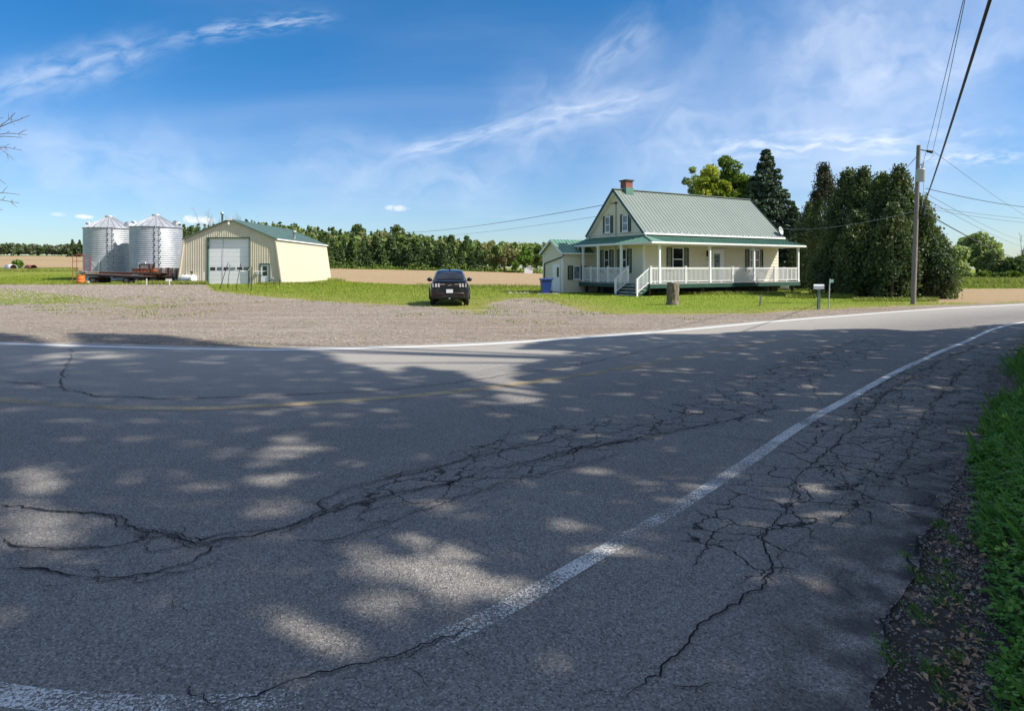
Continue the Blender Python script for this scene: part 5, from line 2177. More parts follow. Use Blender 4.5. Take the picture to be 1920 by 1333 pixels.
def build_pole():
    g = G(1712, 570.5)
    Y = g.y
    top = A(1722.5, 273, Y)
    o = thing('utility_pole', 'leaning grey wooden utility pole with a transformer, before the dark cedars', 'pole', g)
    at = lambda py: g.lerp(top, (570.5 - py) / 297.5) - g
    b = MB()
    b.tube([at(580), at(480), at(380), at(273)], [.115, .108, .098, .088], 14)
    b.build('shaft', m_pole, o)
    b = MB()
    c = at(331) + Vector((-.03, -.27, 0))
    b.lathe([(.001, -.30), (.17, -.29), (.185, -.26), (.185, .24), (.195, .25), (.195, .29), (.15, .31), (.001, .32)], 20, c=tuple(c))
    tr = b.build('transformer', m_transformer, o)
    b = MB()
    b.tube([c + Vector((.05, -.05, .3)), c + Vector((.05, -.05, .52))], [.05, .03], 8)
    b.box(c.x - .03, c.x + .03, .0 + c.y + .18, c.y + .3, c.z - .2, c.z + .2)
    b.build('bushing', m_concrete, tr)
    b = MB()
    p = at(281) + Vector((.1, 0, 0))
    b.tube([p, p + Vector((.5, -.1, -.14))], .025, 6)
    for k in range(4):
        q = p + Vector((.30 + .06 * k, -.06 - .012 * k, -.084 - .017 * k))
        b.tube([q - Vector((.012, 0, 0)), q + Vector((.012, 0, 0))], .07, 8)
    b.build('insulator', m_black, o)
    b = MB()
    q = at(310) + Vector((.2, -.1, 0))
    b.tube([at(308), q], .03, 6)
    b.tube([q + Vector((0, 0, .12)), q + Vector((.0, 0, -.38))], .035, 8)
    b.tube([q + Vector((0, 0, -.3)), at(360) + Vector((.25, -.1, 0)), at(392) + Vector((.2, -.1, 0))], .012, 5)
    b.tube([p + Vector((.6, -.1, -.18)), q + Vector((.3, 0, .25)), q + Vector((.02, 0, .1))], .010, 5)
    b.build('cutout_fuse', m_transformer, o)
    b = MB()
    b.tube([at(392) + Vector((.1, -.05, 0)), at(388) + Vector((.32, -.1, 0))], .04, 6)
    b.tube([at(385) + Vector((.32, -.1, 0)), at(401) + Vector((.26, -.1, 0))], .06, 8)
    b.build('cable_clamp', m_black, o)
    W = lambda py, dx=0.0: g + at(py) + Vector((dx, -.1, 0))

    def wire(pts, r, label, m=m_wire, n=6):
        b = MB()
        b.tube(pts, r, n, 0, False)
        tag(b.build('overhead_wire', m), label, 'wire')

    def through(a, px, py, z):
        """point on the ray through a pixel at height z, then carried on past it"""
        Yq = (z - EYE) * F / (HOR - py)
        return Vector(((px - 960) * Yq / F, Yq, z))
    a = W(392, .22)
    m1 = through(a, 1855, 2, 5.1)
    far_ = m1 + (m1 - a) * .9
    far_.z = 6.4
    k = 40
    pts = []
    for i in range(k + 1):
        t = i / k
        pts.append(a * ((1 - t) * (1 - 2 * t)) * 1 + m1 * (4 * t * (1 - t)) + far_ * (t * (2 * t - 1)) if False else None)
    # quadratic through a (t=0), m1 (t=tm), far (t=1)
    tm = (m1 - a).length / ((m1 - a).length + (far_ - m1).length)

    def quad(a, m, c, tm, k=44):
        out = []
        for i in range(k + 1):
            t = i / k
            l0 = (t - tm) * (t - 1) / (tm * 1.0)
            l1 = t * (t - 1) / (tm * (tm - 1))
            l2 = t * (t - tm) / (1 - tm)
            out.append(a * l0 + m * l1 + c * l2)
        return out
    pts = quad(a, m1, far_, tm)
    wire(pts, .018, 'thick black cable running from the pole up over the road towards the viewer')
    pts2 = [p + Vector((.028, .0, .024)) for p in pts]
    wire(pts2, .009, 'thin messenger wire lashed along the thick black cable')
    p2 = p + g + Vector((.5, -.1, -.14))
    m2 = through(p2, 1809, 2, 7.2)
    f2 = m2 + (m2 - p2) * 1.2
    f2.z = 8.2
    tm2 = (m2 - p2).length / ((m2 - p2).length + (f2 - m2).length)
    wire(quad(p2, m2, f2, tm2), .0085, 'thin bare power wire from the pole top insulator to the top edge of the view', m_wire_grey)
    p3 = g + q + Vector((.0, 0, .15))
    m3 = through(p3, 1806, 2, 7.0)
    f3 = m3 + (m3 - p3) * 1.2
    f3.z = 8.0
    wire(quad(p3, m3, f3, tm2), .0085, 'thin bare wire from the fuse on the pole, left of the insulator wire', m_wire_grey)
    # along the road to the right
    for py0, dx, px1, py1, Y1, r, s, lab in (
            (283, .6, 1985, 436, 95, .010, .5, 'thin wire sloping from the pole top down to the far right'),
            (354, .35, 1960, 392, 44, .016, .15, 'dark wire leaving the pole to the right above the pair of thinner ones'),
            (387, .35, 1975, 413, 46, .010, .12, 'upper one of the two parallel wires leaving the pole to the right'),
            (391, .35, 1975, 422, 46, .010, .12, 'lower one of the two parallel wires leaving the pole to the right'),
            (398, .30, 1935, 492, 92, .028, .45, 'thick cable falling from the pole behind the pale willow on the right'),
            (362, .3, 1920, 452, 92, .012, .3, 'fine wire falling from mid pole to the bare poplar'),
            (372, .3, 1920, 463, 92, .012, .3, 'lowest fine wire falling from mid pole to the bare poplar')):
        wire(sag(W(py0, dx), A(px1, py1, Y1), s), r, lab, m_wire if r > .012 else m_wire_grey)
    wire(sag(W(290, -.05), A(1655, 362, 42), .05, 8), .014, 'short wire from the pole top down behind the cedar tops')
    wire(sag(W(396, -.05), Vector((8.65 + 13.3 * .866 - .1, 42 + 13.3 * .5, 4.75)), -.0 + .35, 24), .007, 'service wire from the pole across the cedars to the right end of the farmhouse roof', m_transformer)
    # guy wire
    ga, gb = A(1496, 549, 40.5), A(1560, 497, 38)
    wire([ga, gb, A(1640, 440, 34.5)], .005, 'guy wire rising from the lawn beside the porch towards the pole', m_wire_grey)
    # wires crossing the field from the gable
    gp = Matrix.Rotation(TH, 3, 'Z') @ Vector((-.1, 2.8, 6.26)) + Vector((8.65, 42, 0))
    wire(sag(gp, A(690, 434.5, 150), 1.0, 40), .020, 'upper service wire from the gable across the field to the left')
    gp2 = gp + Vector((-.25, .4, -.75))
    wire(sag(gp2, A(700, 441, 150), 1.0, 40), .012, 'lower thinner wire from the gable across the field to the left', m_wire_grey)


build_pole()

# ------------------------------------------------------------------ trees
def cards(P, size, rng, elong=1.5, up=None, upw=0.0):
    """diamond leaf cards: (N,3) points -> verts, quads"""
    n = len(P)
    size = np.broadcast_to(np.asarray(size, float), (n,))
    t = rng.normal(size=(n, 3))
    if up is not None:
        t = t + np.asarray(up)[None, :] * upw if np.ndim(up) == 1 else t + up * upw
    t /= np.linalg.norm(t, axis=1)[:, None]
    k = rng.normal(size=(n, 3))
    b = np.cross(t, k)
    b /= (np.linalg.norm(b, axis=1)[:, None] + 1e-9)
    t = t * (size * elong / 2)[:, None]
    b = b * (size / 2)[:, None]
    bend = np.cross(t, b)
    V = np.stack([P - t, P + b + t * .1, P + t, P - b + t * .1], 1).reshape(-1, 3)
    Fq = np.arange(4 * n).reshape(n, 4)
    return V, Fq


def blobs(rng, centers, radii, per, flat=1.0):
    P = []
    for c, r in zip(centers, radii):
        d = rng.normal(size=(per, 3))
        d /= np.linalg.norm(d, axis=1)[:, None]
        rr = r * rng.uniform(.35, 1.0, per) ** .6
        q = d * rr[:, None]
        q[:, 2] *= flat
        P.append(q + np.asarray(c)[None, :])
    return np.concatenate(P)


def decid_points(rng, h, r, base, nb, per, lumpy=.28, shape=1.0):
    """crown of lumps filling an uneven ellipsoid"""
    cz = base + (h - base) * .52
    hz = (h - base) / 2
    C_, R_ = [], []
    for i in range(nb):
        d = rng.normal(size=3)
        d /= np.linalg.norm(d)
        f = rng.uniform(.25, .82) ** .7
        br = rng.uniform(.7, 1.25) * lumpy * min(r, hz)
        c = np.array([d[0] * (r - br * .5) * f, d[1] * (r - br * .5) * f, cz + d[2] * (hz - br * .5) * f])
        k = 1 - .25 * shape * max(0, (c[2] - cz) / hz)
        c[0] *= k
        c[1] *= k
        C_.append(c)
        R_.append(br)
    return blobs(rng, C_, R_, per, .85), C_


def spruce_points(rng, h, r, n, base=.4, droop=.28, layers=None, ragged=.2):
    layers = layers or int(h / .55)
    out = []
    az0 = rng.uniform(0, 6)
    lay = rng.integers(0, layers, n * 2)
    t = (lay + rng.uniform(-.15, .35, n * 2)) / layers
    keep = rng.uniform(0, 1, n * 2) < (1 - t) * .9 + .14
    lay, t = lay[keep][:n], t[keep][:n]
    n = len(t)
    nb = 9
    br = rng.integers(0, nb, n)
    ang = (br + lay * .37) * 2 * math.pi / nb + rng.normal(0, .16, n) + az0
    key = (lay * 13 + br * 7) % 61
    lenv = rng.uniform(1 - ragged, 1 + ragged, 61)[key]
    R = r * ((1 - t) ** .85 + .02) * lenv
    u = rng.uniform(.12, 1, n) ** .6
    z = base + (h - base) * t - droop * u * R + rng.normal(0, .05, n) + .25 * (u ** 3) * R * .3
    return np.stack([np.cos(ang) * R * u, np.sin(ang) * R * u, np.maximum(z, .1)], 1)


def limb_mesh(rng, h, r, base, n, r0, tips=None, bend=.15, name='trunk'):
    b = MB()
    top = Vector((rng.normal(0, .15), rng.normal(0, .15), h * .85))
    tr = [Vector((0, 0, -.2)), Vector((rng.normal(0, .05), rng.normal(0, .05), h * .25)), Vector((rng.normal(0, .12), rng.normal(0, .12), h * .55)), top]
    b.tube(tr, [r0 * 1.25, r0 * .9, r0 * .55, r0 * .12], 9)
    for i in range(n):
        t = rng.uniform(.25, .8)
        k = min(2, int(t * 3))
        p = tr[k].lerp(tr[k + 1], t * 3 - k)
        if tips is not None and len(tips):
            q = Vector(tips[i % len(tips)])
        else:
            a = rng.uniform(0, 6.28)
            q = p + Vector((math.cos(a) * r * .7, math.sin(a) * r * .7, r * .4))
        m = p.lerp(q, .5) + Vector((0, 0, .12 * (q - p).length))
        rr = r0 * (.5 - .35 * t)
        b.tube([p, m, q], [rr, rr * .6, rr * .15], 6)
    return b


L_spruce = LEAF('spruce_needles', (.055, .095, .042), (.130, .180, .062), .25, .5, (.095, .145, .048))
L_forest = LEAF('mixed_wood_leaves', (.125, .185, .050), (.24, .29, .085), .35, .5, (.17, .21, .07))
L_forest_dark = LEAF('dark_wood_leaves', (.065, .120, .040), (.145, .21, .06), .3, .35)
L_olive = LEAF('olive_leaves', (.19, .19, .075), (.29, .28, .12), .3, .3)
L_bright = LEAF('bright_leaves', (.10, .20, .025), (.19, .30, .04), .3, .2)
L_far = LEAF('far_wood_leaves', (.13, .19, .10), (.21, .26, .13), .3, .5, (.21, .21, .15))
L_cedar = LEAF('cedar_sprays', (.048, .078, .040), (.115, .155, .062), .25, .3, (.140, .170, .058))
L_cedar_dry = LEAF('dry_cedar_sprays', (.045, .050, .026), (.085, .085, .040), .12, .2)
L_bigspruce = LEAF('dark_spruce_needles', (.032, .060, .042), (.095, .135, .080), .2, .1)
L_maple_yellow = LEAF('yellow_green_leaves', (.30, .33, .03), (.50, .48, .07), .4, .1, (.22, .28, .03))
L_green = LEAF('mid_green_leaves', (.11, .175, .026), (.21, .27, .045), .35, .2, (.08, .14, .024))
L_willow = LEAF('grey_green_leaves', (.27, .32, .13), (.44, .48, .22), .4, .15, (.20, .26, .10))
L_shrub = LEAF('dark_shrub_leaves', (.07, .125, .04), (.18, .25, .07), .28, .2)
L_shade = LEAF('shade_tree_leaves', (.06, .11, .016), (.11, .17, .025), .22, .2)
L_grass = LEAF('grass_blades', (.165, .235, .018), (.275, .32, .036), .3, .1)
L_grass_dry = LEAF('seeding_grass', (.17, .22, .03), (.30, .31, .08), .3, .1)
L_clover = LEAF('clover_leaves', (.075, .19, .026), (.15, .32, .045), .3, .1)
L_dead = LEAF('dead_leaves', (.22, .125, .065), (.46, .31, .19), .1, .1)
L_shadegrass = LEAF('verge_blades', (.055, .15, .018), (.12, .25, .035), .3, .1)


def tree(name, label, cat, loc, pts, size, leaf, trunk_mb, rng, elong=1.5, up=None, upw=0, group=None, rz=0, extra=None):
    o = thing(name, label, cat, loc, rz, group)
    V, Fq = cards(pts, size, rng, elong, up, upw)
    np_mesh('crown', V, Fq, [leaf], o)
    if extra is not None:
        V, Fq = cards(extra[0], extra[1], rng, elong, up, upw)
        np_mesh('dry_sprays', V, Fq, [extra[2]], o)
    if trunk_mb:
        trunk_mb.build('trunk', m_bark, o)
    return o


# --- the dark cedars to the right of the house
def cedar_points(rng, h, r, n, lean=0.0):
    """tight column of upright sprays, a little bulged and tufted"""
    K = int(120 + h * 16)
    P = []
    zc = rng.uniform(.02, .97, K) ** .9 * h
    a = rng.uniform(0, 2 * math.pi, K)
    t = zc / h
    prof = np.interp(t, [0, .08, .3, .55, .75, .9, 1.0], [.74, .95, 1.0, .84, .55, .28, .05]) * r
    rad = prof * rng.uniform(.30, 1.03, K) ** .8
    cr = rng.uniform(.22, .46, K) * (1 - .35 * t)
    per = n // K
    for i in range(K):
        d = rng.normal(size=(per, 3)) * np.array([.55, .55, 1.0]) * cr[i]
        P.append(d + np.array([math.cos(a[i]) * rad[i], math.sin(a[i]) * rad[i], zc[i] + .12]))
    P = np.concatenate(P)
    P[:, 2] = np.clip(P[:, 2], .05, h + .25)
    P[:, 0] += lean * P[:, 2]
    return P


rng = np.random.default_rng(21)
ced = [(1520, 385, 54, 1.8, 'cedar at the left end of the dark row, half hidden behind the porch roof'),
       (1546, 311, 50, 1.6, 'tall thin-topped cedar, its browned pointed tip standing apart from the row'),
       (1588, 322, 42, 1.55, 'broad-topped dark cedar right of the one with the thin brown tip'),
       (1620, 320, 41, 1.55, 'dark cedar in the middle of the row behind the marker post'),
       (1652, 330, 39.5, 1.5, 'dark cedar just left of the tallest round-topped one by the pole'),
       (1685, 317, 38.5, 1.65, 'tall round-topped cedar directly left of the utility pole'),
       (1722, 372, 38.2, 1.5, 'lit cedar directly behind the utility pole'),
       (1748, 436, 38, 1.15, 'low bushy cedar sloping down right of the utility pole')]
for i, (px, py, Y, r, lab) in enumerate(ced):
    tp = A(px, py, Y)
    n = 17000
    P = cedar_points(rng, tp.z, r, n)
    ex = None
    if i == 1:
        m = P[:, 2] > tp.z * .72
        ex = (P[m], .09, L_cedar_dry)
        P = P[~m]
    tb = MB()
    tb.tube([(0, 0, -.1), (.05, 0, tp.z * .5), (0, 0, tp.z * .9)], [.16, .1, .03], 8)
    if i == 1:
        for k in range(24):
            z = tp.z * rng.uniform(.6, .97)
            a = rng.uniform(0, 6.28)
            l = (1 - z / tp.z) * 2.2 + .2
            tb.tube([(0, 0, z), (math.cos(a) * l, math.sin(a) * l, z + l * .8)], [.03, .008], 5)
    tree('cedar_tree', lab, 'tree', (tp.x, Y, 0), P, rng.uniform(.06, .13, len(P)), L_cedar, tb, rng, 2.0, (0, 0, 1), .8, 'dark cedars beside the farmhouse', 0, ex)

for (px, Y, h, r, lab) in ((1610, 38.6, 5.0, 1.35, 'shorter cedar standing in front of the middle of the row'), (1672, 36.6, 5.2, 1.35, 'shorter cedar at the foot of the round-topped cedar'),
                           (1757, 36.6, 2.3, 1.0, 'lowest cedar tuft at the right end of the row by the field'), (1560, 43, 3.3, 1.5, 'low dark cedar skirt near the guy wire')):
    tp = A(px, 500, Y)
    P = cedar_points(rng, h, r, 9000)
    tb = MB()
    tb.tube([(0, 0, -.1), (.05, 0, h * .5), (0, 0, h * .9)], [.10, .07, .02], 8)
    tree('cedar_tree', lab, 'tree', (tp.x, Y, 0), P, rng.uniform(.06, .13, len(P)), L_cedar, tb, rng, 2.0, (0, 0, 1), .8, 'dark cedars beside the farmhouse')

# --- trees behind the house
Y = 60
tp = A(1437, 275, Y)
P = spruce_points(rng, tp.z, 4.0, 17000, 1.2, .30, 22, .28)
tree('spruce_tree', 'tall dark pointed spruce rising behind the right half of the farmhouse roof', 'tree', (tp.x, Y, 0), P, rng.uniform(.16, .34, len(P)), L_bigspruce, limb_mesh(rng, tp.z, 1.2, 1, 0, .25), rng, 1.7)
Y = 58
P = spruce_points(rng, 7.6, 2.8, 8000, .8, .30, 14, .28)
tree('spruce_tree', 'lower dark spruce filling the gap between the tall spruce and the cedars', 'tree', (A(1488, 400, Y).x, Y, 0), P, rng.uniform(.16, .34, len(P)), L_bigspruce, limb_mesh(rng, 7, 1.2, 1, 0, .2), rng, 1.7)
for (px, py, Y, r, base, nb, per, leaf, lab) in (
        (1330, 300, 64, 2.75, 3.2, 44, 330, L_maple_yellow, 'bright yellow-green maple behind the farmhouse ridge'),
        (1372, 279, 68, 2.9, 3.5, 46, 300, L_green, 'mid green tree between the yellow-green maple and the tall spruce'),
        (1402, 318, 66, 2.2, 3.0, 26, 260, L_green, 'low green tree tucked against the left flank of the tall spruce'),
        (1303, 296, 72, 1.9, 4.0, 26, 130, L_willow, 'sparse grey-green treetop left of the yellow-green maple'),
        (1352, 312, 62.5, 1.6, 3.5, 22, 300, L_maple_yellow, 'small bright treetop in front of the mid green tree')):
    tp = A(px, py, Y)
    P, cen = decid_points(rng, tp.z, r, base, nb, per, .30)
    tree('broadleaf_tree', lab, 'tree', (tp.x, Y, 0), P, rng.uniform(.14, .30, len(P)), leaf, limb_mesh(rng, tp.z, r, base, 12, .2, cen), rng, 1.3)

# --- trees beyond the right field
for (px, py, Y, r, base, nb, per, leaf, lab) in (
        (1832, 434, 92, 3.3, 1.2, 42, 170, L_willow, 'pale willow with airy rounded crown beyond the right field'),
        (1858, 462, 89, 2.3, .4, 30, 190, L_willow, 'lower pale willow dome in front of the airy one'),
        (1790, 455, 90, 2.4, .4, 28, 190, L_willow, 'pale willow at the edge of the cedars beyond the right field'),
        (1884, 482, 88, 1.6, .2, 22, 200, L_shrub, 'dark rounded shrub right of the pale willows'),
        (1905, 480, 86, 1.7, .2, 22, 200, L_shrub, 'green shrub under the bare poplar'),
        (1935, 470, 88, 2.3, .2, 28, 200, L_shrub, 'green shrub cut by the right edge of the photo')):
    tp = A(px, py, Y)
    P, cen = decid_points(rng, tp.z, r, base, nb, per, .32, .4)
    tree('broadleaf_tree', lab, 'tree', (tp.x, Y, 0), P, rng.uniform(.16, .36, len(P)), leaf, limb_mesh(rng, tp.z, r, base, 14, .22, cen), rng, 1.7)
for (px, Y, n, leaf) in ((1788, 86, 12, L_green), (1815, 86, 12, L_willow), (1845, 85, 12, L_green), (1872, 85, 12, L_shrub), (1900, 84, 12, L_green)):
    tp = A(px, 510, Y)
    P, cen = decid_points(rng, 1.5, 1.2, 0, 14, 90, .4, 0)
    tree('low_shrub', 'low green shrub along the far edge of the right field', 'shrub', (tp.x, Y, 0), P, rng.uniform(.14, .28, len(P)), leaf, None, rng, 1.5, group='low shrubs under the willows')


def twig_tree(name, label, loc, h, spread, n, r0, seed, upright=1.6, depth=3, group=None):
    r = random.Random(seed)
    o = thing(name, label, 'tree', loc, 0, group)
    b = MB()

    def grow(p, d, ln, rad, lv):
        pts = [p]
        q = p
        dd = d.copy()
        for i in range(4):
            dd = (dd + Vector((r.gauss(0, .12), r.gauss(0, .12), r.gauss(.06, .08)))).normalized()
            q = q + dd * ln / 4
            pts.append(q)
        b.tube(pts, [rad, rad * .85, rad * .7, rad * .52, rad * .32], 5 if lv else 8, 0, False)
        if lv < depth:
            for i in range(n if lv == 0 else r.randint(3, 5)):
                t = r.uniform(.3, 1.0)
                k = min(3, int(t * 4))
                s = pts[k].lerp(pts[k + 1], t * 4 - k)
                a = r.uniform(0, 6.28)
                nd = (dd * upright + Vector((math.cos(a) * spread, math.sin(a) * spread, .25))).normalized()
                grow(s, nd, ln * r.uniform(.38, .6), rad * (.5 - .15 * t), lv + 1)
    grow(Vector((0, 0, -.2)), Vector((0, 0, 1)), h * .62, r0, 0)
    b.build('trunk', m_bark_pale, o)
    return o


for (px, py, Y, seed, lab) in ((1912, 434, 90, 3, 'bare upright poplar near the right edge'), ):
    tp = A(px, py, Y)
    twig_tree('bare_tree', lab, (tp.x, Y, 0), tp.z * 1.1, .45, 9, .12, seed, 2.2)
for (px, py, Y, seed, lab) in ((421, 391, 120, 5, 'bare tree behind the left slope of the shed roof apex'), (446, 392, 122, 6, 'bare tree behind the shed roof right of the apex'), (405, 408, 124, 8, 'small bare tree behind the shed roof, leftmost of three')):
    tp = A(px, py, Y)
    z0 = tzf(tp.x, Y)
    twig_tree('bare_tree', lab, (tp.x, Y, z0), (tp.z - z0) * 1.05, .75, 11, .13, seed, 1.5, 3, 'bare trees behind the shed')


# --- bare tree whose branch tips reach in at the left edge
def left_tree():
    Y = 26.0
    base = Vector(((-150 - 960) * Y / F, Y, 0))
    o = thing('bare_tree', 'bare branches of a tree just outside the left edge', 'tree', base)
    r = random.Random(12)
    b = MB()
    b.tube([(0, 0, -.2), (.05, .1, 2.5), (-.1, 0, 5), (.1, .1, 8.4)], [.24, .19, .13, .03], 10)

    def P(px, py, dy=0.0):
        return A(px, py, Y + dy) - base

    def branch(pts, r0, twigs):
        pts = [Vector(p) for p in pts]
        L = [0]
        for a, c in zip(pts, pts[1:]):
            L.append(L[-1] + (c - a).length)
        n = 14
        fine = []
        for i in range(n):
            t = L[-1] * i / (n - 1)
            k = min(len(pts) - 2, max(j for j in range(len(L)) if L[j] <= t + 1e-9))
            f = (t - L[k]) / max(1e-6, L[k + 1] - L[k])
            fine.append(pts[k].lerp(pts[k + 1], f) + Vector((r.gauss(0, .02), r.gauss(0, .02), r.gauss(0, .02))))
        b.tube(fine, [r0 * (1 - .8 * i / (n - 1)) for i in range(n)], 5, 0, False)
        for j in range(twigs):
            i = r.randint(n // 3, n - 2)
            d = (fine[i + 1] - fine[i]).normalized()
            sd = Vector((d.z, r.gauss(0, .5), -d.x)) * r.choice((-1, -1, 1))
            ln = r.uniform(.12, .42)
            e = (d * .8 + sd * .9).normalized() * ln
            b.tube([fine[i], fine[i] + e * .5 + Vector((0, 0, .02)), fine[i] + e], [.010, .008, .004], 4, 0, False)
    for tip, mid, root, zr, tw in (((58, 217), (10, 234), (-60, 262), 4.6, 16), ((53, 253), (0, 249), (-70, 272), 4.4, 16), ((44, 259), (10, 256), (-50, 262), 4.5, 8), ((42, 281), (8, 274), (-70, 290), 4.2, 12),
                                   ((26, 300), (4, 280), (-40, 268), 4.2, 8), ((12, 345), (-20, 325), (-80, 310), 3.6, 6), ((38, 365), (12, 364), (-70, 360), 3.0, 7), ((36, 382), (6, 376), (-70, 372), 2.8, 8), ((5, 395), (-20, 385), (-80, 380), 2.6, 5),
                                   ((5, 219), (-20, 226), (-70, 245), 5, 8), ((28, 212), (5, 236), (-40, 256), 4.6, 7)):
        rt = Vector((0, 0, zr))
        dy = r.uniform(-.6, .6)
        branch([rt, P(*root, dy * .5), P(*mid, dy), P(*tip, dy)], .045, tw)
    for k in range(26):
        a = r.uniform(0, 6.28)
        z = r.uniform(2.6, 8)
        if math.cos(a) > .2:
            continue
        l = r.uniform(1.5, 3)
        branch([Vector((0, 0, z)), Vector((math.cos(a) * l * .5, math.sin(a) * l * .5, z + l * .2)), Vector((math.cos(a) * l, math.sin(a) * l, z + l * .35))], .045, 10)
    b.build('trunk', m_bark_pale, o)


left_tree()

# --- the wood beyond the field
rng = np.random.default_rng(77)


def edge_top(px):
    """silhouette of the wood, in photo rows"""
    return float(np.interp(px, [320, 345, 390, 430, 480, 540, 600, 650, 700, 745, 790, 830, 880, 930, 985, 1040, 1110], [418, 420, 424, 412, 411, 416, 424, 430, 432, 424, 438, 442, 446, 450, 448, 452, 456]))


proto = []
for k, (h, r, n) in enumerate(((11.5, 2.6, 1500), (10, 2.4, 1300), (12.5, 2.4, 1500))):
    P = spruce_points(rng, h, r, n, .3, .32, int(h / .7), .3)
    o = tree('spruce_tree', 'dark young spruce standing in the front row along the far edge of the field', 'tree', (0, 0, 0), P, rng.uniform(.35, .75, len(P)), L_spruce, limb_mesh(rng, h, 1, .5, 0, .14), rng, 1.5, group='young spruces along the field edge')
    proto.append((o, h))
spots = [(px, 0) for px in np.arange(606, 868, 9.5)] + [(px, 1) for px in (881, 897, 918)]
first = set()
for i, (px, q) in enumerate(spots):
    px = px + rng.normal(0, 4.5)
    Y = 222 + rng.uniform(-6, 12)
    o, h = proto[i % 3]
    x = (px - 960) * Y / F
    z0 = tzf(x, Y)
    want = (rng.uniform(434, 466) if px < 760 else rng.uniform(444, 474))
    hh = EYE + (HOR - want) * Y / F - z0
    c = o if (i % 3) not in first else copy_tree(o)
    first.add(i % 3)
    c.location = (x, Y, z0)
    s = hh / h
    c.scale = (s * rng.uniform(1.05, 1.75), s * rng.uniform(1.05, 1.75), s)
    c.rotation_euler = (0, 0, rng.uniform(0, 6.28))


def decid_tree(px, py, Y, r, base, nb, per, leaf, lab, size=(.35, .8), name='broadleaf_tree', group=None, shape=1.0):
    tp = A(px, py, Y)
    z0 = tzf(tp.x, Y)
    h = tp.z - z0
    P, cen = decid_points(rng, h, r, base, nb, per, .30, shape)
    return tree(name, lab, 'tree', (tp.x, Y, z0), P, rng.uniform(*size, len(P)), leaf, limb_mesh(rng, h, r, base, 10, .28, cen), rng, 1.4, group=group)


decid_tree(672, 417, 262, 4.8, 7, 30, 70, L_forest_dark, 'round dark broadleaf crown standing above the wood right of the shed')
decid_tree(747, 418, 258, 3.9, 6, 26, 60, L_forest, 'tall broadleaf crown above the wood, left of the parked car')
decid_tree(622, 421, 275, 1.7, 13, 9, 40, L_forest_dark, 'thin treetop poking above the wood left of the round crown')
decid_tree(845, 434, 240, 2.4, 4, 18, 60, L_forest_dark, 'dark treetop above the wood over the parked car')
decid_tree(876, 438, 238, 3.0, 3, 22, 60, L_forest_dark, 'dark green tree above the wood right of the car')
decid_tree(985, 458, 212, 3.0, .5, 22, 80, L_bright, 'bright green pointed tree beside the tiny white hut', shape=2.2)
decid_tree(966, 488, 210, 1.5, .2, 12, 70, L_bright, 'small bright yellow-green tree left of the bright pointed one')
decid_tree(1007, 452, 218, 2.9, .5, 24, 80, L_forest_dark, 'dark green tree behind the tiny white hut')
decid_tree(1027, 470, 208, 2.6, .5, 20, 80, L_olive, 'olive-brown tree beside the corner of the annex')
decid_tree(946, 456, 214, 2.5, .5, 20, 70, L_olive, 'olive-brown tree left of the bright pointed one')
decid_tree(928, 458, 216, 2.6, .5, 20, 70, L_forest, 'mid green tree in the wood edge right of the car')
decid_tree(905, 462, 215, 2.5, .5, 20, 70, L_forest_dark, 'dark green tree in the wood edge just right of the car')

# the mass behind, one wood
Pc, Ps, Pd = [], [], []
for Y in (238, 252, 268, 285, 304, 326):
    for px in np.arange(300, 1180, 1150 / Y * 1.25):
        px = px + rng.normal(0, 3)
        x = (px - 960) * Y / F
        z0 = tzf(x, Y)
        top = edge_top(px) + rng.uniform(-2, 14) + (10 if Y < 250 else 0)
        h = EYE + (HOR - top) * Y / F - z0
        if px > 860 or rng.uniform() < .5:
            P, _ = decid_points(rng, h, rng.uniform(2.4, 4.2), h * .15, 14, 30, .36)
            tgt = Pd if rng.uniform() < .68 else Ps
        else:
            P = spruce_points(rng, h, rng.uniform(2.0, 2.8), 420, .5, .3, int(h / 1.1), .3)
            tgt = Pc
        P = P + np.array([x, Y + rng.uniform(-5, 5), z0])
        tgt.append(P)


def mass(name, label, sets, cat):
    Vs, Fs, Ms, off = [], [], [], 0
    mats = []
    for k, (P, s0, s1, leaf, el) in enumerate(sets):
        V, Fq = cards(P, rng.uniform(s0, s1, len(P)), rng, el)
        Vs.append(V)
        Fs.append(Fq + off)
        Ms.append(np.full(len(Fq), k, np.int32))
        off += len(V)
        mats.append(leaf)
    o = np_mesh(name, np.concatenate(Vs), np.concatenate(Fs), mats)
    o.data.polygons.foreach_set('material_index', np.concatenate(Ms))
    tag(o, label, cat, kind='stuff')
    return o


mass('forest', 'dense mixed wood rising behind the front row of trees across the field', [(np.concatenate(Pc), .5, 1.1, L_spruce, 1.5), (np.concatenate(Pd), .5, 1.1, L_forest, 1.3), (np.concatenate(Ps), .5, 1.1, L_olive, 1.3)], 'forest')
# undergrowth at the foot of the wood
px = rng.uniform(560, 1090, 2600)
Yu = 214 + rng.uniform(-3, 5, 2600)
xu = (px - 960) * Yu / F
zu = tz(xu, Yu) + np.abs(rng.normal(0, .8, 2600)) * (.6 + .8 * (np.sin(px * .09) > -.2))
mass('undergrowth', 'bright low bushes along the foot of the wood', [(np.stack([xu, Yu, zu], 1), .3, .7, L_green, 1.3)], 'bushes')

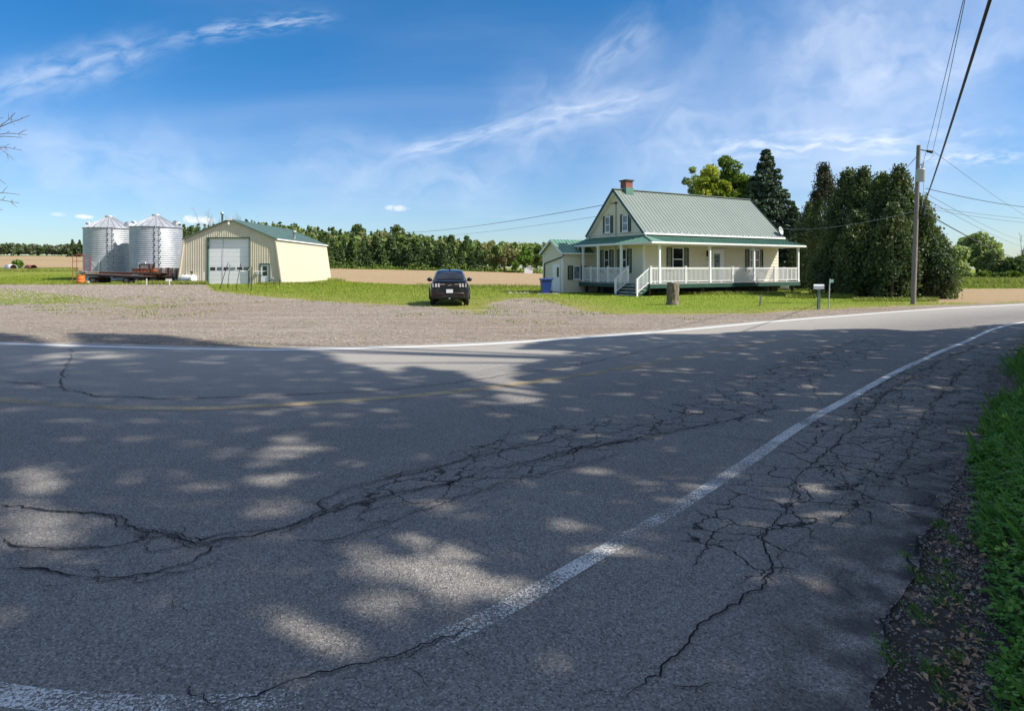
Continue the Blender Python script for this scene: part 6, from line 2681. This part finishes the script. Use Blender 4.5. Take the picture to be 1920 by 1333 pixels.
# far wood on the left skyline
Pf, Pk = [], []
for Y in (470, 490, 515, 545):
    for px in np.arange(-420, 330, 4.6):
        px = px + rng.normal(0, 2)
        x = (px - 960) * Y / F
        z0 = tzf(x, Y)
        top = float(np.interp(px, [-420, -60, 0, 20, 60, 110, 160, 260, 330], [452, 455, 456, 453.5, 456, 458, 455, 452, 445])) + rng.uniform(-1.5, 5)
        h = max(4, EYE + (HOR - top) * Y / F - z0)
        P, _ = decid_points(rng, h, rng.uniform(2.4, 3.8), 0, 10, 16, .38)
        (Pf if rng.uniform() < .8 else Pk).append(P + np.array([x, Y + rng.uniform(-6, 6), z0]))
mass('far_wood', 'low hazy wood along the left skyline beyond the tilled field', [(np.concatenate(Pf), .8, 1.7, L_far, 1.3), (np.concatenate(Pk), .8, 1.7, L_forest_dark, 1.3)], 'forest')
for (px, py, lab) in ((136, 448, 'dark spruce at the right end of the far wood, left one of the pair'), (149, 449, 'dark spruce at the right end of the far wood, touching the left bin'), (158, 452, 'dark spruce half hidden by the left grain bin')):
    Y = 420
    tp = A(px, py, Y)
    z0 = tzf(tp.x, Y)
    P = spruce_points(rng, tp.z - z0, 2.9, 700, .3, .3, 12, .3)
    tree('spruce_tree', lab, 'tree', (tp.x, Y, z0), P, rng.uniform(.6, 1.2, len(P)), L_spruce, limb_mesh(rng, tp.z - z0, 1, .5, 0, .2), rng, 1.4)
# trees between the bins and the shed
for i, (px, py, Y, r) in enumerate(((344, 418, 190, 2.6), (357, 421, 196, 2.4), (372, 416, 200, 2.6), (384, 417, 205, 2.5), (396, 424, 198, 2.6))):
    tp = A(px, py, Y)
    z0 = tzf(tp.x, Y)
    P = spruce_points(rng, tp.z - z0, r, 1500, .3, .3, 14, .3)
    tree('spruce_tree', 'dark conifer seen in the gap between the right bin and the shed roof', 'tree', (tp.x, Y, z0), P, rng.uniform(.35, .7, len(P)), L_spruce, limb_mesh(rng, tp.z - z0, 1, .5, 0, .2), rng, 1.4, group='conifers between bin and shed')
# bush behind the culverts and weeds by the rack
tp = A(31, 500, 107)
P, _ = decid_points(rng, 1.9, 1.0, 0, 12, 60, .4, 0)
tree('leafy_bush', 'light green bush behind the white culvert pipe', 'bush', (tp.x, 107, tzf(tp.x, 107)), P, rng.uniform(.15, .3, len(P)), L_bright, None, rng, 1.5)

# ------------------------------------------------------------------ the roadside trees whose shade falls on the road
def shade_trees():
    r = np.random.default_rng(5)
    S = [(-60, 625), (0, 624), (60, 630), (100, 652), (135, 655), (150, 640), (130, 624), (300, 628), (480, 652), (590, 657), (640, 678), (790, 724), (750, 694), (770, 688), (860, 700), (905, 722), (930, 750), (1000, 764), (1015, 735), (965, 705), (970, 688), (1060, 672), (1080, 660), (960, 655), (1010, 642), (1100, 634), (1220, 627), (1330, 628), (1420, 621), (1560, 619), (1640, 617), (1720, 622), (1790, 617), (1850, 611), (1930, 607), (2100, 615),
         (2100, 1500), (-100, 1500)]
    spots = [(540, 842, 55, 22, .97), (525, 902, 44, 18, .85), (75, 903, 62, 34, .95), (68, 990, 66, 60, .96), (330, 712, 38, 7, .6), (110, 672, 55, 12, .75), (195, 668, 70, 10, .8), (975, 742, 40, 20, .8), (555, 772, 55, 16, .75), (505, 748, 30, 8, .7),
             (790, 1050, 140, 38, .95), (890, 1100, 115, 46, .97), (620, 1190, 130, 66, .82), (560, 1110, 75, 55, .6), (1530, 925, 55, 17, .9), (1600, 945, 70, 14, .5), (1380, 990, 60, 14, .45), (1300, 856, 34, 8, .5), (990, 806, 28, 9, .55), (800, 866, 40, 12, .55), (1280, 905, 34, 10, .4),
             (1110, 745, 55, 9, .55), (720, 1145, 70, 40, .5), (320, 950, 50, 25, .35), (700, 990, 70, 20, .35), (1450, 1150, 60, 40, .3), (1330, 770, 50, 10, .3), (1470, 690, 40, 6, .4), (900, 905, 60, 14, .4), (80, 790, 50, 10, .3), (1050, 690, 30, 6, .5), (1620, 1040, 50, 20, .3), (1650, 960, 40, 14, .5), (420, 1010, 40, 15, .3), (480, 1120, 60, 40, .35), (60, 1230, 100, 60, .4), (380, 1090, 110, 50, .35), (1180, 960, 80, 30, .35), (1000, 1230, 90, 40, .35), (420, 860, 60, 16, .4), (640, 700, 60, 8, .4), (200, 830, 60, 14, .35), (1230, 690, 50, 8, .4), (1120, 880, 60, 16, .35)]
    Sp = [tuple(G(*p)[:2]) for p in S]
    N = 82000
    gx = r.uniform(-15, 19, N)
    gy = r.uniform(.8, 21, N)
    ok = inpoly(gx, gy, Sp)
    gx, gy = gx[ok], gy[ok]
    px = 960 + gx / gy * F
    py = HOR + EYE / gy * F
    keep = np.ones(len(gx), bool)
    prob = np.ones(len(gx))
    for (cx, cy, rx, ry, s) in spots:
        d = ((px - cx) / rx) ** 2 + ((py - cy) / ry) ** 2
        prob = np.minimum(prob, 1 - s * np.clip(1.5 - d, 0, 1))
    def vnoise(x, y, cell, seed):
        q = np.random.default_rng(seed).uniform(0, 1, (96, 96))
        u, v = x / cell + 40, y / cell + 40
        i, j = np.floor(u).astype(int), np.floor(v).astype(int)
        fu, fv = u - i, v - j
        fu, fv = fu * fu * (3 - 2 * fu), fv * fv * (3 - 2 * fv)
        g = lambda a, b: q[a % 96, b % 96]
        return (g(i, j) * (1 - fu) + g(i + 1, j) * fu) * (1 - fv) + (g(i, j + 1) * (1 - fu) + g(i + 1, j + 1) * fu) * fv
    fb = vnoise(gx, gy, 1.5, 1) * .42 + vnoise(gx + gy * .3, gy, .62, 2) * .34 + vnoise(gx, gy, .27, 3) * .24
    prob = prob * (1 - .42 * sst(.68, .82, fb))
    keep = r.uniform(0, 1, len(gx)) < prob
    gx, gy = gx[keep], gy[keep]
    # let leaves gather in sprays: pull each shadow point towards a nearby spray centre
    k = 3.2
    jx, jy = np.floor(gx * k), np.floor(gy * k)
    hsh = np.sin(jx * 12.9898 + jy * 78.233) * 43758.5453
    hsh = hsh - np.floor(hsh)
    h2 = np.sin(jx * 39.346 + jy * 11.135) * 24634.634
    h2 = h2 - np.floor(h2)
    # height of each leaf: high enough to hang outside the picture, within a crown above the verge
    xt = np.interp(gy, [0, 6, 12, 18, 22], [7.2, 9.2, 12.5, 17.5, 20.5])
    h = (xt - gx) / SUN_AZ.x + (hsh - .5) * 7 + r.normal(0, .35, len(gx))
    h = np.clip(h, 4.3 + hsh * 1.5, 23 + h2 * 1.5)
    x = gx + SUN_AZ.x * h
    y = gy + SUN_AZ.y * h
    for _ in range(30):
        vis = (y > .1) & (np.abs(x) < .83 * y + .4) & (h < EYE + .445 * y + .5)
        h = np.where(vis, h + .6, h)
        x = gx + SUN_AZ.x * h
        y = gy + SUN_AZ.y * h
    vis = (y > .1) & (np.abs(x) < .83 * y + .4) & (h < EYE + .445 * y + .5)
    x, y, h = x[~vis], y[~vis], h[~vis]
    P = np.stack([x, y, h], 1)
    trunks = [(8.6, -1.5), (11.5, 4.2), (15.5, 8.5), (21.5, 14.5), (6.5, -8.0)]
    d = np.stack([(x - t[0]) ** 2 + (y - t[1]) ** 2 for t in trunks], 1)
    own = d.argmin(1)
    labs = ['roadside maple overhanging the road right behind the viewer', 'roadside maple on the verge to the right of the viewer', 'roadside maple further along the right verge', 'roadside maple farthest along the right verge', 'roadside maple behind the viewer']
    for i, t in enumerate(trunks):
        Q = P[own == i]
        if len(Q) < 30:
            continue
        loc = np.array([t[0], t[1], 0.0])
        Q = Q - loc
        o = thing('shade_tree', labs[i] + ', casting the dappled shade', 'tree', tuple(loc), 0, 'roadside maples')
        V, Fq = cards(Q, r.uniform(.16, .36, len(Q)), r, 1.25)
        np_mesh('crown', V, Fq, [L_shade], o)
        b = MB()
        hh = float(np.percentile(Q[:, 2], 90))
        b.tube([(0, 0, -.3), (.1, .05, 2), (0, .1, hh * .5), (0, 0, hh * .85)], [.42, .33, .22, .06], 12)
        sel = Q[r.choice(len(Q), min(len(Q), 26), False)]
        for q in sel:
            z0 = min(max(2.6, q[2] * r.uniform(.35, .6)), hh * .7)
            p0 = Vector((0, .05, z0))
            e = Vector(q)
            m = p0.lerp(e, .5) + Vector((0, 0, .1 * (e - p0).length))
            # keep limbs out of the picture as well
            w = [p0 + Vector(loc), m + Vector(loc), e + Vector(loc)]
            if any(v.y > .1 and abs(v.x) < .85 * v.y + .5 and v.z < EYE + .46 * v.y + .6 for v in w):
                continue
            b.tube([p0, m, e], [.12, .07, .02], 6)
        b.build('trunk', m_bark, o)


shade_trees()

# ------------------------------------------------------------------ verge, grass, litter
def blades(P, h, w, rng, lean=.35):
    n = len(P)
    a = rng.uniform(0, 2 * math.pi, n)
    side = np.stack([np.cos(a), np.sin(a), np.zeros(n)], 1) * (w / 2)[:, None]
    ln = np.stack([np.cos(a + 1.57), np.sin(a + 1.57), np.zeros(n)], 1) * (h * lean * rng.uniform(.1, 1.6, n))[:, None]
    up = np.stack([np.zeros(n), np.zeros(n), h], 1)
    V = np.stack([P - side, P + side, P + side * .55 + ln * .45 + up * .62, P - side * .0 + ln + up], 1).reshape(-1, 3)
    return V, np.arange(4 * n).reshape(n, 4)


def two_mats(name, label, cat, parts):
    Vs, Fs, Ms, off = [], [], [], 0
    for k, (V, Fq, m) in enumerate(parts):
        Vs.append(V)
        Fs.append(Fq + off)
        Ms.append(np.full(len(Fq), k, np.int32))
        off += len(V)
    o = np_mesh(name, np.concatenate(Vs), np.concatenate(Fs), [p[2] for p in parts])
    o.data.polygons.foreach_set('material_index', np.concatenate(Ms))
    tag(o, label, cat, kind='stuff')
    return o


rng = np.random.default_rng(99)
# region right of the verge line
vedge = [np.array(p, float) for p in verge_edge]


def verge_pts(n, ymin, ymax, wmax, edge_pow=1.0):
    pts = resample([Vector((p[0], p[1], 0)) for p in verge_edge], 600)
    d = np.gradient(pts, axis=0)
    d /= np.hypot(d[:, 0], d[:, 1])[:, None] + 1e-9
    nr = np.stack([d[:, 1], -d[:, 0]], 1)
    rag = fnoise(600, 61, 6, 40) * .10
    i = rng.integers(0, 600, n * 3)
    o = (rng.uniform(0, 1, n * 3) ** edge_pow) * wmax
    q = pts[i] + nr[i] * (o + rag[i])[:, None] + rng.normal(0, .03, (n * 3, 2))
    m = (q[:, 1] > ymin) & (q[:, 1] < ymax)
    return q[m][:n], o[m][:n]


q, o_ = verge_pts(30000, 1.9, 8.0, 1.1, 1.4)
n = len(q)
hgt = np.clip(.03 + .17 * np.clip(o_ / .16, 0, 1) * rng.uniform(.3, 1.1, n) + .12 * np.clip((o_ - .2), 0, 1), .02, .5)
base = np.stack([q[:, 0], q[:, 1], hgt], 1)
Vs, Fs, off = [], [], 0
ls = rng.uniform(.010, .028, n)
a0 = rng.uniform(0, 6.28, n)
tilt = rng.normal(0, .28, (n, 2))
for k in range(3):
    a = a0 + k * 2.094
    dx = np.stack([np.cos(a), np.sin(a), tilt[:, 0] * np.cos(a) + tilt[:, 1] * np.sin(a) - .12], 1)
    sx = np.stack([-np.sin(a), np.cos(a), -tilt[:, 0] * np.sin(a) + tilt[:, 1] * np.cos(a)], 1)
    c = base
    V = np.stack([c, c + dx * (ls * .75)[:, None] + sx * (ls * .55)[:, None], c + dx * (ls * 1.25)[:, None], c + dx * (ls * .75)[:, None] - sx * (ls * .55)[:, None]], 1).reshape(-1, 3)
    Vs.append(V)
    Fs.append(np.arange(4 * n).reshape(n, 4) + off)
    off += 4 * n
cl = (np.concatenate(Vs), np.concatenate(Fs), L_clover)
q2, o2 = verge_pts(9000, 4.0, 22, 2.2, .9)
h2 = rng.uniform(.10, .30, len(q2)) * np.clip(.4 + o2 / .6, .4, 1.15)
b1 = blades(np.stack([q2[:, 0], q2[:, 1], np.zeros(len(q2))], 1), h2, rng.uniform(.006, .014, len(q2)), rng, .5)
q3, o3 = verge_pts(9000, 5.5, 26, 3.0, 1.0)
h3 = rng.uniform(.08, .34, len(q3))
b2 = blades(np.stack([q3[:, 0], q3[:, 1], np.zeros(len(q3))], 1), h3, rng.uniform(.008, .02, len(q3)), rng, .5)
# tufts growing in the broken road edge
tf = [G(*p) for p in [(1705, 1050), (1716, 1078), (1728, 1092), (1783, 1010), (1790, 1022), (1775, 1060), (1782, 1085), (1772, 1100), (1762, 985), (1765, 1135), (1800, 1130), (1722, 1150), (1730, 1165), (1660, 1215), (1800, 1240), (1825, 1195), (1758, 1262), (1745, 1265), (1840, 815), (1850, 820), (1758, 990), (1668, 1240), (1782, 1320)]]
qt = np.concatenate([np.stack([t.x + rng.normal(0, .022, 46), t.y + rng.normal(0, .035, 46), np.full(46, .005)], 1) for t in tf])
q4, o4 = verge_pts(16000, 1.9, 9, .9, 1.5)
b4 = blades(np.stack([q4[:, 0], q4[:, 1], np.zeros(len(q4))], 1), rng.uniform(.05, .26, len(q4)) * np.clip(.35 + o4 / .35, .35, 1.1), rng.uniform(.003, .008, len(q4)), rng, .6)
b3 = blades(qt, rng.uniform(.012, .045, len(qt)), rng.uniform(.003, .006, len(qt)), rng, .9)
two_mats('verge_plants', 'clover and grass thick along the right verge of the road', 'verge plants', [cl, (b1[0], b1[1], L_shadegrass), (b2[0], b2[1], L_shadegrass), (b3[0], b3[1], L_shadegrass), (b4[0][:44000], b4[1][:11000], L_shadegrass), (b4[0][44000:], b4[1][11000:] - 44000, L_grass_dry)])

# dead leaves and crumbs on the dark soil
lpx = np.concatenate([rng.normal(1790, 40, 420), rng.normal(1860, 18, 160)])
lpy = np.concatenate([rng.uniform(930, 1345, 420), rng.uniform(690, 930, 160)])
Ps_ = np.array([tuple(G(a, b, .02)) for a, b in zip(lpx, lpy)])
keep = polydist(Ps_[:, 0], Ps_[:, 1], [(p.x, p.y) for p in near_edge], False) < .75
cond = (lpx > 1670 - (1333 - lpy) * .0 ) & keep
Ps_ = Ps_[cond]
n = len(Ps_)
a = rng.uniform(0, 6.28, n)
ln = rng.uniform(.008, .022, n)
wd = ln * rng.uniform(.3, .55, n)
dx = np.stack([np.cos(a), np.sin(a), rng.normal(0, .25, n)], 1) * ln[:, None]
sx = np.stack([-np.sin(a), np.cos(a), rng.normal(0, .35, n)], 1) * wd[:, None]
V = np.stack([Ps_ - dx, Ps_ + sx + np.array([0, 0, .006]), Ps_ + dx, Ps_ - sx + np.array([0, 0, .004])], 1).reshape(-1, 3)
two_mats('fallen_leaves', 'curled dead leaves strewn along the broken right road edge', 'dead leaves', [(V, np.arange(4 * n).reshape(n, 4), L_dead)])

# lawn and field-edge grass
parts = []
def scatter(n, f):
    q = f(n)
    return np.concatenate([q, tz(q[:, 0], q[:, 1])[:, None]], 1)


x = rng.uniform(-70, 45, 260000)
y = rng.uniform(17, 92, 260000)
lawnmask = (polydist(x, y, GRAVEL) < -.1) & (polydist(x, y, FIELD_L) < .4) & (polydist(x, y, FIELD_R) < .3)
# keep off the road
fe2 = [(p.x, p.y) for p in far_edge]
lawnmask &= ~inpoly(x, y, fe2 + [(60, -40), (-60, -40)])
# off the buildings
lx = (x - 8.65) * .866 + (y - 42) * .5
ly = -(x - 8.65) * .5 + (y - 42) * .866
lawnmask &= ~((lx > -1.4) & (lx < 13.6) & (ly > -2.2) & (ly < 8)) & ~((lx > -2.9) & (lx < 1) & (ly > 5) & (ly < 8))
lawnmask &= ~((x > -37) & (x < -25) & (y > 69.8) & (y < 90))
vis = (np.abs(x) < .86 * y)
m = lawnmask & vis
x, y = x[m], y[m]
g = np.stack([x, y, tz(x, y)], 1)
near_h = np.clip(y / 40, .5, 1.6)
hb = rng.uniform(.035, .10, len(g)) * near_h
bA = blades(g, hb, rng.uniform(.02, .045, len(g)) * near_h, rng, .6)
dry = polydist(g[:, 0], g[:, 1], GRAVEL) > -1.2
# taller growth: round the wagons, at the field edge, along the left bank
def tall(n, px0, px1, Y0, Y1, h0, h1, w=(.03, .06)):
    px = rng.uniform(px0, px1, n)
    Y = rng.uniform(Y0, Y1, n)
    x = (px - 960) * Y / F
    return np.stack([x, Y, tz(x, Y)], 1), rng.uniform(h0, h1, n), rng.uniform(*w, n)


T1 = [tall(9000, -40, 145, 100, 110, .15, .5), tall(4000, 145, 335, 67.5, 70, .06, .22), tall(1600, 255, 332, 67.5, 70.5, .2, .5), tall(1500, 330, 390, 67.8, 69.6, .15, .5),
      tall(2500, 480, 620, 68.6, 69.8, .10, .35), tall(5000, 615, 780, 80, 87, .2, .55), tall(5000, 780, 1010, 57.5, 66, .10, .35), tall(7000, 1770, 1960, 62, 84, .3, .8), tall(3000, 1765, 1960, 56, 62, .15, .4),
      tall(2500, 1220, 1500, 41.5, 43.5, .10, .28, (.02, .04)), tall(1500, 1475, 1600, 36.5, 39, .1, .3, (.02, .04)), tall(1400, 1600, 1760, 33, 34.6, .08, .25, (.02, .04)), tall(900, -20, 140, 66, 72, .1, .3)]
Pt = np.concatenate([t[0] for t in T1])
ok = ~inpoly(Pt[:, 0], Pt[:, 1], FIELD_L) | (Pt[:, 1] > 90)
ht = np.concatenate([t[1] for t in T1])[ok]
wt = np.concatenate([t[2] for t in T1])[ok]
Pt = Pt[ok]
bB = blades(Pt, ht, wt, rng, .5)
cx_ = rng.uniform(-52, 12, 900)
cy_ = rng.uniform(16, 66, 900)
dg = polydist(cx_, cy_, GRAVEL)
sm_ = polydist(cx_, cy_, SEMI)
mk = (dg > 0) & ((rng.uniform(0, 1, 900) < np.exp(-dg / 3.0)) | (sm_ > -1)) & ~inpoly(cx_, cy_, fe2 + [(60, -40), (-60, -40)])
cx_, cy_ = cx_[mk], cy_[mk]
kk = 34
Pw = np.stack([np.repeat(cx_, kk) + rng.normal(0, .35, len(cx_) * kk), np.repeat(cy_, kk) + rng.normal(0, .35, len(cx_) * kk), np.zeros(len(cx_) * kk)], 1)
bC = blades(Pw, rng.uniform(.03, .09, len(Pw)) , rng.uniform(.02, .05, len(Pw)), rng, .8)
two_mats('grass', 'mown and rough grass over lawn, yard edges and field margins', 'grass', [(bA[0], bA[1], L_grass), (bB[0], bB[1], L_grass_dry), (bC[0], bC[1], L_grass_dry)])
# pebbles on the gravel
x = rng.uniform(-55, 16, 90000)
y = 12.5 + 55 * rng.uniform(0, 1, 90000) ** 1.3
m = (polydist(x, y, GRAVEL) > .3) & ~inpoly(x, y, fe2 + [(60, -40), (-60, -40)]) & (np.abs(x) < .84 * y)
x, y = x[m], y[m]
n = len(x)
s = rng.uniform(.010, .034, n) * np.clip(y / 26, .8, 1.7) * np.where(rng.uniform(0, 1, n) < .06, 1.7, 1)
P0 = np.stack([x, y, s * .5], 1)
cubes = np.array([[-1, 0, 0], [0, -1, 0], [1, 0, 0], [0, 1, 0], [0, 0, .8], [0, 0, -.8]], float)
jit = rng.uniform(.6, 1.3, (n, 6, 1))
V = (P0[:, None, :] + cubes[None] * jit * s[:, None, None]).reshape(-1, 3)
tri = np.array([[0, 1, 4], [1, 2, 4], [2, 3, 4], [3, 0, 4]])
Fq = (np.arange(n)[:, None, None] * 6 + tri[None]).reshape(-1, 3)
m_peb = LEAF('pebble', (.15, .125, .10), (.40, .345, .285), 0.0, .1)
o = np_mesh('gravel', V, Fq, [m_peb])
tag(o, 'loose stones over the gravel yard', 'gravel', kind='stuff')
# crumbs of broken asphalt and stones along the failing edge
q, o_ = verge_pts(18000, 1.9, 12, 1.1, 1.0)
pts_v = resample([Vector((p[0], p[1], 0)) for p in verge_edge], 600)
x = q[:, 0] - (q[:, 0] * 0 + o_ * 1.25) * .9 - .02
y = q[:, 1] + o_ * .35
m = polydist(x, y, [(p.x, p.y) for p in near_edge], False) < .9
x, y = x[m], y[m]
el = smooth_line(near_edge, 4000)
el = el[(el[:, 1] > 2.0) & (el[:, 1] < 12) & (el[:, 0] > .5)]
ii = rng.integers(0, len(el), 9000)
x = np.concatenate([x, el[ii, 0] + np.abs(rng.normal(0, .16, 9000)) - .03])
y = np.concatenate([y, el[ii, 1] + rng.normal(0, .05, 9000)])
n = len(x)
s_ = rng.uniform(.0025, .0075, n) * np.where(rng.uniform(0, 1, n) < .05, 2.2, 1)
P0 = np.stack([x, y, s_ * .4 + .012], 1)
jit = rng.uniform(.6, 1.3, (n, 6, 1))
V = (P0[:, None, :] + cubes[None] * jit * s_[:, None, None]).reshape(-1, 3)
Fq = (np.arange(n)[:, None, None] * 6 + tri[None]).reshape(-1, 3)
m_crumb = LEAF('asphalt_crumb', (.05, .044, .039), (.30, .265, .235), 0.0, .1)
tag(np_mesh('rubble', V, Fq, [m_crumb]), 'asphalt crumbs and grit along the broken right road edge', 'grit', kind='stuff')
